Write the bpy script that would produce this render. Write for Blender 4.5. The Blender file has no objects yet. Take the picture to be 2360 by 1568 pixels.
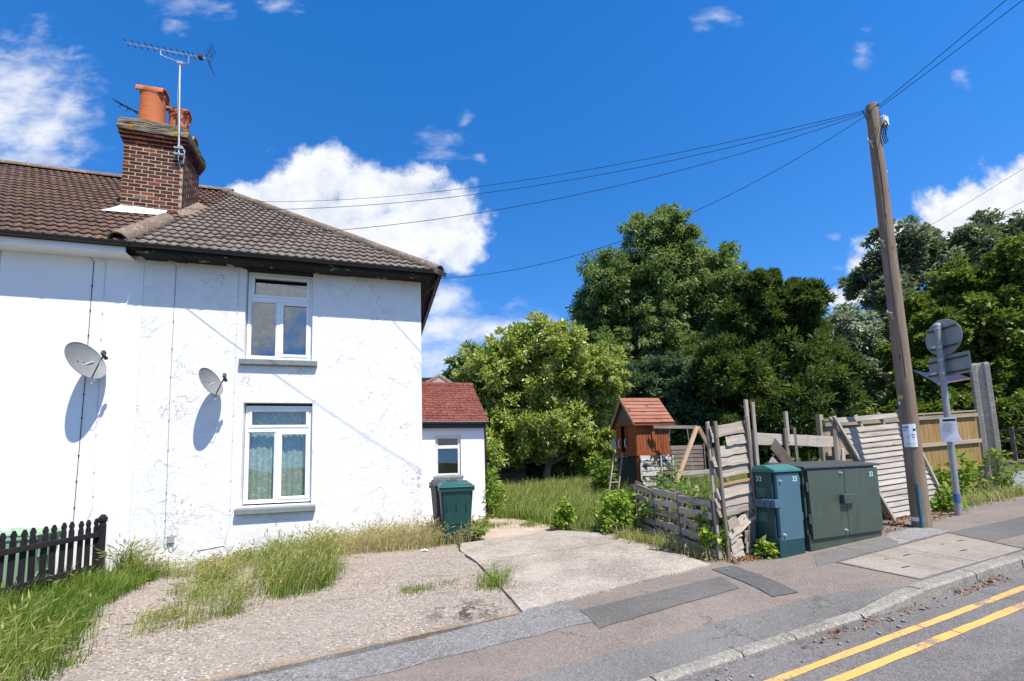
import bpy, bmesh, math, random
import numpy as np
from mathutils import Vector, Matrix

random.seed(7)
rng = np.random.default_rng(11)
SC = bpy.context.scene
COL = SC.collection
R = math.radians
RA_ = R(22.5)

# ---------------------------------------------------------------- camera
EYE = Vector((0.0, 0.0, 1.5))
PITCH, ROLL = R(5.9), R(-1.7)
cp, sp, cr, sr = math.cos(PITCH), math.sin(PITCH), math.cos(ROLL), math.sin(ROLL)
cam_data = bpy.data.cameras.new('camera')
cam_data.sensor_width = 36.0
cam_data.lens = 1040 / 2360 * 36
cam_data.shift_y = 169 / 2360
cam_data.clip_start, cam_data.clip_end = 0.05, 3000
cam = bpy.data.objects.new('camera', cam_data)
right, up, fwd = Vector((cr, -sr * sp, sr * cp)), Vector((-sr, -cr * sp, cr * cp)), Vector((0, cp, sp))
M = Matrix.Identity(4)
for i in range(3):
    M[i][0], M[i][1], M[i][2], M[i][3] = right[i], up[i], -fwd[i], EYE[i]
cam.matrix_world = M
COL.objects.link(cam)
SC.camera = cam

# ---------------------------------------------------------------- sun, sky, exposure
SUN_AZ, SUN_EL = R(-50.8), R(60)          # direction towards the sun in the ground plan, counted from +X
SUNV = Vector((math.cos(SUN_AZ) * math.cos(SUN_EL), math.sin(SUN_AZ) * math.cos(SUN_EL), math.sin(SUN_EL)))
sd = bpy.data.lights.new('sun', 'SUN')
sd.energy, sd.angle, sd.color = 5.0, R(0.53), (1.0, 0.925, 0.82)
sun = bpy.data.objects.new('sun', sd)
sun.rotation_mode = 'QUATERNION'
sun.rotation_quaternion = SUNV.to_track_quat('Z', 'Y')
sun.location = (6, -8, 20)
COL.objects.link(sun)

SC.view_settings.view_transform = 'Standard'
SC.view_settings.look = 'None'
SC.view_settings.gamma = 1.0
SC.view_settings.exposure = 0.64
SC.cycles.use_denoising = True
SC.cycles.max_bounces = 8
SC.cycles.transparent_max_bounces = 12
SC.cycles.caustics_reflective = False
SC.cycles.caustics_refractive = False

CUM = [(-0.565, 0.63, 0.112, 0.043), (-0.474, 0.644, 0.102, 0.104), (-0.413, 0.685, 0.082, 0.066), (-0.311, 0.628, 0.122, 0.087), (-0.209, 0.625, 0.081, 0.081), (-0.158, 0.569, 0.111, 0.097), (-0.27, 0.53, 0.192, 0.08), (-0.119, 0.494, 0.07, 0.063), (-0.412, 0.567, 0.152, 0.075), (1.176, 0.549, 0.131, 0.103), (1.041, 0.521, 0.11, 0.081), (0.924, 0.472, 0.09, 0.069), (0.837, 0.412, 0.06, 0.058), (1.236, 0.612, 0.091, 0.066), (0.78, 0.342, 0.059, 0.026)]
SOFT = [(-1.179, 0.899, 0.168, 0.174), (-1.11, 0.818, 0.135, 0.125), (-1.165, 0.731, 0.186, 0.067), (-1.052, 0.872, 0.063, 0.068), (-0.141, 0.37, 0.07, 0.052), (-0.044, 0.296, 0.177, 0.051), (-0.173, 0.23, 0.118, 0.05), (-0.172, 0.3, 0.118, 0.061), (0.065, 0.308, 0.069, 0.03)]
WISP = [(0.872, 0.964, 0.04, 0.07), (-0.146, 0.754, 0.082, 0.067), (-0.093, 0.808, 0.036, 0.034), (1.104, 0.887, 0.036, 0.032), (-0.771, 1.134, 0.139, 0.054), (-0.547, 1.131, 0.064, 0.042), (-0.801, 1.076, 0.048, 0.035), (0.76, 0.491, 0.024, 0.013), (0.538, 1.062, 0.074, 0.047), (0.758, 0.415, 0.05, 0.019), (-0.054, 0.718, 0.026, 0.022)]

world = bpy.data.worlds.new('World')
SC.world = world
world.use_nodes = True
world.cycles.sampling_method = 'MANUAL'
world.cycles.sample_map_resolution = 256


class NT:
    """small helper round a node tree"""
    def __init__(s, tree):
        s.t = tree
        tree.nodes.clear()

    def n(s, typ, _p=None, **inp):
        nd = s.t.nodes.new(typ)
        for k, v in (_p or {}).items():
            setattr(nd, k, v)
        for k, v in inp.items():
            key = int(k[1:]) if k[0] == 'i' and k[1:].isdigit() else k.replace('_', ' ')
            s.set(nd.inputs[key], v)
        return nd

    def set(s, sock, v):
        if isinstance(v, bpy.types.NodeSocket):
            s.t.links.new(v, sock)
        else:
            sock.default_value = v

    def math(s, op, a, b=0.0, c=0.0, clamp=False):
        return s.n('ShaderNodeMath', dict(operation=op, use_clamp=clamp), i0=a, i1=b, i2=c).outputs[0]

    def vec(s, op, a, b=(0, 0, 0)):
        nd = s.n('ShaderNodeVectorMath', dict(operation=op), i0=a, i1=b)
        return nd.outputs['Value'] if op in ('LENGTH', 'DOT_PRODUCT', 'DISTANCE') else nd.outputs[0]

    def scale(s, a, f):
        nd = s.n('ShaderNodeVectorMath', dict(operation='SCALE'), i0=a)
        s.set(nd.inputs['Scale'], f)
        return nd.outputs[0]

    def noise(s, vec, scale=5.0, detail=4.0, rough=0.55, dist=0.0, color=False):
        nd = s.n('ShaderNodeTexNoise', None, Vector=vec, Scale=scale, Detail=detail, Roughness=rough, Distortion=dist)
        return nd.outputs['Color' if color else 'Fac']

    def voro(s, vec, scale=5.0, feature='F1', out='Distance', rand=1.0):
        nd = s.n('ShaderNodeTexVoronoi', dict(feature=feature), Vector=vec, Scale=scale, Randomness=rand)
        return nd.outputs[out]

    def step(s, v, lo, hi, a=0.0, b=1.0):
        nd = s.n('ShaderNodeMapRange', dict(interpolation_type='SMOOTHSTEP'), Value=v)
        for i, x in ((1, lo), (2, hi), (3, a), (4, b)):
            s.set(nd.inputs[i], x)
        return nd.outputs[0]

    def ramp(s, fac, stops, interp='LINEAR'):
        nd = s.n('ShaderNodeValToRGB', None, Fac=fac)
        cr_ = nd.color_ramp
        cr_.interpolation = interp
        while len(cr_.elements) < len(stops):
            cr_.elements.new(0.5)
        for el, (p_, c_) in zip(cr_.elements, stops):
            el.position = p_
            el.color = (*c_, 1) if len(c_) == 3 else c_
        return nd.outputs[0]

    def mix(s, f, a, b, mode='MIX'):
        nd = s.n('ShaderNodeMix', dict(data_type='RGBA', blend_type=mode))
        fix = lambda c: (*c, 1) if isinstance(c, tuple) and len(c) == 3 else c
        s.set(nd.inputs[0], f)
        s.set(nd.inputs[6], fix(a))
        s.set(nd.inputs[7], fix(b))
        return nd.outputs[2]

    def map(s, vec, scale=(1, 1, 1), loc=(0, 0, 0), rot=(0, 0, 0)):
        return s.n('ShaderNodeMapping', None, Vector=vec, Scale=scale, Location=loc, Rotation=rot).outputs[0]


def build_world():
    w = NT(world.node_tree)
    out = w.n('ShaderNodeOutputWorld')
    bg = w.n('ShaderNodeBackground', None, Strength=0.1)
    w.t.links.new(bg.outputs[0], out.inputs[0])
    sky = w.n('ShaderNodeTexSky', dict(sky_type='NISHITA', sun_disc=False, sun_elevation=SUN_EL,
                                       sun_rotation=math.atan2(SUNV.x, SUNV.y), altitude=0, air_density=1.0,
                                       dust_density=0.1, ozone_density=1.3))
    d = w.n('ShaderNodeTexCoord').outputs['Generated']
    sep = w.n('ShaderNodeSeparateXYZ', None, Vector=d)
    # clear summer air: the deep blue reaches low, with only a thin pale band at the horizon
    lift = w.math('ADD', w.math('MULTIPLY', w.math('MAXIMUM', sep.outputs[2], 0.0), 0.8), 0.15)
    w.set(sky.inputs[0], w.vec('NORMALIZE', w.n('ShaderNodeCombineXYZ', None, X=sep.outputs[0], Y=sep.outputs[1], Z=lift).outputs[0]))
    hs = w.n('ShaderNodeHueSaturation', None, Hue=0.508, Saturation=1.42, Value=1.52, Color=sky.outputs[0]).outputs[0]
    dy = w.math('MAXIMUM', sep.outputs[1], 0.05)
    px, pz = w.math('DIVIDE', sep.outputs[0], dy), w.math('DIVIDE', sep.outputs[2], dy)
    p = w.n('ShaderNodeCombineXYZ', None, X=px, Y=pz, Z=0.0).outputs[0]
    wob = w.scale(w.vec('SUBTRACT', w.noise(p, 9, 5, 0.6, color=True), (0.5, 0.5, 0.5)), 0.07)
    pw = w.vec('ADD', p, wob)

    def field(blobs):
        f = None
        for cx, cz, rx, rz in blobs:
            v = w.vec('LENGTH', w.vec('MULTIPLY', w.vec('SUBTRACT', pw, (cx, cz, 0)), (1 / rx, 1 / rz, 0)))
            f = v if f is None else w.n('ShaderNodeMath', dict(operation='SMOOTH_MIN'), i0=f, i1=v, i2=0.25).outputs[0]
        return w.math('SUBTRACT', 1.0, f)
    nz = w.noise(p, 13, 8, 0.62)
    nz2 = w.noise(w.map(p, (1.0, 2.0, 1.0), rot=(0, 0, 0.5)), 13, 7, 0.58, 0.25)
    billow = w.voro(w.vec('ADD', p, w.scale(wob, 0.6)), 17, 'SMOOTH_F1')
    cum = w.step(w.math('ADD', field(CUM), w.math('MULTIPLY', w.math('SUBTRACT', w.math('SUBTRACT', nz, 0.35), w.math('MULTIPLY', billow, 0.35)), 1.5)), -0.16, 0.46)
    soft = w.step(w.math('ADD', field(SOFT), w.math('MULTIPLY', w.math('SUBTRACT', nz2, 0.55), 1.9)), -0.35, 1.1, 0.0, 0.88)
    wisp = w.step(w.math('ADD', field(WISP), w.math('MULTIPLY', w.math('SUBTRACT', nz2, 0.56), 2.6)), 0.0, 1.3, 0.0, 0.42)
    front = w.step(sep.outputs[1], 0.08, 0.2)
    dens = w.math('MULTIPLY', w.math('MAXIMUM', w.math('MAXIMUM', cum, soft), wisp), front)
    # the same scattered cumulus carries on over the rest of the sky
    inview = w.math('MULTIPLY', w.math('MULTIPLY', front, w.step(w.math('ABSOLUTE', px), 1.35, 1.6, 1.0, 0.0)), w.step(pz, 1.25, 1.5, 1.0, 0.0))
    gen = w.step(w.math('ADD', w.noise(w.map(d, (1, 1, 1.6)), 2.6, 3, 0.5), w.math('MULTIPLY', w.math('SUBTRACT', w.noise(d, 12, 7, 0.62), 0.5), 0.35)), 0.55, 0.66)
    gen = w.math('MULTIPLY', gen, w.math('SUBTRACT', 1.0, inview))
    dens = w.math('MAXIMUM', dens, gen)
    dens = w.math('MULTIPLY', dens, w.step(sep.outputs[2], -0.02, 0.05))
    shade = w.math('ADD', w.math('MULTIPLY', w.noise(w.map(p, loc=(0.01, 0.025, 0)), 7, 6, 0.55), 0.6), w.math('MULTIPLY', nz, 0.4))
    ccol = w.ramp(shade, [(0.38, (4.4, 4.8, 5.7)), (0.50, (5.9, 6.15, 6.6)), (0.62, (6.9, 6.95, 7.1))])
    col = w.mix(dens, hs, ccol)
    w.set(bg.inputs['Color'], col)


build_world()

# ---------------------------------------------------------------- material helpers
MATS = {}


class Mat(NT):
    def __init__(s, name):
        s.m = bpy.data.materials.new(name)
        s.m.use_nodes = True
        super().__init__(s.m.node_tree)
        s.out = s.n('ShaderNodeOutputMaterial')
        s.b = s.n('ShaderNodeBsdfPrincipled')
        s.t.links.new(s.b.outputs[0], s.out.inputs[0])
        s.tc = s.n('ShaderNodeTexCoord')
        s.o = s.tc.outputs['Object']
        s.rnd = s.n('ShaderNodeObjectInfo').outputs['Random']
        MATS[name] = s.m

    def done(s, color, rough=0.8, height=None, strength=0.4, dist=0.01, metal=0.0, spec=0.3, **kw):
        fix = lambda c: (*c, 1) if isinstance(c, tuple) and len(c) == 3 else c
        s.set(s.b.inputs['Base Color'], fix(color))
        s.set(s.b.inputs['Roughness'], rough)
        s.set(s.b.inputs['Metallic'], metal)
        s.set(s.b.inputs['Specular IOR Level'], spec)
        for k, v in kw.items():
            s.set(s.b.inputs[k.replace('_', ' ')], v)
        if height is not None:
            nb = s.n('ShaderNodeBump', None, Strength=strength, Distance=dist, Height=height)
            s.t.links.new(nb.outputs[0], s.b.inputs['Normal'])
        return s.m

    def jit(s, k=37.0):
        """object coordinates shifted by the object's own random number"""
        return s.vec('ADD', s.o, s.n('ShaderNodeCombineXYZ', None, X=s.math('MULTIPLY', s.rnd, k), Y=s.math('MULTIPLY', s.rnd, k * 1.7), Z=s.math('MULTIPLY', s.rnd, k * 0.6)).outputs[0])


def wood(name, stops, grain=1.0, rough=0.85, vary=0.35, bump=0.5, stain=None):
    m = Mat(name)
    v = m.jit()
    g = m.noise(m.map(v, (1.6 * grain, 28 * grain, 28 * grain)), 1.6, 6, 0.65, 0.4)
    big = m.noise(m.map(v, (1.2, 3, 3)), 1.3, 3, 0.5)
    f = m.math('ADD', m.math('MULTIPLY', g, 0.7), m.math('MULTIPLY', big, 0.3))
    f = m.math('ADD', f, m.math('MULTIPLY', m.math('SUBTRACT', m.rnd, 0.5), vary * 0.5))
    c = m.ramp(f, stops)
    kn = m.voro(m.map(v, (2.2, 7, 7)), 1.0)
    c = m.mix(m.step(kn, 0.05, 0.13, 0.65, 0.0), c, tuple(x * 0.45 for x in stops[0][1]))
    if stain:
        c = m.mix(m.step(m.noise(v, 3.0, 5, 0.6), stain[0], stain[1]), c, stain[2])
    return m.done(c, rough, g, bump, 0.006, spec=0.15)


def plain(name, color, rough=0.5, spec=0.4, metal=0.0, dirt=0.25, bump=0.0, scale=6.0, **kw):
    m = Mat(name)
    nz = m.noise(m.o, scale, 6, 0.6)
    c = m.mix(m.step(nz, 0.35, 0.75, 0.0, dirt), color, tuple(x * 0.45 for x in color))
    if dirt >= 0.2:                                   # scuffs, streaks and dust
        sc_ = m.step(m.noise(m.map(m.o, (1, 1, 0.35)), scale * 5, 6, 0.72), 0.60, 0.68, 0.0, 0.30)
        c = m.mix(sc_, c, tuple(min(0.8, x * 1.5 + 0.03) for x in color))
    return m.done(c, rough, m.noise(m.o, scale * 8, 4, 0.6) if bump else None, bump, 0.004, metal, spec, **kw)


def build_materials():
    # --- rendered walls
    m = Mat('white_render_rough')
    o = m.o
    n1, n2, n3 = m.noise(o, 5, 6, 0.6), m.noise(o, 38, 5, 0.65), m.noise(m.map(o, (1, 1, 3.5)), 16, 5, 0.6, 0.8)
    warp = m.vec('ADD', o, m.scale(m.vec('SUBTRACT', m.noise(o, 3.5, 5, 0.7, color=True), (0.5, 0.5, 0.5)), 0.55))
    crk = m.voro(warp, 1.7, 'DISTANCE_TO_EDGE')
    crk = m.math('MULTIPLY', m.step(crk, 0.0, 0.012, 1.0, 0.0), m.step(m.noise(o, 1.3, 2, 0.5), 0.5, 0.58))
    flake = m.step(m.noise(m.map(o, (1, 1, 1.6)), 4.2, 7, 0.7, 1.0), 0.60, 0.66)
    blot = None
    for (x, y, z, r_) in ((-5.77, 7.67, 2.55, 0.34), (-2.07, 8.78, 2.2, 0.20), (-5.6, 7.72, 0.9, 0.3), (-1.95, 8.8, 1.2, 0.35)):
        d_ = m.step(m.vec('DISTANCE', o, (x, y, z)), r_ * 0.35, r_, 1.0, 0.0)
        blot = d_ if blot is None else m.math('MAXIMUM', blot, d_)
    bare = m.math('MULTIPLY', m.step(m.noise(o, 17, 6, 0.72), 0.53, 0.60), blot)
    c = m.mix(m.step(n1, 0.40, 0.75, 0.0, 0.35), (0.745, 0.74, 0.73), (0.54, 0.535, 0.53))
    sx = m.n('ShaderNodeSeparateXYZ', None, Vector=o)
    zone = m.math('ADD', m.math('MULTIPLY', m.step(sx.outputs[0], -3.4, -2.6), m.step(sx.outputs[2], 4.6, 2.4)), m.math('MULTIPLY', m.step(sx.outputs[0], -4.9, -5.6), m.step(sx.outputs[2], 4.2, 2.6)), clamp=True)
    zone = m.math('ADD', m.math('MULTIPLY', zone, 0.75), 0.25)
    c = m.mix(m.math('MULTIPLY', m.math('MULTIPLY', flake, 0.5), zone), c, (0.38, 0.37, 0.36))
    fine = m.math('MULTIPLY', m.step(m.noise(o, 24, 6, 0.75), 0.54, 0.62), m.step(m.noise(o, 2.1, 4, 0.6), 0.46, 0.60))
    c = m.mix(m.math('MULTIPLY', m.math('MULTIPLY', fine, 0.45), zone), c, (0.34, 0.33, 0.32))
    c = m.mix(m.math('MULTIPLY', m.step(m.noise(m.map(o, (9, 9, 0.55)), 1.6, 5, 0.6), 0.58, 0.74), 0.14), c, (0.45, 0.44, 0.43))
    c = m.mix(m.math('MULTIPLY', crk, 0.36), c, (0.32, 0.30, 0.29))
    c = m.mix(m.math('MULTIPLY', bare, 0.8), c, (0.38, 0.29, 0.24))
    sepz = m.n('ShaderNodeSeparateXYZ', None, Vector=o).outputs[2]
    low = m.math('MULTIPLY', m.step(sepz, 0.0, 0.55, 1.0, 0.0), m.step(m.noise(o, 6, 5, 0.65), 0.45, 0.62))
    c = m.mix(m.math('MULTIPLY', low, 0.5), c, (0.40, 0.36, 0.31))
    h = m.math('ADD', m.math('MULTIPLY', n2, 0.5), m.math('ADD', m.math('MULTIPLY', n3, 0.7), m.math('MULTIPLY', flake, -0.35)))
    h = m.math('SUBTRACT', h, m.math('MULTIPLY', crk, 0.7))
    m.done(c, 0.9, h, 0.8, 0.010, spec=0.1)

    m = Mat('white_render_smooth')
    n1 = m.noise(m.o, 2.2, 5, 0.6)
    c = m.mix(m.step(n1, 0.42, 0.8, 0.0, 0.18), (0.74, 0.74, 0.74), (0.60, 0.60, 0.60))
    m.done(c, 0.85, m.math('ADD', m.noise(m.o, 14, 4, 0.6), m.math('MULTIPLY', m.noise(m.o, 2.5, 2, 0.5), 2.0)), 0.25, 0.01, spec=0.12)

    # --- roof tiles
    def tiles(name, a, b, pale, lichen, l_amt):
        m = Mat(name)
        g = m.n('ShaderNodeNewGeometry').outputs['Position']
        n1 = m.noise(g, 2.0, 4, 0.6)
        c = m.mix(n1, a, b)
        c = m.mix(m.math('MULTIPLY', m.rnd, 0.55), c, tuple(x * 0.5 for x in a))
        c = m.mix(m.step(m.noise(g, 19, 5, 0.7), 0.50, 0.62, 0.0, 0.55), c, pale)
        c = m.mix(m.step(m.noise(g, 33, 4, 0.7), 0.55, 0.66, 0.0, 0.7), c, tuple(x * 0.35 for x in a))
        li = m.math('MULTIPLY', m.step(m.noise(g, 2.7, 3, 0.6), 0.52, 0.66), m.step(m.noise(g, 24, 5, 0.7), 0.5, 0.6))
        c = m.mix(m.math('MULTIPLY', li, l_amt), c, lichen)
        m.done(c, 0.9, m.noise(g, 60, 4, 0.7), 0.5, 0.006, spec=0.12)
    tiles('tile_grey_brown', (0.150, 0.118, 0.100), (0.205, 0.172, 0.150), (0.34, 0.31, 0.28), (0.36, 0.29, 0.15), 0.45)
    tiles('tile_brown', (0.104, 0.068, 0.053), (0.150, 0.102, 0.082), (0.22, 0.16, 0.13), (0.42, 0.20, 0.055), 0.75)
    tiles('tile_red', (0.135, 0.040, 0.033), (0.190, 0.062, 0.050), (0.34, 0.17, 0.13), (0.30, 0.13, 0.10), 0.3)
    tiles('tile_hip', (0.165, 0.120, 0.092), (0.230, 0.180, 0.140), (0.40, 0.34, 0.28), (0.36, 0.25, 0.10), 0.55)
    tiles('tile_far', (0.30, 0.23, 0.20), (0.36, 0.29, 0.26), (0.42, 0.37, 0.33), (0.34, 0.25, 0.18), 0.3)
    plain('roof_underlay', (0.03, 0.026, 0.024), 0.95, 0.05)

    # --- brick
    m = Mat('chimney_brick')
    g = m.n('ShaderNodeNewGeometry').outputs['Position']
    c = m.ramp(m.rnd, [(0.0, (0.060, 0.022, 0.017)), (0.3, (0.095, 0.034, 0.024)), (0.62, (0.140, 0.048, 0.031)), (0.85, (0.215, 0.070, 0.042)), (0.96, (0.17, 0.15, 0.135)), (1.0, (0.24, 0.22, 0.20))], 'CONSTANT')
    c = m.mix(m.step(m.noise(g, 28, 5, 0.7), 0.42, 0.68, 0.0, 0.6), c, (0.045, 0.022, 0.018))
    m.done(c, 0.9, m.noise(g, 55, 5, 0.7), 0.6, 0.006, spec=0.1)
    plain('mortar', (0.44, 0.37, 0.26), 0.95, 0.1, dirt=0.5, bump=0.5)
    m = Mat('chimney_cap')
    c = m.mix(m.noise(m.o, 7, 5, 0.65), (0.10, 0.075, 0.055), (0.30, 0.27, 0.21))
    c = m.mix(m.step(m.noise(m.o, 5, 5, 0.6), 0.54, 0.62), c, (0.36, 0.22, 0.03))
    m.done(c, 0.95, m.noise(m.o, 26, 6, 0.7), 0.9, 0.02, spec=0.1)
    m = Mat('terracotta')
    c = m.mix(m.step(m.noise(m.map(m.o, (1, 1, 5)), 5, 5, 0.6), 0.4, 0.7), (0.46, 0.145, 0.055), (0.36, 0.100, 0.042))
    c = m.mix(m.step(m.rnd, 0.55, 0.56, 0.0, 0.35), c, (0.30, 0.06, 0.04))
    m.done(c, 0.8, m.noise(m.o, 30, 4, 0.6), 0.25, 0.005, spec=0.2)

    # --- frames, plastic, metal, paint
    plain('upvc_white', (0.80, 0.81, 0.82), 0.35, 0.4, dirt=0.10)
    plain('old_white_paint', (0.72, 0.72, 0.70), 0.6, 0.3, dirt=0.45, bump=0.3)
    plain('black_plastic', (0.018, 0.018, 0.020), 0.42, 0.4, dirt=0.2)
    m = Mat('peeling_black_timber')
    c = m.mix(m.step(m.noise(m.map(m.o, (1, 1, 5)), 4.5, 5, 0.6), 0.62, 0.64), (0.016, 0.014, 0.013), (0.34, 0.28, 0.21))
    m.done(c, 0.75, m.noise(m.o, 20, 4, 0.6), 0.4, 0.01)
    m = Mat('sill_grey')
    c = m.mix(m.noise(m.o, 14, 5, 0.7), (0.105, 0.125, 0.125), (0.25, 0.28, 0.275))
    m.done(c, 0.75, m.noise(m.o, 30, 5, 0.7), 0.6, 0.01, spec=0.2)
    plain('dish_grey', (0.185, 0.20, 0.205), 0.55, 0.3, dirt=0.25)
    plain('galvanised', (0.46, 0.47, 0.47), 0.45, 0.5, 0.6, dirt=0.3)
    plain('aluminium', (0.55, 0.56, 0.58), 0.35, 0.5, 0.8, dirt=0.2)
    plain('dark_metal', (0.06, 0.06, 0.065), 0.5, 0.4, 0.3)
    plain('sign_back', (0.30, 0.335, 0.325), 0.55, 0.4, 0.2, dirt=0.35)
    plain('sign_post_grey', (0.31, 0.32, 0.315), 0.45, 0.5, 0.35, dirt=0.3)
    plain('blue_band', (0.045, 0.13, 0.36), 0.45, 0.4)
    plain('blue_cloth', (0.012, 0.016, 0.050), 0.7, 0.2)
    plain('white_paper', (0.78, 0.80, 0.82), 0.6, 0.2, dirt=0.06)
    plain('black_ink', (0.03, 0.03, 0.035), 0.6, 0.2)
    plain('blue_ink', (0.10, 0.30, 0.52), 0.6, 0.2)
    plain('white_stencil', (0.66, 0.76, 0.80), 0.6, 0.2, dirt=0.45, scale=40)
    plain('cable_black', (0.02, 0.02, 0.022), 0.5, 0.3)
    plain('cable_grey', (0.32, 0.32, 0.33), 0.5, 0.3)
    plain('cable_white', (0.62, 0.63, 0.64), 0.5, 0.3)
    plain('cabinet_green', (0.052, 0.076, 0.055), 0.42, 0.4, dirt=0.30, scale=3)
    plain('cabinet_top', (0.050, 0.055, 0.056), 0.5, 0.4, dirt=0.25)
    plain('cabinet_blue_green', (0.012, 0.052, 0.058), 0.42, 0.4, dirt=0.25, scale=3)
    plain('cabinet_blue_door', (0.055, 0.125, 0.165), 0.42, 0.4, dirt=0.22, scale=3)
    plain('cabinet_label', (0.045, 0.115, 0.110), 0.5, 0.3)
    plain('cabinet_teal_top', (0.040, 0.150, 0.135), 0.5, 0.4, dirt=0.2)
    plain('bin_green', (0.008, 0.058, 0.050), 0.45, 0.4, dirt=0.25, bump=0.1)
    plain('bin_lid_green', (0.018, 0.095, 0.088), 0.45, 0.4, dirt=0.25)
    plain('bin_black', (0.035, 0.040, 0.042), 0.5, 0.35, dirt=0.3, bump=0.1)
    plain('bin_pale_green', (0.23, 0.36, 0.24), 0.55, 0.3, dirt=0.2)
    plain('rubber', (0.015, 0.015, 0.016), 0.8, 0.2)
    plain('plastic_yellow', (0.55, 0.36, 0.10), 0.5, 0.3)
    plain('plastic_white', (0.75, 0.76, 0.78), 0.4, 0.4, dirt=0.1)
    plain('plastic_red', (0.32, 0.07, 0.05), 0.5, 0.3)
    plain('green_tarp', (0.016, 0.030, 0.022), 0.7, 0.2)
    plain('interior_dark', (0.020, 0.021, 0.022), 0.9, 0.1)
    plain('interior_pale', (0.45, 0.46, 0.44), 0.8, 0.2)
    plain('lead_white', (0.62, 0.63, 0.62), 0.6, 0.3, dirt=0.35, bump=0.4, scale=9)
    plain('junction_grey', (0.33, 0.35, 0.36), 0.5, 0.3)

    for gname, refl in (('window_glass', 0.07), ('window_glass_bright', 0.17)):
        m = Mat(gname)
        m.t.nodes.remove(m.b)
        tr = m.n('ShaderNodeBsdfTransparent', None, Color=(0.80, 0.84, 0.84, 1))
        gl = m.n('ShaderNodeBsdfGlossy', None, Color=(0.92, 0.96, 1, 1), Roughness=0.015)
        fr = m.n('ShaderNodeLayerWeight', None, Blend=0.5)
        nb = m.n('ShaderNodeBump', None, Strength=0.06, Distance=0.02, Height=m.noise(m.o, 2.5, 2, 0.5))
        m.t.links.new(nb.outputs[0], gl.inputs['Normal'])
        fac = m.math('ADD', m.math('MULTIPLY', m.math('POWER', fr.outputs['Facing'], 4.0), 0.6), refl, clamp=True)
        mx = m.n('ShaderNodeMixShader', None, i0=fac, i1=tr.outputs[0], i2=gl.outputs[0])
        m.t.links.new(mx.outputs[0], m.out.inputs[0])

    m = Mat('lace_curtain')
    v = m.map(m.o, (1, 1, 1))
    sw = m.voro(m.vec('ADD', v, m.scale(m.noise(v, 9, 3, 0.6, color=True), 0.10)), 7.5, 'DISTANCE_TO_EDGE')
    lines = m.math('MULTIPLY', m.step(sw, 0.03, 0.06, 1.0, 0.0), m.step(m.noise(v, 7, 2, 0.5), 0.45, 0.52))
    c = m.mix(lines, (0.50, 0.56, 0.48), (0.72, 0.77, 0.68))
    c = m.mix(m.step(m.voro(v, 11, 'F1'), 0.16, 0.2, 0.6, 0.0), c, (0.22, 0.26, 0.23))
    m.done(c, 0.9, spec=0.05)

    # --- ground
    def asphalt(name, base, specks, sp_scale=120.0, amt=0.5, dark=0.5):
        m = Mat(name)
        o = m.o
        big = m.noise(o, 0.9, 5, 0.6)
        cell = m.voro(o, sp_scale, 'F1', 'Color')
        cv = m.n('ShaderNodeSeparateColor', None, Color=cell).outputs[0]
        c = m.mix(m.step(big, 0.3, 0.72), tuple(x * 0.86 for x in base), tuple(x * 1.14 for x in base))
        c = m.mix(m.step(cv, 0.62, 0.98, 0.0, amt), c, specks)
        c = m.mix(m.step(cv, 0.35, 0.05, 0.0, dark), c, tuple(x * 0.42 for x in base))
        st = m.step(m.noise(o, 3.3, 6, 0.65), 0.56, 0.72, 0.0, 0.4)
        c = m.mix(st, c, tuple(x * 0.6 for x in base))
        c = m.mix(m.step(m.noise(m.map(o, (1, 3.5, 1), rot=(0, 0, -RA_)), 1.3, 6, 0.65), 0.52, 0.70, 0.0, 0.45), c, tuple(x * 1.28 for x in base))
        wv = m.vec('ADD', o, m.scale(m.vec('SUBTRACT', m.noise(o, 4, 5, 0.7, color=True), (0.5, 0.5, 0.5)), 0.5))
        ck = m.math('MULTIPLY', m.step(m.voro(wv, 0.75, 'DISTANCE_TO_EDGE'), 0.0, 0.010, 1.0, 0.0), m.step(m.noise(o, 0.7, 2, 0.5), 0.50, 0.56))
        c = m.mix(m.math('MULTIPLY', ck, 0.7), c, tuple(x * 0.3 for x in base))
        m.done(c, 0.9, m.math('ADD', m.voro(o, sp_scale, 'F1'), m.math('MULTIPLY', m.noise(o, 30, 4, 0.6), 0.7)), 0.55, 0.008, spec=0.2)
    asphalt('road_asphalt', (0.146, 0.138, 0.134), (0.24, 0.228, 0.215), 90, 0.45, 0.45)
    asphalt('pavement_pink', (0.188, 0.160, 0.138), (0.30, 0.255, 0.220), 105, 0.5, 0.4)
    asphalt('pavement_grey', (0.152, 0.147, 0.138), (0.24, 0.232, 0.218), 105, 0.45, 0.4)
    asphalt('pavement_light', (0.178, 0.174, 0.168), (0.33, 0.325, 0.315), 80, 0.6, 0.55)
    asphalt('pavement_dark', (0.122, 0.117, 0.109), (0.20, 0.19, 0.178), 105, 0.45, 0.4)
    asphalt('trench_dark', (0.098, 0.100, 0.096), (0.155, 0.158, 0.15), 95, 0.4, 0.4)
    asphalt('far_asphalt', (0.22, 0.22, 0.225), (0.30, 0.29, 0.28), 40, 0.3)
    m = Mat('exposed_aggregate')
    o = m.o
    cell = m.voro(o, 50, 'F1', 'Color')
    sc = m.n('ShaderNodeSeparateColor', None, Color=cell)
    st = m.ramp(sc.outputs[0], [(0.0, (0.12, 0.09, 0.07)), (0.2, (0.26, 0.205, 0.155)), (0.42, (0.36, 0.30, 0.24)), (0.68, (0.42, 0.30, 0.21)), (0.82, (0.50, 0.46, 0.40)), (0.94, (0.64, 0.60, 0.54))], 'CONSTANT')
    dist = m.voro(o, 50, 'F1')
    c = m.mix(m.step(dist, 0.40, 0.60), st, (0.27, 0.235, 0.20))
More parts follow.
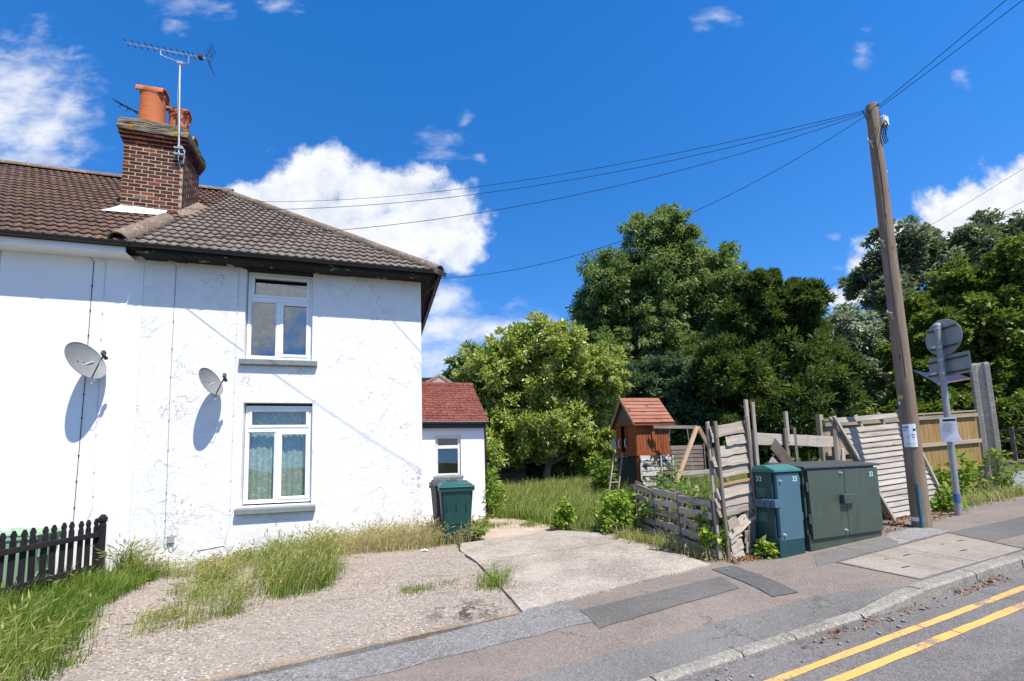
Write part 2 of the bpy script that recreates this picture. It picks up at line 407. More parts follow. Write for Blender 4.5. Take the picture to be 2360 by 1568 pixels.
    wear = m.step(m.noise(o, 0.8, 6, 0.65), 0.38, 0.66)
    c = m.mix(m.math('MULTIPLY', wear, 0.55), c, (0.275, 0.245, 0.208))
    c = m.mix(m.step(m.noise(m.map(o, (1, 2.6, 1), rot=(0, 0, R(24))), 1.7, 6, 0.66), 0.54, 0.70, 0.0, 0.55), c, (0.14, 0.115, 0.095))
    c = m.mix(m.step(m.noise(o, 2.3, 5, 0.6), 0.62, 0.72, 0.0, 0.5), c, (0.30, 0.235, 0.165))
    vv = m.math('ADD', m.vec('DOT_PRODUCT', o, (-math.sin(RA_), math.cos(RA_), 0)), m.math('MULTIPLY', m.math('SUBTRACT', m.noise(o, 5, 5, 0.65), 0.5), 0.22))
    c = m.mix(m.step(vv, 4.03, 4.15, 0.8, 0.0), c, m.mix(m.noise(o, 20, 4, 0.7), (0.20, 0.125, 0.055), (0.33, 0.235, 0.13)))
    oil = m.math('MULTIPLY', m.step(m.vec('DISTANCE', o, (-0.52, 4.54, 0.05)), 0.10, 0.55, 1.0, 0.0), m.step(m.noise(o, 9, 5, 0.7), 0.50, 0.56))
    c = m.mix(m.math('MULTIPLY', oil, 0.85), c, (0.035, 0.026, 0.02))
    m.done(c, 0.85, m.math('SUBTRACT', m.noise(o, 9, 3, 0.5), m.math('MULTIPLY', dist, 1.2)), 0.7, 0.012, spec=0.25)
    def concrete(name, a, b, specks=0.4, stain=0.4):
        m = Mat(name)
        o = m.o
        c = m.mix(m.step(m.noise(o, 1.4, 6, 0.62), 0.32, 0.70), a, b)
        cv = m.n('ShaderNodeSeparateColor', None, Color=m.voro(o, 70, 'F1', 'Color')).outputs[0]
        c = m.mix(m.step(cv, 0.70, 0.98, 0.0, specks), c, tuple(min(0.75, x * 1.55) for x in b))
        c = m.mix(m.step(cv, 0.25, 0.02, 0.0, specks), c, tuple(x * 0.45 for x in a))
        c = m.mix(m.step(m.noise(m.map(o, (1, 2.2, 1), rot=(0, 0, R(22))), 3.6, 6, 0.66), 0.56, 0.74, 0.0, stain), c, tuple(x * 0.42 for x in a))
        m.done(c, 0.9, m.math('ADD', m.noise(o, 42, 5, 0.65), m.noise(o, 6, 3, 0.5)), 0.5, 0.009, spec=0.2)
    concrete('driveway_concrete', (0.225, 0.197, 0.165), (0.375, 0.335, 0.28), 0.5, 0.65)
    concrete('yard_concrete', (0.33, 0.25, 0.185), (0.45, 0.37, 0.29), 0.4, 0.4)
    concrete('kerb_concrete', (0.175, 0.163, 0.140), (0.265, 0.25, 0.22), 0.5, 0.5)
    concrete('cover_concrete', (0.225, 0.195, 0.160), (0.30, 0.268, 0.225), 0.3, 0.15)
    concrete('post_concrete', (0.34, 0.295, 0.235), (0.46, 0.41, 0.335), 0.5, 0.35)
    concrete('patch_concrete', (0.19, 0.187, 0.180), (0.28, 0.276, 0.268), 0.6, 0.3)
    m = Mat('soil')
    c = m.mix(m.noise(m.o, 3, 6, 0.65), (0.075, 0.050, 0.030), (0.19, 0.135, 0.085))
    c = m.mix(m.step(m.noise(m.o, 26, 4, 0.7), 0.55, 0.65, 0.0, 0.6), c, (0.24, 0.13, 0.065))
    m.done(c, 0.95, m.noise(m.o, 22, 5, 0.7), 0.8, 0.02, spec=0.1)
    m = Mat('meadow')
    c = m.mix(m.noise(m.o, 1.6, 6, 0.65), (0.055, 0.075, 0.022), (0.13, 0.125, 0.05))
    m.done(c, 0.95, m.noise(m.o, 18, 5, 0.7), 0.9, 0.03, spec=0.1)
    m = Mat('yellow_line')
    wr = m.math('ADD', m.math('MULTIPLY', m.noise(m.o, 40, 6, 0.75), 0.6), m.math('MULTIPLY', m.noise(m.o, 3.0, 4, 0.6), 0.4))
    c = m.mix(m.step(wr, 0.40, 0.50), (0.19, 0.165, 0.14), m.mix(m.noise(m.o, 2.0, 4, 0.6), (0.60, 0.31, 0.085), (0.70, 0.40, 0.13)))
    m.done(c, 0.75, m.noise(m.o, 60, 4, 0.6), 0.4, 0.004, spec=0.2)

    # --- timber
    wood('timber_grey', [(0.25, (0.13, 0.110, 0.090)), (0.5, (0.33, 0.285, 0.235)), (0.78, (0.54, 0.48, 0.41))])
    wood('timber_grey_pale', [(0.25, (0.17, 0.155, 0.135)), (0.5, (0.36, 0.33, 0.285)), (0.78, (0.54, 0.50, 0.44))])
    wood('timber_dark_grey', [(0.25, (0.06, 0.048, 0.038)), (0.5, (0.145, 0.118, 0.094)), (0.8, (0.26, 0.215, 0.175))])
    wood('timber_black', [(0.25, (0.010, 0.009, 0.010)), (0.5, (0.022, 0.020, 0.022)), (0.8, (0.045, 0.042, 0.044))], vary=0.1)
    wood('timber_tan', [(0.25, (0.17, 0.105, 0.040)), (0.5, (0.29, 0.190, 0.078)), (0.8, (0.38, 0.265, 0.13))], vary=0.3)
    wood('timber_tan_grey', [(0.25, (0.17, 0.13, 0.085)), (0.5, (0.30, 0.25, 0.175)), (0.8, (0.42, 0.37, 0.29))], vary=0.3)
    wood('timber_red', [(0.25, (0.14, 0.036, 0.013)), (0.5, (0.25, 0.072, 0.026)), (0.8, (0.36, 0.125, 0.052))], vary=0.25)
    wood('timber_red_roof', [(0.25, (0.17, 0.070, 0.046)), (0.5, (0.28, 0.122, 0.082)), (0.8, (0.42, 0.23, 0.17))], vary=0.2, stain=(0.60, 0.68, (0.14, 0.04, 0.028)))
    wood('timber_orange', [(0.25, (0.22, 0.115, 0.045)), (0.5, (0.36, 0.22, 0.10)), (0.8, (0.48, 0.33, 0.18))], vary=0.2)
    wood('timber_peeling_white', [(0.25, (0.16, 0.14, 0.12)), (0.5, (0.38, 0.36, 0.32)), (0.78, (0.64, 0.63, 0.59))], vary=0.25, stain=(0.55, 0.58, (0.03, 0.03, 0.028)))
    wood('timber_pole', [(0.2, (0.115, 0.075, 0.050)), (0.5, (0.22, 0.165, 0.12)), (0.8, (0.34, 0.28, 0.22))], grain=0.9, vary=0.0)
    wood('timber_swing', [(0.25, (0.18, 0.075, 0.035)), (0.5, (0.40, 0.27, 0.17)), (0.8, (0.56, 0.45, 0.33))], vary=0.2)
    wood('bark_grey', [(0.2, (0.07, 0.052, 0.038)), (0.5, (0.17, 0.13, 0.10)), (0.8, (0.30, 0.245, 0.19))], grain=0.5, vary=0.1, bump=0.9)

    # --- leaves and blades: 'tint' is each leaf's colour number, lowered inside crowns to paint shade
    def leaf(name, stops, trans=0.35, rough=0.5, spec=0.3):
        m = Mat(name)
        t = m.n('ShaderNodeAttribute', dict(attribute_name='tint')).outputs['Fac']
        c = m.ramp(t, stops)
        m.done(c, rough, spec=spec)
        tl = m.n('ShaderNodeBsdfTranslucent', None, Color=m.mix(0.35, c, (0.30, 0.42, 0.04)))
        mx = m.n('ShaderNodeMixShader', None, i0=trans, i1=m.b.outputs[0], i2=tl.outputs[0])
        m.t.links.new(mx.outputs[0], m.out.inputs[0])
    leaf('leaf_magnolia', [(0.0, (0.065, 0.130, 0.013)), (0.3, (0.170, 0.270, 0.028)), (0.65, (0.38, 0.46, 0.075)), (1.0, (0.62, 0.62, 0.30))], 0.38, 0.35, 0.55)
    leaf('leaf_olive', [(0.0, (0.048, 0.093, 0.026)), (0.5, (0.132, 0.211, 0.063)), (1.0, (0.332, 0.420, 0.177))], 0.36, 0.5)
    leaf('leaf_yew', [(0.0, (0.016, 0.036, 0.012)), (0.5, (0.050, 0.100, 0.026)), (0.85, (0.115, 0.175, 0.040)), (1.0, (0.19, 0.23, 0.06))], 0.25, 0.5)
    leaf('leaf_bluegreen', [(0.0, (0.022, 0.056, 0.034)), (0.5, (0.068, 0.139, 0.079)), (1.0, (0.150, 0.244, 0.150))], 0.3, 0.55)
    leaf('leaf_poplar', [(0.0, (0.056, 0.085, 0.049)), (0.5, (0.150, 0.198, 0.124)), (1.0, (0.431, 0.488, 0.375))], 0.3, 0.5)
    leaf('leaf_maple', [(0.0, (0.033, 0.068, 0.011)), (0.5, (0.096, 0.158, 0.021)), (0.85, (0.173, 0.232, 0.038)), (1.0, (0.270, 0.300, 0.068))], 0.28, 0.5)
    leaf('leaf_weed', [(0.0, (0.09, 0.17, 0.022)), (0.6, (0.22, 0.35, 0.04)), (1.0, (0.42, 0.50, 0.09))], 0.4, 0.5)
    leaf('grass_blade', [(0.0, (0.050, 0.115, 0.014)), (0.35, (0.135, 0.225, 0.030)), (0.6, (0.27, 0.315, 0.075)), (0.8, (0.48, 0.41, 0.19)), (1.0, (0.62, 0.52, 0.29))], 0.34, 0.6, 0.2)
    leaf('dead_leaf', [(0.0, (0.09, 0.035, 0.015)), (0.5, (0.22, 0.10, 0.045)), (1.0, (0.38, 0.24, 0.12))], 0.1, 0.8, 0.1)


build_materials()
# ---------------------------------------------------------------- geometry helpers
WORLD = {}


def I4():
    return Matrix.Identity(4)


def T(x, y, z):
    return Matrix.Translation((x, y, z))


def put(o, parent=None, M=None):
    M = M or I4()
    COL.objects.link(o)
    if parent is not None:
        o.parent = parent
        o.matrix_parent_inverse = WORLD[parent].inverted()
    o.matrix_basis = M
    WORLD[o] = M.copy()
    return o


def thing(name, label, cat, loc=(0, 0, 0), group=None):
    o = bpy.data.objects.new(name, None)
    o.empty_display_size = 0.1
    put(o, None, T(*loc))
    return tag(o, label, cat, group)


def tag(o, label, cat, group=None, kind=None):
    o['label'], o['category'] = label, cat
    if group:
        o['group'] = group
    if kind:
        o['kind'] = kind
    return o


class MB:
    """collects plain polygons for one mesh"""
    def __init__(s):
        s.v, s.f = [], []

    def add(s, vs, fs):
        k = len(s.v)
        s.v += [tuple(v) for v in vs]
        s.f += [tuple(i + k for i in f) for f in fs]
        return s

    def box(s, lo, hi, M=None):
        (x0, y0, z0), (x1, y1, z1) = lo, hi
        vs = [Vector(p) for p in ((x0, y0, z0), (x1, y0, z0), (x1, y1, z0), (x0, y1, z0), (x0, y0, z1), (x1, y0, z1), (x1, y1, z1), (x0, y1, z1))]
        if M is not None:
            vs = [M @ v for v in vs]
        return s.add(vs, [(0, 3, 2, 1), (4, 5, 6, 7), (0, 1, 5, 4), (1, 2, 6, 5), (2, 3, 7, 6), (3, 0, 4, 7)])

    def hexa(s, b, t):
        """prism between two quads, both counter-clockwise from above"""
        return s.add(list(b) + list(t), [(3, 2, 1, 0), (4, 5, 6, 7), (0, 1, 5, 4), (1, 2, 6, 5), (2, 3, 7, 6), (3, 0, 4, 7)])

    def tube(s, pts, rad, n=8, cap=True):
        pts = [Vector(p) for p in pts]
        rads = rad if isinstance(rad, (list, tuple)) else [rad] * len(pts)
        k = len(s.v)
        prev = None
        for i, p in enumerate(pts):
            d = (pts[min(i + 1, len(pts) - 1)] - pts[max(i - 1, 0)]).normalized()
            if prev is None:
                a = d.orthogonal().normalized()
            else:
                a = (prev - d * prev.dot(d)).normalized()
            prev = a
            b = d.cross(a)
            for j in range(n):
                t = 2 * math.pi * j / n
                s.v.append(tuple(p + (a * math.cos(t) + b * math.sin(t)) * rads[i]))
        for i in range(len(pts) - 1):
            for j in range(n):
                s.f.append((k + i * n + j, k + i * n + (j + 1) % n, k + (i + 1) * n + (j + 1) % n, k + (i + 1) * n + j))
        if cap:
            s.f.append(tuple(k + j for j in reversed(range(n))))
            s.f.append(tuple(k + (len(pts) - 1) * n + j for j in range(n)))
        return s

    def lathe(s, prof, c=(0, 0, 0), n=20, M=None):
        k = len(s.v)
        for r_, z in prof:
            for j in range(n):
                t = 2 * math.pi * j / n
                p = Vector((c[0] + r_ * math.cos(t), c[1] + r_ * math.sin(t), c[2] + z))
                s.v.append(tuple(M @ p if M is not None else p))
        for i in range(len(prof) - 1):
            for j in range(n):
                s.f.append((k + i * n + j, k + i * n + (j + 1) % n, k + (i + 1) * n + (j + 1) % n, k + (i + 1) * n + j))
        return s

    def mesh(s, name, smooth=False):
        me = bpy.data.meshes.new(name)
        me.from_pydata(s.v, [], s.f)
        me.update()
        if smooth:
            me.polygons.foreach_set('use_smooth', [True] * len(me.polygons))
            try:
                me.set_sharp_from_angle(angle=R(40))
            except Exception:
                pass
        return me

    def build(s, name, mat, parent=None, smooth=False, M=None, bevel=0.0):
        me = s.mesh(name, smooth)
        if bevel:
            soften(me, bevel)
        me.materials.append(MATS[mat])
        return put(bpy.data.objects.new(name, me), parent, M)


def soften(me, w, seg=1):
    bm = bmesh.new()
    bm.from_mesh(me)
    bmesh.ops.remove_doubles(bm, verts=bm.verts, dist=1e-5)
    bmesh.ops.bevel(bm, geom=[e_ for e_ in bm.edges if len(e_.link_faces) == 2 and e_.calc_face_angle(0) > 0.5], offset=w, segments=seg, affect='EDGES', clamp_overlap=True)
    bm.to_mesh(me)
    bm.free()


def obj(name, me, mat, parent=None, M=None):
    """an object on a mesh that several pieces may share"""
    if not me.materials:
        me.materials.append(MATS[mat])
    return put(bpy.data.objects.new(name, me), parent, M)


def frame(origin, x, z_hint):
    """matrix with local X along x and local Z as near to z_hint as can be"""
    x = Vector(x).normalized()
    z = Vector(z_hint)
    z = (z - x * z.dot(x)).normalized()
    y = z.cross(x)
    M = I4()
    for i in range(3):
        M[i][0], M[i][1], M[i][2], M[i][3] = x[i], y[i], z[i], origin[i]
    return M


def board_mesh(L, W, Th, wob=0.0, nick=0.0, seg=1, seed=None, bev=0.003):
    """a sawn board: length on X, width on Y, thickness on Z, centred; wob bends its edges, nick breaks its ends"""
    r_ = random.Random(seed if seed is not None else random.random())
    m = MB()
    ring = []
    for i in range(seg + 1):
        x = -L / 2 + L * i / seg
        a, b_ = -W / 2 + r_.uniform(-wob, wob), W / 2 + r_.uniform(-wob, wob)
        z = r_.uniform(-wob, wob) * 0.6
        xa = xb = x
        if i in (0, seg):
            sgn = 1 if i == 0 else -1
            xa += sgn * r_.uniform(0, nick)
            xb += sgn * r_.uniform(0, nick)
        ring.append([(xa, a, z - Th / 2), (xb, b_, z - Th / 2), (xb, b_, z + Th / 2), (xa, a, z + Th / 2)])
    k = 0
    for rg in ring:
        m.v += rg
    for i in range(seg):
        a, b_ = i * 4, i * 4 + 4
        for j in range(4):
            m.f.append((a + j, a + (j + 1) % 4, b_ + (j + 1) % 4, b_ + j))
    m.f.append((3, 2, 1, 0))
    e4 = seg * 4
    m.f.append((e4, e4 + 1, e4 + 2, e4 + 3))
    me = m.mesh('board')
    bm = bmesh.new()
    bm.from_mesh(me)
    bmesh.ops.recalc_face_normals(bm, faces=bm.faces)
    bm.to_mesh(me)
    bm.free()
    if bev:
        soften(me, bev)
    return me


def board(name, a, b, W, Th, mat, parent, face=(0, 0, 1), **kw):
    """a board from point a to point b whose broad side looks along face"""
    a, b = Vector(a), Vector(b)
    me = board_mesh((b - a).length, W, Th, **kw)
    return obj(name, me, mat, parent, frame((a + b) / 2, b - a, face))


def text_mesh(body, size, thick=0.0008):
    cu = bpy.data.curves.new('text', 'FONT')
    cu.body, cu.size, cu.extrude = body, size, thick
    cu.align_x, cu.align_y = 'CENTER', 'CENTER'
    tmp = bpy.data.objects.new('tmp', cu)
    COL.objects.link(tmp)
    dg = bpy.context.evaluated_depsgraph_get()
    me = bpy.data.meshes.new_from_object(tmp.evaluated_get(dg))
    bpy.data.objects.remove(tmp)
    me.materials.clear()
    return me


# ---------------------------------------------------------------- ground frame: u along the road, v away from the viewer
RA = R(22.5)
EU, EV = Vector((math.cos(RA), math.sin(RA), 0)), Vector((-math.sin(RA), math.cos(RA), 0))
SLOPE = 0.045


def zg(u):
    return SLOPE * min(max(u, -16.0), 20.0)


def G(u, v, off=0.0):
    p = EU * u + EV * v
    return Vector((p.x, p.y, zg(u) + off))


def uv_of(x, y):
    p = Vector((x, y, 0))
    return p.dot(EU), p.dot(EV)


def ground_at(x, y, off=0.0):
    return Vector((x, y, zg(uv_of(x, y)[0]) + off))


def sstep(x, a, b):
    t = min(max((x - a) / (b - a), 0.0), 1.0)
    return t * t * (3 - 2 * t)


def kerb_drop(u):
    return 0.072 * (1 - sstep(u, 4.15, 5.0))


def pav(u, v):
    """pavement height above the sloping plane: dips towards the dropped kerb"""
    return -kerb_drop(u) * (1 - sstep(v, 2.64, 3.5))


def sheet(name, quad, off, mat, nu=12, nv=4, fn=None, edge=0.0, label=None, parent=None):
    """bilinear sheet over a (u, v) quad, edges roughened"""
    (a, b, c, d) = quad
    m = MB()
    r_ = random.Random(name)
    for j in range(nv + 1):
        for i in range(nu + 1):
            s, t = i / nu, j / nv
            u = (a[0] * (1 - s) + b[0] * s) * (1 - t) + (d[0] * (1 - s) + c[0] * s) * t
            v = (a[1] * (1 - s) + b[1] * s) * (1 - t) + (d[1] * (1 - s) + c[1] * s) * t
            if edge and (i in (0, nu) or j in (0, nv)):
                u += r_.uniform(-edge, edge)
                v += r_.uniform(-edge, edge)
            m.v.append(tuple(G(u, v, off + (fn(u, v) if fn else 0.0))))
    for j in range(nv):
        for i in range(nu):
            k = j * (nu + 1) + i
            m.f.append((k, k + 1, k + nu + 2, k + nu + 1))
    o = m.build(name, mat, parent)
    if parent is None:
        o['kind'] = 'structure'
    return o


def slab(name, poly, z0, z1, mat, parent=None, jag=0.0, bevel=0.012):
    """a thick polygon in (u, v)"""
    r_ = random.Random(name)
    pts = []
    n = len(poly)
    for i in range(n):
        a, b = poly[i], poly[(i + 1) % n]
        L = math.dist(a, b)
        k = max(1, int(L / 0.25)) if jag else 1
        for q in range(k):
            t = q / k
            pts.append((a[0] + (b[0] - a[0]) * t + (r_.uniform(-jag, jag) if q else 0), a[1] + (b[1] - a[1]) * t + (r_.uniform(-jag, jag) if q else 0)))
    m = MB()
    n = len(pts)
    m.v = [tuple(G(u, v, z0)) for u, v in pts] + [tuple(G(u, v, z1)) for u, v in pts]
    m.f = [tuple(reversed(range(n))), tuple(range(n, 2 * n))] + [(i, (i + 1) % n, n + (i + 1) % n, n + i) for i in range(n)]
    o = m.build(name, mat, parent)
    bm = bmesh.new()
    bm.from_mesh(o.data)
    bmesh.ops.recalc_face_normals(bm, faces=bm.faces)
    bmesh.ops.triangulate(bm, faces=[f for f in bm.faces if len(f.verts) > 4])
    bm.to_mesh(o.data)
    bm.free()
    if parent is None:
        o['kind'] = 'structure'
    return o


def build_ground():
    # one sheet to the horizon
    m = MB()
    us = [-900, -300, -120, -60, -30, -16, -8, 0, 8, 16, 20, 30, 60, 120, 300, 900]
    vs = [-900, -300, -60, -20, 0, 10, 20, 40, 80, 160, 400, 900]
    for v in vs:
        for u in us:
            m.v.append(tuple(G(u, v, -0.17)))
    for j in range(len(vs) - 1):
        for i in range(len(us) - 1):
            k = j * len(us) + i
            m.f.append((k, k + 1, k + len(us) + 1, k + len(us)))
    m.build('ground', 'meadow')['kind'] = 'structure'
    sheet('road', ((-40, -7.0), (60, -7.0), (60, 2.56), (-40, 2.56)), -0.10, 'road_asphalt', 100, 8)
    # patched lane in the nearest corner of the road
    sheet('road_patch', ((3.4, 0.4), (9.0, 0.6), (9.0, 1.70), (3.6, 1.62)), -0.096, 'pavement_dark', 12, 2, edge=0.02)
    lines = thing('road_marking', 'double yellow lines painted along the near edge of the road', 'road marking', G(4, 2.0, -0.096))
    for v0, w_, ph in ((2.205, 0.060, 0), (2.015, 0.066, 1)):
        u = -30.0
        k = 0
        while u < 13.0:
            L = 1.9 + 0.25 * math.sin(k * 2.3 + ph)
            nn = 10
            mb = MB()
            for i in range(nn + 1):
                uu = u + (L - 0.012) * i / nn
                j1, j2 = random.uniform(-0.004, 0.004), random.uniform(-0.004, 0.004)
                mb.v += [tuple(G(uu, v0 + j1, -0.0962)), tuple(G(uu, v0 + w_ + j2, -0.0962))]
            mb.f = [(2 * i, 2 * i + 2, 2 * i + 3, 2 * i + 1) for i in range(nn)]
            mb.build('line', 'yellow_line', lines)
            u += L
            k += 1
    # kerb stones
    kerb = thing('kerb', 'worn concrete kerb stones between the road and the pavement', 'kerb', G(4, 2.5, 0))
    kerb['kind'] = 'structure'
    edges = [-14 + 0.915 * i for i in range(18)] + [2.04, 2.82, 3.38, 4.20, 5.02] + [5.02 + 0.915 * i for i in range(1, 10)]
    edges = sorted(x for x in set(round(q, 3) for q in edges) if True)
    for i in range(len(edges) - 1):
        u0, u1 = edges[i] + 0.005, edges[i + 1] - 0.005
        if u1 - u0 < 0.2:
            continue
        mb = MB()
        nn = 5
        dz = random.uniform(-0.004, 0.004)
        dv = random.uniform(-0.006, 0.006)
        rings = []
        for k in range(nn + 1):
            u = u0 + (u1 - u0) * k / nn
            h = -kerb_drop(u) + dz + 0.004
            v0, v1 = 2.505 + 0.035 * (1 - sstep(u, 4.2, 5.0)) + dv + random.uniform(-0.004, 0.004), 2.64 + dv
            rings.append([G(u, v0, -0.2), G(u, v1, -0.2), G(u, v1, h), G(u, v0 + 0.03, h), G(u, v0 + 0.008, h - 0.02)])
        for rg in rings:
            mb.v += [tuple(p) for p in rg]
        for k in range(nn):
            a, b = k * 5, k * 5 + 5
            for j in range(5):
                mb.f.append((a + j, b + j, b + (j + 1) % 5, a + (j + 1) % 5))
        mb.f += [(0, 1, 2, 3, 4), tuple(reversed(range(nn * 5, nn * 5 + 5)))]
        o = mb.build('kerb_stone', 'kerb_concrete', kerb)
        bm = bmesh.new()
        bm.from_mesh(o.data)
        bmesh.ops.recalc_face_normals(bm, faces=bm.faces)
        bm.to_mesh(o.data)
        bm.free()
    # pavement and its patches
    sheet('pavement', ((-14, 2.635), (13.4, 2.635), (13.0, 4.75), (-14, 4.10)), 0.0, 'pavement_pink', 110, 10, pav)
    P4, P8 = 0.003, 0.0055
    sheet('asphalt_strip', ((-14, 3.55), (2.17, 3.50), (2.17, 4.06), (-14, 3.98)), P4, 'pavement_light', 90, 3, pav, 0.022)
    sheet('asphalt_strip', ((-14, 2.64), (5.0, 2.64), (4.3, 3.00), (-14, 3.05)), P4, 'pavement_grey', 70, 3, pav, 0.010)
    sheet('asphalt_strip', ((5.0, 2.64), (13.2, 2.64), (13.2, 2.70), (5.3, 2.69)), P4, 'pavement_grey', 24, 1, pav, 0.006)
    sheet('asphalt_patch', ((2.12, 3.36), (3.82, 3.45), (3.98, 3.83), (2.20, 3.80)), P8, 'pavement_dark', 10, 3, pav, 0.007)
    sheet('asphalt_patch', ((3.90, 3.15), (4.20, 3.11), (4.42, 4.05), (4.12, 4.09)), P8 + 0.0025, 'trench_dark', 4, 6, pav, 0.006)
    sheet('asphalt_patch', ((5.05, 3.50), (7.05, 3.54), (7.05, 3.92), (5.55, 3.86)), P4, 'pavement_grey', 12, 3, pav, 0.012)
    sheet('asphalt_patch', ((7.55, 3.00), (12.2, 2.85), (12.4, 3.35), (7.78, 3.55)), P4, 'pavement_dark', 20, 3, pav, 0.012)
    sheet('concrete_patch', ((6.72, 3.55), (7.95, 3.58), (8.02, 3.99), (7.10, 3.93)), P8, 'patch_concrete', 8, 4, pav, 0.03)
    # soil strip behind the pavement and the broken fences
    sheet('soil', ((4.25, 4.10), (13.0, 4.60), (13.6, 7.5), (4.65, 6.30)), -0.006, 'soil', 20, 6, lambda u, v: 0.02 * math.sin(u * 3.1) * math.sin(v * 4.3))
    # forecourt, driveway slabs and yard
    slab('forecourt', [(-9, 3.99), (-2.2, 3.95), (0.5, 3.96), (1.68, 4.02), (1.76, 4.47), (1.84, 5.07), (1.92, 5.87), (1.98, 7.16), (2.1, 7.74), (2.0, 10.8), (-9, 11.5)], -0.1, 0.003, 'exposed_aggregate', jag=0.02)
    drive = thing('driveway', 'cracked pale concrete driveway slabs leading past the house to the garden', 'driveway', G(3, 5.5, 0))
    drive['kind'] = 'structure'
    slab('slab', [(1.72, 4.05), (4.22, 4.20), (4.36, 4.91), (4.45, 5.91), (1.97, 6.195), (1.94, 5.87), (1.86, 5.07), (1.78, 4.47)], -0.1, 0.022, 'driveway_concrete', drive, 0.012)
    slab('slab', [(1.98, 6.245), (4.45, 5.965), (4.62, 6.26), (4.30, 7.0), (4.0, 7.55), (2.17, 7.71), (2.0, 7.16)], -0.1, 0.016, 'driveway_concrete', drive, 0.012)
    slab('slab', [(2.10, 7.74), (4.02, 7.57), (4.3, 8.3), (4.1, 9.7), (3.75, 10.9), (1.6, 10.9)], -0.14, -0.03, 'yard_concrete', drive, 0.03)
    sheet('garden_soil', ((3.3, 5.9), (30, 7.2), (34, 42), (-14, 42)), -0.05, 'meadow', 24, 18, lambda u, v: 0.03 * math.sin(u * 1.9 + v) * math.sin(v * 1.3))
    # concrete cover of the cable chamber in the pavement
    cov = thing('chamber_cover', 'pale concrete chamber cover of two slabs with lifting slots, set in the pavement', 'cover', G(6.5, 3.1, 0.004))
    for (a, b, c, d) in (((5.34, 2.70), (6.37, 2.68), (6.50, 3.485), (5.39, 3.46)), ((6.385, 2.68), (7.32, 2.67), (7.76, 3.52), (6.515, 3.487))):
        mb = MB()
        mb.hexa([G(*q, -0.05) for q in (a, b, c, d)], [G(*q, 0.007) for q in (a, b, c, d)])
        s_ = mb.build('cover_slab', 'cover_concrete', cov, bevel=0.004)
        cu, cv = (a[0] + c[0]) / 2, (a[1] + c[1]) / 2
        for du, dv, lu, lv in ((-0.25, -0.12, 0.12, 0.022), (0.27, 0.13, 0.12, 0.022), (-0.06, 0.16, 0.05, 0.018)):
            k = MB()
            q = [(cu + du - lu / 2, cv + dv - lv / 2), (cu + du + lu / 2, cv + dv - lv / 2 - 0.01), (cu + du + lu / 2, cv + dv + lv / 2 - 0.01), (cu + du - lu / 2, cv + dv + lv / 2)]
            k.hexa([G(*x, 0.0) for x in q], [G(*x, 0.0085) for x in q])
            k.build('lifting_slot', 'black_ink', s_)
    rim = MB()
    for a, b in (((5.32, 2.665), (7.33, 2.645)), ((7.33, 2.645), (7.80, 3.55)), ((7.80, 3.55), (5.36, 3.49)), ((5.36, 3.49), (5.32, 2.665))):
        rim.tube([G(*a, 0.004), G(*b, 0.004)], 0.006, 5)
    rim.build('seam', 'pavement_dark', cov)
    # the side road that joins on the right, its far kerb and verge
    sheet('side_road', ((13.4, 2.45), (22.3, 2.45), (22.9, 45), (13.9, 45)), -0.09, 'far_asphalt', 12, 24)
    sheet('verge', ((22.5, 2.45), (60, 2.45), (60, 60), (23.1, 60)), 0.0, 'soil', 10, 20)
    fk = thing('side_road_kerb', 'pale kerb on the far side of the side road at the right edge', 'kerb', G(22.4, 8, 0))
    fk['kind'] = 'structure'
    for i in range(20):
        v = 3 + i * 0.92
        mb = MB()
        q = [(22.32 + v * 0.014, v), (22.5 + v * 0.014, v), (22.5 + v * 0.014, v + 0.9), (22.32 + v * 0.014, v + 0.9)]
        mb.hexa([G(*x, -0.15) for x in q], [G(*x, 0.02) for x in q])
        mb.build('kerb_stone', 'kerb_concrete', fk)
    yl = MB()
    yl.add([G(21.6, 3, -0.084), G(21.75, 3, -0.084), G(22.1, 25, -0.084), G(21.95, 25, -0.084)], [(0, 1, 2, 3)])
    tag(yl.build('road_marking', 'yellow_line'), 'faded yellow line along the far edge of the side road', 'road marking')


build_ground()

# ---------------------------------------------------------------- house frame: a along the front, b into the house
HA = R(16.7)
EH, NH = Vector((math.cos(HA), math.sin(HA), 0)), Vector((-math.sin(HA), math.cos(HA), 0))
HC = Vector((-1.78, 8.867, 0))
MH = I4()
for i in range(3):
    MH[i][0], MH[i][1], MH[i][2], MH[i][3] = EH[i], NH[i], (0, 0, 1)[i], HC[i]


def hw(a, b, z):
    return MH @ Vector((a, b, z))


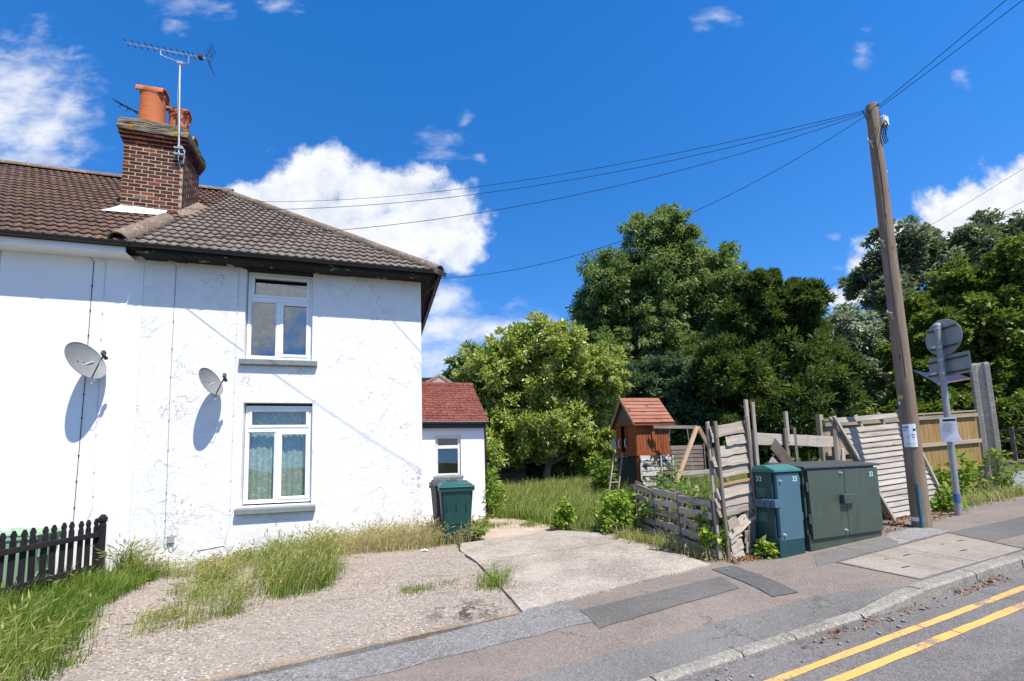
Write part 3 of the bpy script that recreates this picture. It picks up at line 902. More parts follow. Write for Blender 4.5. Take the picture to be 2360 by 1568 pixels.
def wall_panel(mb, a0, a1, z0, z1, holes, b0=0.0, b1=0.22):
    """front wall in the house frame with window holes (a0, a1, z0, z1)"""
    xs = sorted({a0, a1, *[h[0] for h in holes], *[h[1] for h in holes]})
    zs = sorted({z0, z1, *[h[2] for h in holes], *[h[3] for h in holes]})
    for i in range(len(xs) - 1):
        for j in range(len(zs) - 1):
            cx, cz = (xs[i] + xs[i + 1]) / 2, (zs[j] + zs[j + 1]) / 2
            if any(h[0] < cx < h[1] and h[2] < cz < h[3] for h in holes):
                continue
            A = [hw(xs[i], b0, zs[j]), hw(xs[i + 1], b0, zs[j]), hw(xs[i + 1], b0, zs[j + 1]), hw(xs[i], b0, zs[j + 1])]
            B = [hw(xs[i], b1, zs[j]), hw(xs[i + 1], b1, zs[j]), hw(xs[i + 1], b1, zs[j + 1]), hw(xs[i], b1, zs[j + 1])]
            mb.add(A, [(0, 1, 2, 3)])
            mb.add(B, [(3, 2, 1, 0)])
    for h in holes + [(a0, a1, z0, z1)]:
        q = [(h[0], h[2]), (h[1], h[2]), (h[1], h[3]), (h[0], h[3])]
        for k in range(4):
            p, r_ = q[k], q[(k + 1) % 4]
            mb.add([hw(p[0], b0, p[1]), hw(r_[0], b0, r_[1]), hw(r_[0], b1, r_[1]), hw(p[0], b1, p[1])], [(0, 3, 2, 1)])


def window(parent, a0, a1, z0, z1, rec, curtain=None, mat='upvc_white', M=None, sill=None, top=0.30, two=True, sillmat='sill_grey', glass='window_glass'):
    """frame with a top light over a fixed light and an opening casement"""
    M = M or MH
    fr = MB()
    t, d0, d1 = 0.055, rec, rec + 0.06

    def bar(mb, x0, x1, y0, y1, p=0.0):
        mb.box((x0, d0 - p, y0), (x1, d1, y1), M)
    zt = z1 - (z1 - z0) * top
    bar(fr, a0, a0 + t, z0, z1)
    bar(fr, a1 - t, a1, z0, z1)
    bar(fr, a0 + t, a1 - t, z0, z0 + t)
    bar(fr, a0 + t, a1 - t, z1 - t, z1)
    bar(fr, a0 + t, a1 - t, zt - t * 0.7, zt + t * 0.7, 0.003)
    am = a0 + (a1 - a0) * 0.47
    if two:
        bar(fr, am - t * 0.6, am + t * 0.6, z0 + t, zt - t * 0.7, 0.004)
    w = fr.build('window', mat, parent, bevel=0.006)
    panes = [(a0 + t, a1 - t, zt + t * 0.7, z1 - t)]
    if two:
        panes += [(a0 + t, am - t * 0.6, z0 + t, zt - t * 0.7), (am + t * 0.6, a1 - t, z0 + t, zt - t * 0.7)]
    else:
        panes += [(a0 + t, a1 - t, z0 + t, zt - t * 0.7)]
    for k, (x0, x1, y0, y1) in enumerate(panes):
        c = 0.0
        if two and k in (0, 2):
            c = 0.05
            cs = MB()
            cs.box((x0, d0 - 0.014, y0), (x0 + c, d1 - 0.012, y1), M)
            cs.box((x1 - c, d0 - 0.014, y0), (x1, d1 - 0.012, y1), M)
            cs.box((x0 + c, d0 - 0.014, y0), (x1 - c, d1 - 0.012, y0 + c), M)
            cs.box((x0 + c, d0 - 0.014, y1 - c), (x1 - c, d1 - 0.012, y1), M)
            cs.build('casement', mat, w, bevel=0.006)
        elif two:
            c = 0.014
            cs = MB()
            for q in ((x0, x0 + c, y0, y1), (x1 - c, x1, y0, y1), (x0 + c, x1 - c, y0, y0 + c), (x0 + c, x1 - c, y1 - c, y1)):
                cs.box((q[0], d0 + 0.012, q[2]), (q[1], d1 - 0.012, q[3]), M)
            cs.build('glazing_bead', mat, w)
        g = MB()
        g.box((x0 + c, d0 + 0.028, y0 + c), (x1 - c, d0 + 0.034, y1 - c), M)
        g.build('pane', glass, w)
    if curtain:
        cu = MB()
        n = 40
        for i in range(n + 1):
            x = a0 + 0.02 + (a1 - a0 - 0.04) * i / n
            y = rec + 0.15 + 0.012 * math.sin(i * 1.7) + 0.008 * math.sin(i * 0.6)
            cu.v += [tuple(M @ Vector((x, y, z0 + 0.02))), tuple(M @ Vector((x, y - 0.004, z1 - 0.03)))]
        cu.f = [(2 * i, 2 * i + 2, 2 * i + 3, 2 * i + 1) for i in range(n)]
        cu.build('curtain', curtain, w, True)
    if sill:
        sx0, sx1, sz0, sz1, out, bk = sill
        s_ = MB()
        s_.hexa([M @ Vector(p) for p in ((sx0, -out, sz0), (sx1, -out, sz0), (sx1, bk, sz0), (sx0, bk, sz0))],
                [M @ Vector(p) for p in ((sx0, -out, sz1), (sx1, -out, sz1), (sx1, bk, sz1 + 0.03), (sx0, bk, sz1 + 0.03))])
        s_.build('sill', sillmat, w, bevel=0.012)
    return w


PITCHA = R(37.5)
EAVE_B, EAVE_Z = -0.40, 5.245
HIP_A = 0.30                     # eave corner on the hip
RIDGE_T = 5.3


def slope_frame(a, t):
    """matrix on the front roof slope: a along the eave, t up the slope measured in plan"""
    M = frame(hw(a, EAVE_B + t, EAVE_Z + t * math.tan(PITCHA)), EH, -NH * math.sin(PITCHA) + Vector((0, 0, 1)) * math.cos(PITCHA))
    return M


def tile_mesh(w=0.3, l=0.36, roll=0.026, lift=0.036):
    m = MB()
    xs = np.linspace(0, w, 13)
    h = [roll * (math.exp(-((x - w * 0.25) / (w * 0.11)) ** 2) + math.exp(-((x - w * 0.75) / (w * 0.11)) ** 2)) for x in xs]
    for x, z in zip(xs, h):
        m.v += [(x, 0, z + lift), (x, l, z), (x, 0, z + lift - 0.034)]
    for i in range(12):
        k = 3 * i
        m.f += [(k, k + 3, k + 4, k + 1), (k + 2, k + 5, k + 3, k)]
    me = m.mesh('tile')
    me.polygons.foreach_set('use_smooth', [j % 2 == 0 for j in range(len(me.polygons))])
    return me


def half_round(L, r_, th=0.02, n=10, taper=0.0):
    """half-round ridge tile along X, open below"""
    m = MB()
    for x, k in ((0, 1.0), (L, 1.0 - taper)):
        for rr in (r_, r_ - th):
            for i in range(n + 1):
                t = math.pi * i / n
                m.v.append((x, rr * k * math.cos(t), rr * k * math.sin(t)))
    q = n + 1
    for i in range(n):
        m.f += [(i, i + 1, 2 * q + i + 1, 2 * q + i), (q + i + 1, q + i, 3 * q + i, 3 * q + i + 1), (i, q + i, q + i + 1, i + 1), (2 * q + i, 2 * q + i + 1, 3 * q + i + 1, 3 * q + i)]
    return m.mesh('ridge_tile')


def lay_tiles(roof, mat, a_min, a_max, hip, seed, keep=None):
    me = tile_mesh()
    me.materials.append(MATS[mat])
    r_ = random.Random(seed)
    gauge = 0.305
    rows = int(RIDGE_T / math.cos(PITCHA) / gauge) + 1
    hipn = (EH * 1 + NH * 1).normalized()
    for i in range(rows):
        t = i * gauge * math.cos(PITCHA) - 0.03
        a = a_min
        while a < a_max:
            lim = HIP_A - t if hip else 1e9
            if a < lim + 0.02 and t < RIDGE_T - 0.05:
                M_ = slope_frame(a, t) @ Matrix.Rotation(r_.uniform(-0.006, 0.006), 4, 'Z') @ T(0, r_.uniform(-0.008, 0.008), 0.012 + r_.uniform(-0.003, 0.004))
                if keep and not keep(a, t):
                    a += 0.302
                    continue
                if hip and a + 0.30 > lim - 0.32:
                    m2 = me.copy()
                    bm = bmesh.new()
                    bm.from_mesh(m2)
                    Mi = M_.inverted()
                    co = Mi @ hw(HIP_A, EAVE_B, EAVE_Z)
                    no = Mi.to_3x3() @ hipn
                    bmesh.ops.bisect_plane(bm, geom=bm.verts[:] + bm.edges[:] + bm.faces[:], plane_co=co, plane_no=no, clear_outer=True)
                    if len(bm.faces) == 0:
                        bm.free()
                        a += 0.302
                        continue
                    bm.to_mesh(m2)
                    bm.free()
                    obj('roof_tile', m2, mat, roof, M_)
                else:
                    obj('roof_tile', me, mat, roof, M_)
            a += 0.302


def build_house():
    up = (-3.15, -2.02, 3.475, 5.19)
    lo = (-3.13, -1.995, 0.84, 2.67)
    PA = -4.72                                        # party line between the two cottages
    H = thing('end_cottage', 'white rendered end cottage with hipped brown tile roof and flaking front wall', 'house', hw(-2.4, 4, 0.0))
    w = MB()
    wall_panel(w, PA, 0.0, -0.5, 5.27, [up, lo])
    # side, back and party walls
    for (a0, a1, b0, b1) in ((-0.22, 0.0, 0.22, 9.0), (PA, -0.22, 8.78, 9.0), (PA, PA + 0.15, 0.22, 8.78)):
        w.box((a0, b0, -0.5), (a1, b1, 5.27), MH)
    w.build('wall', 'white_render_rough', H)
    rm = MB()
    rm.box((PA + 0.16, 3.4, 0.1), (-0.23, 3.5, 5.2), MH)
    rm.box((PA + 0.151, 0.221, 2.72), (-0.221, 3.39, 2.9), MH)
    rm.box((PA + 0.151, 0.221, 0.0), (-0.221, 3.39, 0.09), MH)
    rm.box((PA + 0.151, 0.221, 5.202), (-0.221, 3.39, 5.25), MH)
    rm.box((PA + 0.152, 0.222, 0.1), (PA + 0.16, 3.39, 5.2), MH)
    rm.box((-0.23, 0.222, 0.1), (-0.222, 3.39, 5.2), MH)
    rm.build('inner_wall', 'interior_dark', H)
    window(H, up[0] + 0.012, up[1] - 0.012, up[2] + 0.01, up[3] - 0.06, 0.10, None, sill=(-3.21, -1.925, 3.345, 3.45, 0.085, 0.10), top=0.31, glass='window_glass_bright')
    window(H, lo[0] + 0.012, lo[1] - 0.012, lo[2] + 0.03, lo[3] - 0.05, 0.10, 'lace_curtain', sill=(-3.20, -1.92, 0.70, 0.80, 0.10, 0.10), top=0.25)
    # roof body
    rt = MB()
    zr = EAVE_Z + RIDGE_T * math.tan(PITCHA)
    e0, e1 = hw(PA - 0.1, EAVE_B + 0.03, EAVE_Z - 0.01), hw(HIP_A - 0.03, EAVE_B + 0.03, EAVE_Z - 0.01)
    r0, r1 = hw(PA - 0.1, EAVE_B + RIDGE_T, zr), hw(HIP_A - RIDGE_T, EAVE_B + RIDGE_T, zr)
    k0, k1 = hw(PA - 0.1, EAVE_B + 2 * RIDGE_T, EAVE_Z), hw(HIP_A, EAVE_B + 2 * RIDGE_T, EAVE_Z)
    rt.add([e0, e1, r1, k1, k0], [(0, 1, 2), (1, 3, 2), (2, 3, 4), (0, 2, 4)])
    rt.add([hw(PA - 0.1, EAVE_B + 0.03, EAVE_Z - 0.03), hw(HIP_A - 0.03, EAVE_B + 0.03, EAVE_Z - 0.03), hw(HIP_A - 0.03, EAVE_B + 2 * RIDGE_T, EAVE_Z - 0.03), hw(PA - 0.1, EAVE_B + 2 * RIDGE_T, EAVE_Z - 0.03)], [(3, 2, 1, 0)])
    roof = rt.build('roof', 'roof_underlay', H)
    lay_tiles(roof, 'tile_grey_brown', PA - 0.02, HIP_A, True, 3, lambda a, t: not (a < -4.9 and 2.2 < t < 2.9))
    # tiles of the side slope, out of the camera's sight: one part
    sm = MB()
    for i in range(int(RIDGE_T / 0.242)):
        t = i * 0.242
        sm.add([hw(HIP_A - t, EAVE_B + t, EAVE_Z + t * math.tan(PITCHA) + 0.05), hw(HIP_A - t, EAVE_B + 2 * RIDGE_T - t, EAVE_Z + t * math.tan(PITCHA) + 0.05),
                hw(HIP_A - t - 0.27, EAVE_B + 2 * RIDGE_T - t - 0.27, EAVE_Z + (t + 0.27) * math.tan(PITCHA) + 0.02), hw(HIP_A - t - 0.27, EAVE_B + t + 0.27, EAVE_Z + (t + 0.27) * math.tan(PITCHA) + 0.02)], [(0, 1, 2, 3)])
    s_ = sm.build('side_slope', 'tile_grey_brown', roof)
    s_['kind'] = 'stuff'
    # hip and ridge tiles
    hr = half_round(0.33, 0.125, 0.022)
    hr.materials.append(MATS['tile_hip'])
    n = 26
    L = RIDGE_T / n
    hd = (hw(-1, 1, math.tan(PITCHA)) - hw(0, 0, 0)).normalized()
    for i in range(n):
        t = i * L - 0.02
        p = hw(HIP_A - t, EAVE_B + t, EAVE_Z + t * math.tan(PITCHA) + 0.01)
        obj('hip_tile', hr, 'tile_hip', roof, frame(p, hd, (0, 0, 1)) @ T(0, random.uniform(-0.01, 0.01), random.uniform(-0.004, 0.006)))
    # rough mortar bed under the hip tiles
    mo = MB()
    for i in range(44):
        t = i * RIDGE_T / 44
        c = hw(HIP_A - t, EAVE_B + t, EAVE_Z + t * math.tan(PITCHA) + 0.0)
        mo.box((-0.10, -0.125 + random.uniform(-0.02, 0.01), -0.04), (0.10, 0.12, 0.035 + random.uniform(-0.01, 0.01)), frame(c, hd, (0, 0, 1)))
    mo.build('hip_mortar', 'tile_hip', roof)
    # gutter along both eaves, fascia and soffit
    def gutter(p0, p1, out, name='gutter', parent=H):
        g = MB()
        n_ = 10
        d = (p1 - p0).normalized()
        for p in (p0, p1):
            for rr in (0.058, 0.052):
                for i in range(n_ + 1):
                    t = math.pi * (1 + i / n_)
                    g.v.append(tuple(p + out * (rr * math.cos(t)) + Vector((0, 0, rr * math.sin(t)))))
        q = n_ + 1
        for i in range(n_):
            g.f += [(i, i + 1, 2 * q + i + 1, 2 * q + i), (q + i + 1, q + i, 3 * q + i, 3 * q + i + 1)]
        g.f += [tuple(range(q)), tuple(reversed(range(2 * q, 3 * q))), (0, 2 * q, 3 * q, q), (n_, q + n_, 3 * q + n_, 2 * q + n_)]
        o = g.build(name, 'black_plastic', parent, True)
        L_ = (p1 - p0).length
        k = int(L_ / 1.0)
        for i in range(k + 1):
            c = p0 + d * (0.12 + (L_ - 0.24) * i / max(k, 1))
            j = MB()
            Mj = frame(c, d, (0, 0, 1))
            for a_ in range(8):
                t0, t1 = math.pi * (1 + a_ / 8), math.pi * (1 + (a_ + 1) / 8)
                v = []
                for x in (-0.03, 0.03):
                    for t in (t0, t1):
                        v.append(Mj @ Vector((x, 0.063 * math.cos(t), 0.063 * math.sin(t))))
                j.add(v, [(0, 1, 3, 2)])
            j.box((-0.012, 0.03, -0.02), (0.012, 0.09, 0.0), Mj)
            j.build('gutter_bracket', 'black_plastic', o)
        return o
    GZ = EAVE_Z + 0.01
    gutter(hw(PA - 0.02, EAVE_B - 0.03, GZ), hw(HIP_A + 0.06, EAVE_B - 0.03, GZ - 0.005), NH)
    gutter(hw(HIP_A + 0.04, EAVE_B + 0.06, GZ - 0.012), hw(HIP_A + 0.04, 9.3, GZ - 0.02), -EH)
    el = MB()
    el.tube([hw(HIP_A + 0.04, EAVE_B - 0.03, GZ - 0.045), hw(HIP_A + 0.04, EAVE_B + 0.05, GZ - 0.05), hw(HIP_A - 0.05, EAVE_B + 0.25, GZ - 0.2), hw(0.06, EAVE_B + 0.5, GZ - 0.3)], 0.034, 8)
    el.build('swan_neck_pipe', 'black_plastic', H, True)
    fs = MB()
    fs.box((PA + 0.02, EAVE_B + 0.03, EAVE_Z - 0.11), (HIP_A - 0.06, EAVE_B + 0.055, EAVE_Z - 0.035), MH)
    fs.box((HIP_A - 0.085, EAVE_B + 0.055, EAVE_Z - 0.11), (HIP_A - 0.06, 9.2, EAVE_Z - 0.035), MH)
    fs.build('fascia', 'peeling_black_timber', H)
    sf = MB()
    a = PA + 0.02
    while a < HIP_A - 0.1:                             # soffit boards laid across the overhang, some gaping
        wd = random.uniform(0.5, 0.9)
        d = random.uniform(-0.012, 0.006)
        sf.box((a, EAVE_B + 0.06, EAVE_Z - 0.085 + d), (min(a + wd, HIP_A - 0.09) - 0.012, -0.005, EAVE_Z - 0.07 + d), MH)
        a += wd
    sf.box((0.012, 0.0, EAVE_Z - 0.085), (HIP_A - 0.09, 9.0, EAVE_Z - 0.07), MH)
    sf.build('soffit', 'peeling_black_timber', H)
    wp = MB()
    wp.box((up[0] - 0.05, -0.03, 5.14), (up[1] + 0.0, 0.09, 5.20), MH)
    wp.box((PA + 0.35, -0.028, 5.165), (up[0] - 0.05, -0.002, 5.185), MH)
    wp.box((up[1] + 0.005, -0.026, 5.17), (-0.12, -0.002, 5.185), MH)
    wp.build('lintel_board', 'peeling_black_timber', H)

    # chimney: mortar core, bricks laid on it, corbels, cap
    ca0, ca1, cb0, cb1 = -5.955, -4.875, 1.75, 2.62
    ch = MB()
    ch.box((ca0 - 0.0005, cb0 - 0.0005, 6.3), (ca1 + 0.0005, cb1 + 0.0005, 8.60), MH)
    chim = ch.build('chimney', 'mortar', H)
    bmesh_full = board_mesh(0.213, 0.1, 0.066, bev=0.004)
    half = board_mesh(0.102, 0.1, 0.066, bev=0.004)
    for me in (bmesh_full, half):
        me.materials.append(MATS['chimney_brick'])
    hid = MB()

    def roofz(b):
        return EAVE_Z + (b - EAVE_B) * math.tan(PITCHA)
    zc = 6.5
    k = 0
    while zc < 8.40:
        for face in range(4):
            ln = (ca1 - ca0) if face in (0, 2) else (cb1 - cb0)
            x = 0.0
            first = (k + (face % 2)) % 2 == 0
            seq = []
            if first:
                seq.append(0.103)
            while sum(seq) + 0.015 * len(seq) < ln - 0.05:
                rem = ln - (sum(seq) + 0.015 * len(seq))
                seq.append(0.215 if rem > 0.2 else max(rem - 0.002, 0.05))
            for L_ in seq:
                c = x + L_ / 2
                if c + L_ / 2 > ln + 0.02:
                    break
                if face == 0:
                    P_, d, o_ = hw(ca0 + c, cb0 + 0.046, zc), EH, -NH
                elif face == 1:
                    P_, d, o_ = hw(ca1 - 0.046, cb0 + c, zc), NH, EH
                elif face == 2:
                    P_, d, o_ = hw(ca0 + c, cb1 - 0.046, zc), EH, NH
                else:
                    P_, d, o_ = hw(ca0 + 0.046, cb0 + c, zc), NH, -EH
                bb = {0: cb0, 1: cb0 + c, 2: cb1, 3: cb0 + c}[face]
                if zc > roofz(bb) - 0.06:
                    Mx = frame(P_ + o_ * random.uniform(-0.002, 0.003), d, (0, 0, 1))
                    if face in (0, 1):
                        me = bmesh_full if L_ > 0.2 else half
                        Mx = Mx @ Matrix.Diagonal((L_ / (0.213 if L_ > 0.2 else 0.102), 1, 1, 1)) if 0.11 < L_ < 0.2 or L_ < 0.1 else Mx
                        obj('brick', me, 'chimney_brick', chim, Mx)
                    else:
                        hid.box((-L_ / 2, -0.05, -0.032), (L_ / 2, 0.05, 0.032), Mx)
                x += L_ + 0.015
        zc += 0.0815
        k += 1
    hb = hid.build('hidden_brickwork', 'chimney_brick', chim)
    hb['kind'] = 'stuff'
    for (z0, z1, o_) in ((8.405, 8.475, 0.03), (8.482, 8.552, 0.06), (8.56, 8.63, 0.085)):      # corbel courses
        for face in range(4):
            A0, A1, B0, B1 = ca0 - o_, ca1 + o_, cb0 - o_, cb1 + o_
            ln = (A1 - A0) if face in (0, 2) else (B1 - B0)
            n_ = max(3, round(ln / 0.225))
            for i in range(n_):
                c = (i + 0.5) * ln / n_
                P_, d = {0: (hw(A0 + c, B0 + 0.052, 0), EH), 1: (hw(A1 - 0.052, B0 + c, 0), NH), 2: (hw(A0 + c, B1 - 0.052, 0), EH), 3: (hw(A0 + 0.052, B0 + c, 0), NH)}[face]
                if face in (2, 3) and i > 1:
                    continue
                P_.z = (z0 + z1) / 2
                obj('brick', bmesh_full, 'chimney_brick', chim, frame(P_, d, (0, 0, 1)) @ Matrix.Diagonal(((ln / n_ - 0.008) / 0.213, 1, 1, 1)))
    cap = MB()
    o_ = 0.10
    cap.box((ca0 - o_, cb0 - o_, 8.64), (ca1 + o_, cb1 + o_, 8.79), MH)
    cap.hexa([hw(ca0 - o_ + 0.01, cb0 - o_ + 0.01, 8.792), hw(ca1 + o_ - 0.01, cb0 - o_ + 0.01, 8.792), hw(ca1 + o_ - 0.01, cb1 + o_ - 0.01, 8.792), hw(ca0 - o_ + 0.01, cb1 + o_ - 0.01, 8.792)],
             [hw(ca0 - o_ + 0.02, cb0 - o_ + 0.02, 8.92), hw(ca1 + o_ - 0.06, cb0 - o_ + 0.03, 8.92), hw(ca1 + o_ - 0.06, cb1 + o_ - 0.03, 8.92), hw(ca0 - o_ + 0.02, cb1 + o_ - 0.03, 8.92)])
    cp_ = cap.mesh('chimney_cap')
    bm = bmesh.new()
    bm.from_mesh(cp_)
    bmesh.ops.subdivide_edges(bm, edges=bm.edges[:], cuts=7, use_grid_fill=True)
    for v in bm.verts:
        v.co += Vector((random.uniform(-1, 1), random.uniform(-1, 1), random.uniform(-1, 1))) * 0.011
    bm.to_mesh(cp_)
    bm.free()
    obj('chimney_cap', cp_, 'chimney_cap', chim)
    # two pots with half-round hoods and one stub
    def pot(a, b, z, r_, h, hood):
        p = MB()
        p.lathe([(r_ * 1.06, 0), (r_ * 1.04, 0.1), (r_ * 0.95, h * 0.8), (r_ * 0.96, h * 0.86), (r_ * 1.01, h * 0.88), (r_ * 1.01, h * 0.93), (r_ * 0.95, h * 0.94), (r_ * 0.93, h), (r_ * 0.82, h), (r_ * 0.80, h * 0.5)], hw(a, b, z), 26)
        o = p.build('chimney_pot', 'terracotta', chim, True)
        if hood:
            Mh = frame(hw(a, b, z + h - 0.09) - EH * r_ * 1.08, EH, (0, 0, 1)) @ Matrix.Rotation(-0.03, 4, 'Y')
            obj('pot_hood', half_round(r_ * 2.12, r_ * 0.84, 0.03, 12), 'terracotta', o, Mh)
        return o
    pot(-5.57, 1.95, 8.88, 0.235, 0.88, True)
    pot(-5.22, 2.34, 8.88, 0.20, 0.80, True)
    obj('stub_tile', half_round(0.34, 0.15, 0.025, 12), 'chimney_cap', chim, frame(hw(-5.12, 2.12, 8.83), EH, (0, 0, 1)))
    fl = MB()
    fz = lambda b: roofz(b) + 0.075
    fl.add([hw(-6.07, 1.30, fz(1.30)), hw(-5.05, 1.42, fz(1.42)), hw(-5.12, 1.74, fz(1.70) + 0.06), hw(-5.93, 1.74, fz(1.70) + 0.08), hw(-6.0, 1.55, fz(1.55) + 0.01)], [(0, 1, 2, 3, 4)])
    fl.add([hw(-5.93, 1.742, fz(1.70) + 0.08), hw(-5.12, 1.742, fz(1.70) + 0.06), hw(-5.12, 1.742, fz(1.70) - 0.12), hw(-5.93, 1.742, fz(1.70) - 0.12)], [(3, 2, 1, 0)])
    fl.build('flashing', 'lead_white', chim)
    fil = MB()
    fil.add([hw(-4.87, 1.60, roofz(1.60) + 0.07), hw(-4.66, 1.72, roofz(1.72) + 0.05), hw(-4.62, 2.62, roofz(2.62) + 0.05), hw(-4.87, 2.62, roofz(2.62) + 0.17), hw(-4.87, 1.75, roofz(1.75) + 0.17)], [(0, 1, 2, 3, 4)])
    fil.build('mortar_fillet', 'tile_hip', chim)
    # half-round tiles covering the joint between the two roofs
    pj = half_round(0.42, 0.15, 0.025, 12)
    pj.materials.append(MATS['tile_hip'])
    dj = (hw(0.02, 1, math.tan(PITCHA)) - hw(0, 0, 0)).normalized()
    for i in range(5):
        t = 0.0 + i * 0.31
        obj('joint_tile', pj, 'tile_hip', roof, frame(hw(-4.93 + 0.008 * i, EAVE_B + t, EAVE_Z + t * math.tan(PITCHA) + 0.035), dj, (0, 0, 1)))
    em = MB()
    for i in range(12):
        t0, t1 = math.pi * i / 12, math.pi * (i + 1) / 12
        c = hw(-4.93, EAVE_B + 0.04, EAVE_Z + 0.03)
        em.add([c, c + EH * 0.125 * math.cos(t0) + Vector((0, 0, 0.125 * math.sin(t0))), c + EH * 0.125 * math.cos(t1) + Vector((0, 0, 0.125 * math.sin(t1)))], [(0, 1, 2)])
    em.build('joint_end_shade_mortar', 'peeling_black_timber', roof)  # black disc paints the shaded hollow of the open tile end, with mortar
    rr = half_round(0.42, 0.13, 0.022)
    rr.materials.append(MATS['tile_hip'])
    for i in range(2):
        obj('ridge_tile', rr, 'tile_hip', roof, frame(hw(HIP_A - RIDGE_T - 0.42 * (i + 1) + 0.2, EAVE_B + RIDGE_T, zr + 0.02), EH, (0, 0, 1)))

    # ---- neighbouring cottage on the left
    N = thing('neighbour_cottage', 'smooth white rendered neighbouring cottage at the left edge with brown tile roof', 'house', hw(-8, 4, -0.3))
    w = MB()
    nu = (-7.75, -6.655, 3.5, 5.16)
    wall_panel(w, -13.0, PA - 0.003, -0.8, 5.27, [nu], b0=-0.004)
    w.box((-13.0, 8.78, -0.8), (PA - 0.003, 9.0, 5.27), MH)
    w.box((-13.0, 0.22, -0.8), (-12.78, 8.78, 5.27), MH)
    w.build('wall', 'white_render_smooth', N)
    iw = MB()
    iw.box((-12.7, 2.4, 0), (PA - 0.2, 2.5, 5.2), MH)
    iw.build('inner_wall', 'interior_dark', N)
    window(N, nu[0] + 0.01, nu[1] - 0.01, nu[2] + 0.01, nu[3] - 0.02, 0.10, sill=(nu[0] - 0.06, nu[1] + 0.06, 3.36, 3.46, 0.085, 0.10))
    rt = MB()
    e0, e1 = hw(-13.3, EAVE_B + 0.03, EAVE_Z - 0.012), hw(PA - 0.1, EAVE_B + 0.03, EAVE_Z - 0.012)
    r0, r1 = hw(-13.3, EAVE_B + RIDGE_T, zr), hw(PA - 0.1, EAVE_B + RIDGE_T, zr)
    k0, k1 = hw(-13.3, EAVE_B + 2 * RIDGE_T, EAVE_Z), hw(PA - 0.1, EAVE_B + 2 * RIDGE_T, EAVE_Z)
    rt.add([e0, e1, r1, r0, k1, k0], [(0, 1, 2, 3), (3, 2, 4, 5), (0, 3, 5), (1, 4, 2)])
    rt.add([hw(-13.3, EAVE_B + 0.03, EAVE_Z - 0.035), hw(PA - 0.1, EAVE_B + 0.03, EAVE_Z - 0.035), hw(PA - 0.1, EAVE_B + 2 * RIDGE_T, EAVE_Z - 0.035), hw(-13.3, EAVE_B + 2 * RIDGE_T, EAVE_Z - 0.035)], [(3, 2, 1, 0)])
    nroof = rt.build('roof', 'roof_underlay', N)
    vis = lambda a, t: a > -7.5 - 0.62 * t and not (a > -6.0 and 2.15 < t < 2.95)
    lay_tiles(nroof, 'tile_brown', PA - 0.02 - 0.302 * 19, PA - 0.32, False, 5, vis)
    far = MB()
    for i in range(22):
        t = i * 0.242
        a1 = -7.55 - 0.62 * t
        far.add([hw(-13.2, EAVE_B + t, EAVE_Z + t * math.tan(PITCHA) + 0.05), hw(a1, EAVE_B + t, EAVE_Z + t * math.tan(PITCHA) + 0.05), hw(a1, EAVE_B + t + 0.26, EAVE_Z + (t + 0.26) * math.tan(PITCHA) + 0.02), hw(-13.2, EAVE_B + t + 0.26, EAVE_Z + (t + 0.26) * math.tan(PITCHA) + 0.02)], [(0, 1, 2, 3)])
    f_ = far.build('rest_of_slope', 'tile_brown', nroof)
    f_['kind'] = 'stuff'
    for i in range(18):
        obj('ridge_tile', rr, 'tile_hip', nroof, frame(hw(-5.3 - 0.41 * (i + 1), EAVE_B + RIDGE_T, zr + 0.02 + random.uniform(-0.006, 0.006)), EH, (0, 0, 1)))
    gutter(hw(-13.2, EAVE_B - 0.02, GZ + 0.01), hw(PA - 0.04, EAVE_B - 0.02, GZ + 0.005), NH, parent=N)
    sf = MB()
    sf.box((-13.0, EAVE_B + 0.05, EAVE_Z - 0.13), (PA - 0.13, EAVE_B + 0.07, EAVE_Z - 0.035), MH)
    sf.box((-13.0, EAVE_B + 0.07, EAVE_Z - 0.125), (PA - 0.13, -0.006, EAVE_Z - 0.11), MH)
    sf.build('soffit', 'upvc_white', N)

    # ---- flat of the rear extension
    build_extension()


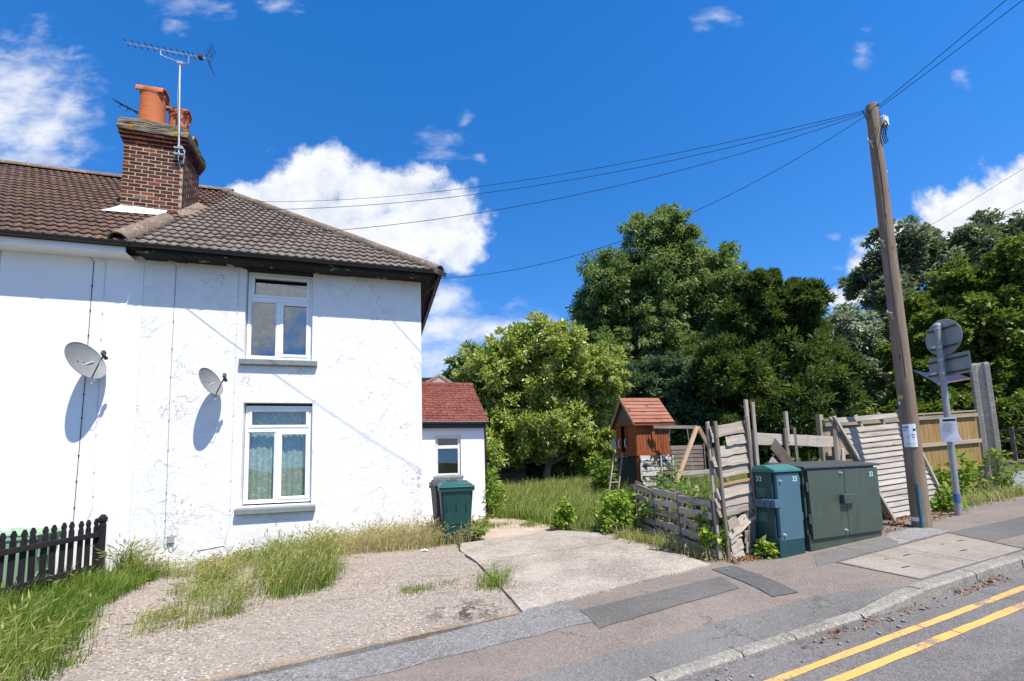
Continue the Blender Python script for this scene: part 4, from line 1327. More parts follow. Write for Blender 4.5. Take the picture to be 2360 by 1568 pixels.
def build_extension():
    p0 = Vector((-0.692, 10.925, 0))                    # right front corner
    ML = I4()
    for i in range(3):
        ML[i][0], ML[i][1], ML[i][2], ML[i][3] = EH[i], NH[i], (0, 0, 1)[i], p0[i]
    X = thing('rear_extension', 'small white single-storey extension with a red tiled roof behind the cottage', 'building', ML @ Vector((-0.9, 1, 0.1)))
    hole = (-1.175, -0.575, 1.18, 2.13)
    global hw
    keep = hw
    hw = lambda a, b, z: ML @ Vector((a, b, z))
    w = MB()
    wall_panel(w, -2.6, 0.0, -0.3, 2.40, [hole], 0.0, 0.2)
    w.box((-0.2, 0.2, -0.3), (0.0, 3.4, 2.40), ML)
    w.box((-2.6, 3.2, -0.3), (-0.2, 3.4, 2.40), ML)
    w.add([ML @ Vector(q) for q in ((-0.001, 0.0, 2.40), (-0.001, 3.4, 2.40), (-0.001, 1.7, 3.55))], [(0, 1, 2)])
    w.build('wall', 'white_render_smooth', X)
    ins = MB()
    ins.box((-2.5, 2.2, -0.2), (-0.22, 2.25, 2.3), ML)
    ins.build('inner_wall', 'interior_dark', X)
    dr = MB()
    dr.box((-0.98, 1.6, 0.1), (-0.74, 1.64, 1.75), ML)
    dr.build('inner_door', 'interior_pale', X)
    window(X, hole[0] + 0.006, hole[1] - 0.006, hole[2] + 0.006, hole[3] - 0.006, 0.05, None, 'old_white_paint', ML, (hole[0] - 0.05, hole[1] + 0.05, hole[2] - 0.06, hole[2], 0.05, 0.05), 0.28, False)
    fa = MB()
    fa.box((-2.6, -0.12, 2.30), (0.03, -0.09, 2.44), ML)
    fa.build('fascia', 'black_plastic', X)
    gu = MB()
    gu.tube([ML @ Vector((-2.6, -0.16, 2.44)), ML @ Vector((0.08, -0.16, 2.435))], 0.05, 8)
    gu.build('gutter', 'black_plastic', X, True)
    dp = MB()
    dp.tube([ML @ Vector((0.045, 0.12, 2.40)), ML @ Vector((0.05, 0.12, 0.1))], 0.035, 8)
    dp.build('downpipe', 'black_plastic', X, True)
    pit = math.atan2(1.17, 1.85)
    rt = MB()
    rt.add([ML @ Vector(q) for q in ((-2.6, -0.15, 2.44), (0.07, -0.15, 2.44), (0.07, 1.7, 3.61), (-2.6, 1.7, 3.61), (0.07, 3.55, 2.44), (-2.6, 3.55, 2.44))], [(0, 1, 2, 3), (3, 2, 4, 5)])
    roof = rt.build('roof', 'roof_underlay', X)
    tm = board_mesh(0.255, 0.27, 0.016, bev=0.003)
    tm.materials.append(MATS['tile_red'])
    rows, sl = 15, math.hypot(1.85, 1.17)
    nrm = -NH * math.sin(pit) + Vector((0, 0, math.cos(pit)))
    for i in range(rows):
        s_ = i * sl / rows
        a = -2.55 + (0.13 if i % 2 else 0)
        while a < 0.02:
            wl = min(0.255, 0.09 - (a - 0.1275) + 0.0)
            c = ML @ Vector((a, -0.17 + (s_ + 0.11) * math.cos(pit), 2.44 + (s_ + 0.11) * math.sin(pit)))
            Mx = frame(c + nrm * 0.022, EH, nrm) @ Matrix.Rotation(-0.075 + random.uniform(-0.02, 0.02), 4, 'X') @ Matrix.Rotation(random.uniform(-0.012, 0.012), 4, 'Z')
            if not i % 2 and a > -0.25:                   # cut tile closing the course at the verge
                obj('roof_tile', tm, 'tile_red', roof, T(*(EH * 0.212)) @ Mx @ Matrix.Diagonal((0.64, 1, 1, 1)))
            obj('roof_tile', tm, 'tile_red', roof, Mx)
            a += 0.26
    rg = half_round(0.44, 0.11, 0.02)
    rg.materials.append(MATS['tile_red'])
    for i in range(6):
        obj('ridge_tile', rg, 'tile_red', roof, frame(ML @ Vector((0.09 - 0.44 * (i + 1), 1.7, 3.60)), EH, (0, 0, 1)))
    vg = MB()
    vg.box((-0.01, -0.02, -0.03), (sl, 0.02, 0.01), frame(ML @ Vector((0.075, -0.16, 2.45)), NH * math.cos(pit) + Vector((0, 0, math.sin(pit))), EH))
    vg.build('verge', 'tile_red', roof)
    hw = keep


build_house()
# ---------------------------------------------------------------- things on the house
Z1 = Vector((0, 0, 1))


def build_dish(name_label, a, z, w, group):
    """offset satellite dish on a wall bracket: reflector, rim, arm, receiver"""
    base = hw(a, -0.004, z - 0.12)
    D = thing('satellite_dish', name_label, 'satellite dish', base, group)
    az, el = R(67), R(24)
    d = (-NH * math.cos(az) + EH * math.sin(az)) * math.cos(el) + Z1 * math.sin(el)   # where the bowl looks
    c = hw(a + 0.02, -0.34, z)
    Mx = frame(c, EH * math.cos(az) + NH * math.sin(az), d)
    m = MB()
    rings, seg = 7, 36
    rx, ry = w / 2, w / 2 * 1.08
    for s in (0.0, 1.0):
        for i in range(rings + 1):
            t = i / rings
            for j in range(seg):
                f_ = 2 * math.pi * j / seg
                m.v.append(tuple(Mx @ Vector((rx * t * math.cos(f_), ry * t * math.sin(f_), 0.16 * w * (t * t - 1) - s * 0.008 + (0.012 * s if i == rings else 0)))))
    for s in (0, 1):
        o = s * (rings + 1) * seg
        for i in range(rings):
            for j in range(seg):
                q = (o + i * seg + j, o + i * seg + (j + 1) % seg, o + (i + 1) * seg + (j + 1) % seg, o + (i + 1) * seg + j)
                m.f.append(q if s == 0 else q[::-1])
    ref = m.build('reflector', 'dish_grey', D, True)
    rim = MB()
    rim.tube([Mx @ Vector((rx * math.cos(2 * math.pi * j / 36), ry * math.sin(2 * math.pi * j / 36), 0.0)) for j in range(37)], 0.006, 6, False)
    rim.build('rim', 'dish_grey', ref, True)
    for x, y in ((-0.05, 0.02), (0.05, 0.02), (-0.05, -0.10), (0.05, -0.10)):
        b = MB()
        b.lathe([(0.0, 0.006), (0.011, 0.005), (0.012, -0.012)], (x, y, -0.16 * w * 0.93), 8, Mx)
        b.build('bolt', 'dark_metal', ref)
    # wall bracket
    br = MB()
    br.box((a - 0.05, -0.012, z - 0.22), (a + 0.05, 0.0, z + 0.05), MH)
    br.tube([hw(a, -0.01, z - 0.08), hw(a + 0.01, -0.12, z - 0.08), hw(a + 0.02, -0.16, z + 0.02), Mx @ Vector((0, -0.04, -0.16 * w - 0.02))], 0.017, 8)
    br.build('wall_bracket', 'galvanised', D)
    tip = Mx @ Vector((0, -0.10 * w, 0.52 * w))
    foot = Mx @ Vector((0, -ry * 0.97, -0.01))
    ar = MB()
    ar.tube([foot, foot.lerp(tip, 0.55) - d * 0.006, tip], 0.0095, 8)
    arm = ar.build('arm', 'dark_metal', D)
    back = (Mx @ Vector((0, 0.02, -0.1)) - tip).normalized()
    ln = MB()
    Ml = frame(tip, EH, back)
    ln.lathe([(0.0, 0.085), (0.027, 0.085), (0.03, 0.06), (0.022, 0.05), (0.022, -0.03), (0.0, -0.03)], (0, 0, 0), 12, Ml)
    ln.box((-0.02, -0.055, -0.05), (0.02, 0.02, 0.01), Ml)
    lo = ln.build('receiver', 'dark_metal', D, True)
    cap = MB()
    cap.lathe([(0.0, 0.092), (0.024, 0.09), (0.027, 0.075)], (0, 0, 0), 12, Ml)
    cap.build('receiver_cap', 'cable_white', lo)
    cb = MB()
    p0 = tip - Z1 * 0.04
    cb.tube([p0, p0 - Z1 * 0.07 - EH * 0.04, foot.lerp(tip, 0.35) - Z1 * 0.14, foot - Z1 * 0.09, foot - Z1 * 0.02 - EH * 0.03 + NH * 0.05, hw(a - 0.02, -0.01, z - 0.30)], 0.004, 6)
    cb.build('cable', 'cable_white', arm, True)
    return D


def wall_cable(label, pts, mat, r_=0.0045, clips=None, name='wall_cable', off=-0.008):
    C_ = thing(name, label, 'cable', hw(pts[-1][0], off, pts[-1][1]))
    m = MB()
    m.tube([hw(a, off, z) for a, z in pts], r_, 6)
    m.build('cable', mat, C_)
    a0, z0 = pts[0]
    for i in range(len(pts) - 1):
        (a0, z0), (a1, z1) = pts[i], pts[i + 1]
        L = math.hypot(a1 - a0, z1 - z0)
        k = int(L / 0.45)
        for j in range(1, k + 1):
            t = j / (k + 0.5)
            a, z = a0 + (a1 - a0) * t, z0 + (z1 - z0) * t
            c = MB()
            c.box((a - 0.009, off - 0.009, z - 0.008), (a + 0.009, 0.0, z + 0.008), MH)
            c.build('clip', mat, C_)
    return C_


def build_wall_things():
    build_dish('larger grey satellite dish on the smooth white wall at the left', -5.30, 3.28, 0.60, 'satellite dishes on the front walls')
    build_dish('smaller grey satellite dish between the party line and the windows', -3.56, 2.98, 0.475, 'satellite dishes on the front walls')
    wall_cable('dark cable running down the neighbour wall behind the left satellite dish', [(-5.50, 5.13), (-5.435, 5.05), (-5.44, 3.56), (-5.455, 2.2), (-5.47, 0.75), (-5.49, 0.1)], 'cable_black', off=-0.012)
    wall_cable('white cable running down the neighbour wall right of the left satellite dish', [(-5.36, 5.12), (-5.27, 5.05), (-5.265, 3.5), (-5.245, 1.9), (-5.23, 0.95), (-5.30, 0.72)], 'cable_white', off=-0.012)
    wall_cable('dark cable running down the flaking wall to the grey junction box', [(-4.33, 5.16), (-4.25, 5.08), (-4.25, 2.86), (-4.235, 1.6), (-4.225, 0.45), (-4.235, 0.28), (-4.205, 0.22), (-4.16, 0.24)], 'cable_grey')
    wall_cable('painted-over white cable running down beside the left edge of both windows', [(-3.27, 5.12), (-3.275, 3.3), (-3.28, 1.8), (-3.28, 0.55), (-3.36, 0.2), (-3.75, 0.15)], 'cable_white', 0.005)
    J = thing('junction_box', 'small grey telephone junction box low on the flaking wall', 'junction box', hw(-4.13, 0.0, 0.30))
    m = MB()
    m.box((-4.185, -0.04, 0.30), (-4.085, 0.0, 0.42), MH)
    m.build('casing', 'junction_grey', J, bevel=0.008)
    m = MB()
    m.tube([hw(-4.15, -0.02, 0.30), hw(-4.155, -0.025, 0.22), hw(-4.11, -0.03, 0.19), hw(-4.09, -0.025, 0.24), hw(-4.10, -0.02, 0.30)], 0.005, 6)
    m.build('cable_loop', 'cable_grey', J)

    # aerials
    A = thing('television_aerial', 'silver television aerial on a tall mast bracketed to the chimney', 'aerial', hw(-4.95, 1.66, 8.2))
    m = MB()
    m.tube([hw(-4.93, 1.66, 8.18), hw(-4.995, 1.66, 10.36)], 0.021, 10)
    m.build('mast', 'aluminium', A, True)
    m = MB()
    m.tube([hw(-4.86, 1.70, 8.08), hw(-4.83, 1.66, 8.30), hw(-4.87, 1.64, 8.42), hw(-4.95, 1.62, 8.40)], 0.012, 6)
    m.box((-5.02, 1.62, 8.22), (-4.84, 1.745, 8.25), MH)
    m.box((-5.02, 1.62, 8.36), (-4.84, 1.745, 8.39), MH)
    m.build('bracket', 'galvanised', A)
    m = MB()
    m.tube([hw(-4.99, 1.64, 10.36), hw(-5.0, 1.64, 9.6), hw(-4.96, 1.635, 8.9), hw(-4.93, 1.64, 8.1), hw(-4.90, 1.735, 7.9), hw(-4.895, 1.738, 6.85)], 0.006, 6)
    m.build('cable', 'cable_grey', A)
    bz = 10.60
    m = MB()
    m.tube([hw(-5.36, 1.66, bz - 0.01), hw(-5.36, 1.66, bz - 0.11), hw(-5.33, 1.66, bz - 0.14), hw(-4.95, 1.66, bz - 0.225), hw(-4.84, 1.66, bz - 0.2), hw(-4.83, 1.66, bz - 0.02)], 0.011, 8)
    m.box((-5.05, 1.63, bz - 0.26), (-4.93, 1.69, bz - 0.20), MH)
    m.build('cradle', 'aluminium', A, True)
    m = MB()
    m.tube([hw(-6.0, 1.66, bz), hw(-4.42, 1.66, bz + 0.005)], 0.011, 8)
    boom = m.build('boom', 'aluminium', A)
    for i in range(12):
        x = -5.98 + i * 0.118 if i < 9 else -4.92 + (i - 9) * 0.085
        e_ = MB()
        e_.tube([hw(x, 1.66 - 0.105, bz + 0.012), hw(x, 1.66 + 0.105, bz + 0.012)], 0.0085, 6)
        e_.build('director', 'dark_metal', boom)
    e_ = MB()
    e_.box((-4.66, 1.60, bz - 0.02), (-4.58, 1.72, bz + 0.05), MH)
    e_.build('dipole_box', 'dark_metal', boom)
    for s in (1, -1):
        e_ = MB()
        for k in range(4):
            x, z = -4.47 + 0.055 * k * 0.6, bz + s * (0.05 + 0.07 * k)
            e_.tube([hw(x, 1.66 - 0.17, z), hw(x, 1.66 + 0.17, z)], 0.006, 5)
        for y in (-0.06, 0.06):
            e_.tube([hw(-4.49, 1.66 + y, bz), hw(-4.36, 1.66 + y, bz + s * 0.28)], 0.006, 5)
        e_.build('reflector_grid', 'dark_metal', boom)
    A2 = thing('television_aerial', 'small old television aerial sticking out behind the orange chimney pot', 'aerial', hw(-5.86, 2.66, 8.3))
    m = MB()
    m.tube([hw(-5.86, 2.68, 8.3), hw(-5.86, 2.68, 9.62)], 0.016, 8)
    m.build('mast', 'galvanised', A2)
    m = MB()
    p0, p1 = hw(-6.62, 2.70, 9.98), hw(-5.80, 2.70, 9.60)
    m.tube([p0, p1], 0.016, 8)
    bm_ = m.build('boom', 'dark_metal', A2)
    dd = (p1 - p0).normalized()
    uu = (Z1 - dd * Z1.dot(dd)).normalized()
    for i in range(6):
        c = p0.lerp(p1, 0.05 + 0.16 * i)
        e_ = MB()
        h = 0.10 + 0.012 * i
        e_.tube([c + NH * h + EH * h * 0.6, c + NH * h * 0.2 + uu * 0.02, c - NH * h - EH * h * 0.6], 0.010, 5)
        if i in (0, 1, 4):
            e_.tube([c + NH * h + uu * 0.05, c + NH * h * 1.1, c + NH * h - uu * 0.05], 0.009, 5)
        e_.build('element', 'dark_metal', bm_)


build_wall_things()


# ---------------------------------------------------------------- bins and picket fence
def wheelie_bin(label, loc, rotz, body, lid, s=1.0, group=None):
    """two-wheeled bin: tapered body, rim, lid with handle, wheels, axle; front looks along local -Y"""
    B = thing('wheelie_bin', label, 'bin', loc, group)
    Mx = T(*loc) @ Matrix.Rotation(rotz, 4, 'Z') @ Matrix.Diagonal((s, s, s, 1))
    m = MB()
    lv = [(0.02, 0.225, -0.20, 0.17), (0.10, 0.232, -0.225, 0.20), (0.60, 0.262, -0.285, 0.265), (0.90, 0.282, -0.325, 0.30), (0.955, 0.286, -0.335, 0.305)]
    n = 4
    rings = []
    for z, hx, y0, y1 in lv:
        c = 0.045
        rings.append([(-hx + c, y0, z), (hx - c, y0, z), (hx, y0 + c, z), (hx, y1 - c, z), (hx - c, y1, z), (-hx + c, y1, z), (-hx, y1 - c, z), (-hx, y0 + c, z)])
    for rg in rings:
        m.v += [tuple(Mx @ Vector(p)) for p in rg]
    for i in range(len(rings) - 1):
        for j in range(8):
            a, b = i * 8 + j, i * 8 + (j + 1) % 8
            m.f.append((a, b, b + 8, a + 8))
    m.f.append(tuple(reversed(range(8))))
    m.f.append(tuple(range(len(rings) * 8 - 8, len(rings) * 8)))
    body_o = m.build('body', body, B, bevel=0.012)
    r_ = MB()
    r_.box((-0.305, -0.355, 0.925), (0.305, -0.325, 0.985), Mx)
    r_.box((-0.305, 0.29, 0.925), (0.305, 0.32, 0.985), Mx)
    r_.box((-0.305, -0.325, 0.925), (-0.28, 0.29, 0.985), Mx)
    r_.box((0.28, -0.325, 0.925), (0.305, 0.29, 0.985), Mx)
    r_.build('rim', body, B, bevel=0.006)
    for x in (-0.17, 0.0, 0.17):
        k = MB()
        k.box((x - 0.012, -0.318, 0.62), (x + 0.012, -0.285, 0.92), Mx)
        k.build('rib', body, body_o, bevel=0.004)
    ar = MB()
    pts = [(-0.13, -0.268, 0.30), (-0.11, -0.272, 0.36), (0.0, -0.275, 0.375), (0.11, -0.272, 0.36), (0.13, -0.268, 0.30)]
    ar.tube([Mx @ Vector((x, y + 0.012, z)) for x, y, z in pts], 0.010, 6)
    ar.build('foot_recess', body, body_o)
    L = MB()
    q0 = [(-0.315, -0.375, 0.985), (0.315, -0.375, 0.985), (0.315, 0.34, 1.0), (-0.315, 0.34, 1.0)]
    q1 = [(-0.25, -0.29, 1.045), (0.25, -0.29, 1.045), (0.25, 0.27, 1.07), (-0.25, 0.27, 1.07)]
    L.hexa([Mx @ Vector(p) for p in q0], [Mx @ Vector((p[0], p[1], p[2] + 0.022)) for p in q0])
    L.hexa([Mx @ Vector((p[0] * 0.99, p[1] * 0.99, p[2] + 0.0225)) for p in q0], [Mx @ Vector(p) for p in q1])
    lo = L.build('lid', lid, B, bevel=0.012)
    for x in (-0.19, 0.19):
        k = MB()
        k.box((x - 0.06, 0.25, 1.03), (x + 0.06, 0.37, 1.085), Mx)
        k.build('hinge', lid, lo, bevel=0.015)
    h = MB()
    h.tube([Mx @ Vector((-0.25, 0.385, 1.0)), Mx @ Vector((0.25, 0.385, 1.0))], 0.017, 8)
    for x in (-0.25, 0.0, 0.25):
        h.tube([Mx @ Vector((x, 0.385, 1.0)), Mx @ Vector((x, 0.29, 0.95))], 0.015, 6)
    h.build('handle', body, B)
    ax = MB()
    ax.tube([Mx @ Vector((-0.27, 0.235, 0.10)), Mx @ Vector((0.27, 0.235, 0.10))], 0.012, 8)
    ax.build('axle', 'dark_metal', B)
    for x in (-0.265, 0.265):
        w = MB()
        Mw = Mx @ T(x, 0.235, 0.10) @ Matrix.Rotation(R(90), 4, 'Y')
        w.lathe([(0.06, -0.024), (0.095, -0.024), (0.10, -0.012), (0.10, 0.012), (0.095, 0.024), (0.06, 0.024)], (0, 0, 0), 20, Mw)
        wo = w.build('wheel', 'rubber', B, True)
        hb = MB()
        hb.lathe([(0.0, -0.02), (0.06, -0.018), (0.06, 0.018), (0.0, 0.02)], (0, 0, 0), 16, Mw)
        hb.build('hub', 'bin_black', wo)
    return B


def picket_mesh(h):
    m = MB()
    w = 0.034
    prof = [(-w, 0), (w, 0), (w, h - 0.14), (w * 0.62, h - 0.105), (w * 1.05, h - 0.06), (0.010, h), (-0.010, h), (-w * 1.05, h - 0.06), (-w * 0.62, h - 0.105), (-w, h - 0.14)]
    n = len(prof)
    for y in (-0.011, 0.011):
        m.v += [(z, x, y) for x, z in prof]         # length on X so that the grain follows it
    m.f = [tuple(range(n)), tuple(reversed(range(n, 2 * n)))] + [(i, n + i, n + (i + 1) % n, (i + 1) % n) for i in range(n)]
    me = m.mesh('picket')
    bm = bmesh.new()
    bm.from_mesh(me)
    bmesh.ops.recalc_face_normals(bm, faces=bm.faces)
    bm.to_mesh(me)
    bm.free()
    return me


def post_mesh(h, w):
    m = MB()
    p = w / 2
    q = w / 2 * 1.25
    lv = [(0, p), (h - 0.16, p), (h - 0.13, p * 0.8), (h - 0.10, q), (h - 0.05, q), (h, p * 0.45)]
    for z, r_ in lv:
        m.v += [(z, -r_, -r_), (z, r_, -r_), (z, r_, r_), (z, -r_, r_)]
    for i in range(len(lv) - 1):
        for j in range(4):
            m.f.append((i * 4 + j, i * 4 + (j + 1) % 4, i * 4 + 4 + (j + 1) % 4, i * 4 + 4 + j))
    m.f += [(3, 2, 1, 0), (20, 21, 22, 23)]
    me = m.mesh('post')
    bm = bmesh.new()
    bm.from_mesh(me)
    bmesh.ops.recalc_face_normals(bm, faces=bm.faces)
    bm.to_mesh(me)
    bm.free()
    return me


def picket_fence(label, P0, P1, n, posts, h=0.95):
    """pickets on two rails from P0 to P1 (ground points), broad side across the run"""
    F = thing('picket_fence', label, 'fence', (P0 + P1) / 2, 'black picket fences round the bins')
    d = (P1 - P0)
    flat = Vector((d.x, d.y, 0)).normalized()
    side = Vector((flat.y, -flat.x, 0))
    pm = picket_mesh(h)
    for i in range(n):
        t = (i + 0.5) / n
        p = P0.lerp(P1, t) + side * 0.03 + Z1 * random.uniform(-0.01, 0.01)
        tilt = Matrix.Rotation(random.uniform(-0.02, 0.02), 4, 'Z')
        obj('picket', pm, 'timber_black', F, frame(p, Z1, side) @ tilt)
    for z in (0.22, 0.70):
        board('rail', P0 + Z1 * z, P1 + Z1 * z, 0.075, 0.035, 'timber_black', F, side, seed=3)
    for t in posts:
        obj('post', post_mesh(h + 0.05, 0.066), 'timber_black', F, frame(P0.lerp(P1, t) - side * 0.02, Z1, side))


def build_yard():
    wheelie_bin('dark green wheelie bin with teal lid standing in dry grass by the house corner', ground_at(-1.06, 8.22, -0.02), R(12), 'bin_green', 'bin_lid_green')
    wheelie_bin('dark grey wheelie bin half hidden behind the green one by the house corner', ground_at(-1.30, 8.88, -0.02), R(20), 'bin_black', 'bin_black')
    fe = ground_at(-6.42, 7.15)
    fn = ground_at(-6.53, 5.02)
    picket_fence('black picket fence running out from the wall beside the verge of long grass', fe, fn, 17, (0.012, 0.80))
    ge, gn = ground_at(-7.73, 6.78), ground_at(-7.85, 4.6)
    picket_fence('black picket fence at the left edge behind the pale green bin', ge, gn, 15, (0.01, 0.95))
    wheelie_bin('pale green wheelie bin standing behind the black picket fence', ground_at(-7.02, 6.62), R(100), 'bin_pale_green', 'bin_pale_green', 0.84)
    # scrap of white litter on the forecourt
    m = MB()
    for i in range(9):
        t = i * 0.7
        m.v.append((0.05 * math.cos(t) * (1 + 0.4 * (i % 2)), 0.03 * math.sin(t), 0.01 + 0.03 * ((i * 7) % 5) / 5))
    m.f = [(0, 1, 2), (2, 3, 4), (4, 5, 6), (0, 2, 4), (0, 4, 6), (6, 7, 8), (0, 6, 8)]
    m.v = [tuple(G(1.5, 7.5, 0.012) + Vector(p)) for p in m.v]
    tag(m.build('litter', 'white_paper'), 'crumpled scrap of white litter on the forecourt near the bins', 'litter')


build_yard()


# ---------------------------------------------------------------- street cabinets, pole, signs
def build_cabinets():
    # large cabinet: local frame on the road direction
    def box_frame(u, v):
        M_ = I4()
        o = G(u, v)
        for i in range(3):
            M_[i][0], M_[i][1], M_[i][2], M_[i][3] = EU[i], EV[i], (0, 0, 1)[i], o[i]
        return M_
    Mb = box_frame(5.62, 3.93)
    W_, D_, H_ = 1.48, 0.52, 1.06
    C_ = thing('street_cabinet', 'wide dark green roadside cabinet with double doors, numbered 33', 'cabinet', Mb @ Vector((W_ / 2, D_ / 2, 0.03)), 'roadside equipment cabinets')
    m = MB()
    m.box((0.01, 0.02, -0.05), (W_ - 0.01, D_ - 0.02, 0.20), Mb)
    m.build('plinth', 'cabinet_green', C_, bevel=0.004)
    m = MB()
    m.box((0.0, 0.035, 0.2005), (W_, D_, H_ - 0.03), Mb)
    m.build('body', 'cabinet_green', C_, bevel=0.006)
    m = MB()
    m.hexa([Mb @ Vector(p) for p in ((-0.04, -0.03, H_ - 0.03), (W_ + 0.04, -0.03, H_ - 0.03), (W_ + 0.04, D_ + 0.03, H_ - 0.03), (-0.04, D_ + 0.03, H_ - 0.03))],
           [Mb @ Vector(p) for p in ((-0.035, -0.025, H_), (W_ + 0.035, -0.025, H_), (W_ + 0.035, D_ + 0.025, H_ + 0.05), (-0.035, D_ + 0.025, H_ + 0.05))])
    m.build('roof', 'cabinet_top', C_, bevel=0.006)
    half = W_ / 2
    for k, (x0, x1) in enumerate(((0.035, half - 0.003), (half + 0.003, W_ - 0.01))):
        m = MB()
        m.box((x0, -0.012, 0.15), (x1, 0.032, H_ - 0.055), Mb)
        d = m.build('door', 'cabinet_green', C_, bevel=0.005)
        if k == 0:
            for z in (0.215, H_ - 0.105):
                b = MB()
                b.lathe([(0.0, 0.028), (0.012, 0.026), (0.016, 0.008), (0.02, 0.0)], (0, 0, 0), 12, Mb @ T(x1 - 0.07, -0.012, z) @ Matrix.Rotation(R(90), 4, 'X'))
                b.build('lock', 'galvanised', d, True)
            for z in (0.40, 0.80):
                b = MB()
                b.box((0.005, -0.006, z - 0.06), (0.034, 0.02, z + 0.06), Mb)
                b.build('hinge', 'cabinet_green', d, bevel=0.003)
        else:
            n_ = text_mesh('33', 0.092)
            obj('stencil_number', n_, 'white_stencil', d, frame(Mb @ Vector((x1 - 0.155, -0.0135, H_ - 0.145)), EU, -EV))
    m = MB()
    m.box((half - 0.13, -0.075, 0.56), (half + 0.055, -0.013, 0.68), Mb)
    m.box((half + 0.06, -0.065, 0.565), (half + 0.12, -0.013, 0.675), Mb)
    m.build('padlock_cover', 'cabinet_green', C_, bevel=0.006)
    # narrow cabinet
    Ms = box_frame(5.09, 3.95)
    W_, D_, H_ = 0.44, 0.36, 1.07
    C_ = thing('street_cabinet', 'narrow blue-green roadside cabinet with a hipped lid beside the wide one', 'cabinet', Ms @ Vector((W_ / 2, D_ / 2, 0.03)), 'roadside equipment cabinets')
    m = MB()
    m.box((0.0, 0.0, -0.05), (W_, D_, 0.235), Ms)
    m.build('plinth', 'cabinet_blue_green', C_, bevel=0.004)
    m = MB()
    m.box((0.004, 0.045, 0.2355), (W_ - 0.004, D_, H_ - 0.04), Ms)
    body = m.build('body', 'cabinet_blue_green', C_, bevel=0.005)
    m = MB()
    m.hexa([Ms @ Vector(p) for p in ((-0.025, -0.03, H_ - 0.04), (W_ + 0.025, -0.03, H_ - 0.04), (W_ + 0.025, D_ + 0.03, H_ - 0.04), (-0.025, D_ + 0.03, H_ - 0.04))],
           [Ms @ Vector(p) for p in ((-0.02, -0.025, H_ - 0.01), (W_ + 0.02, -0.025, H_ - 0.01), (W_ + 0.02, D_ + 0.025, H_ - 0.01), (-0.02, D_ + 0.025, H_ - 0.01))])
    m.hexa([Ms @ Vector(p) for p in ((-0.02, -0.025, H_ - 0.0095), (W_ + 0.02, -0.025, H_ - 0.0095), (W_ + 0.02, D_ + 0.025, H_ - 0.0095), (-0.02, D_ + 0.025, H_ - 0.0095))],
           [Ms @ Vector(p) for p in ((0.0, 0.13, H_ + 0.05), (W_, 0.13, H_ + 0.05), (W_, 0.23, H_ + 0.05), (0.0, 0.23, H_ + 0.05))])
    m.build('lid', 'cabinet_teal_top', C_, bevel=0.004)
    m = MB()
    m.box((0.035, -0.004, 0.20), (W_ + 0.004, 0.042, H_ - 0.055), Ms)
    d = m.build('door', 'cabinet_blue_door', C_, bevel=0.005)
    for z in (0.27, H_ - 0.15):
        b = MB()
        b.lathe([(0.0, 0.028), (0.012, 0.026), (0.016, 0.008), (0.02, 0.0)], (0, 0, 0), 12, Ms @ T(0.085, -0.004, z) @ Matrix.Rotation(R(90), 4, 'X'))
        b.build('lock', 'galvanised', d, True)
    obj('stencil_number', text_mesh('33', 0.088), 'white_stencil', d, frame(Ms @ Vector((W_ - 0.085, -0.0055, H_ - 0.135)), EU, -EV))
    obj('stencil_number', text_mesh('33', 0.088), 'white_stencil', body, frame(Ms @ Vector((0.0025, 0.22, H_ - 0.125)), -EV, -EU))
    for z0 in (0.72, 0.42):
        b = MB()
        b.box((0.0015, 0.14, z0), (0.0035, 0.265, z0 + 0.115), Ms)
        b.build('label_plate', 'cabinet_label', body)
    b = MB()
    b.box((-0.045, 0.05, 0.60), (0.003, 0.13, 0.70), Ms)
    b.box((-0.05, 0.135, 0.60), (0.003, 0.19, 0.70), Ms)
    b.box((-0.045, 0.195, 0.60), (0.003, 0.26, 0.70), Ms)
    b.box((-0.04, -0.012, 0.60), (0.06, 0.045, 0.70), Ms)
    b.build('padlock_cover', 'cabinet_blue_door', C_, bevel=0.005)
    for z in (0.42, 0.86):
        b = MB()
        b.box((W_ + 0.004, 0.0, z), (W_ + 0.022, 0.03, z + 0.10), Ms)
        b.build('hinge', 'cabinet_blue_door', C_, bevel=0.003)


def wire(label, a, b, sag, r_=0.0048, mat='cable_black', n=28):
    a, b = Vector(a), Vector(b)
    m = MB()
    pts = []
    for i in range(n + 1):
        t = i / n
        pts.append(a.lerp(b, t) - Z1 * sag * 4 * t * (1 - t))
    m.tube(pts, r_, 5)
    return tag(m.build('overhead_wire', mat), label, 'wire', 'overhead wires')


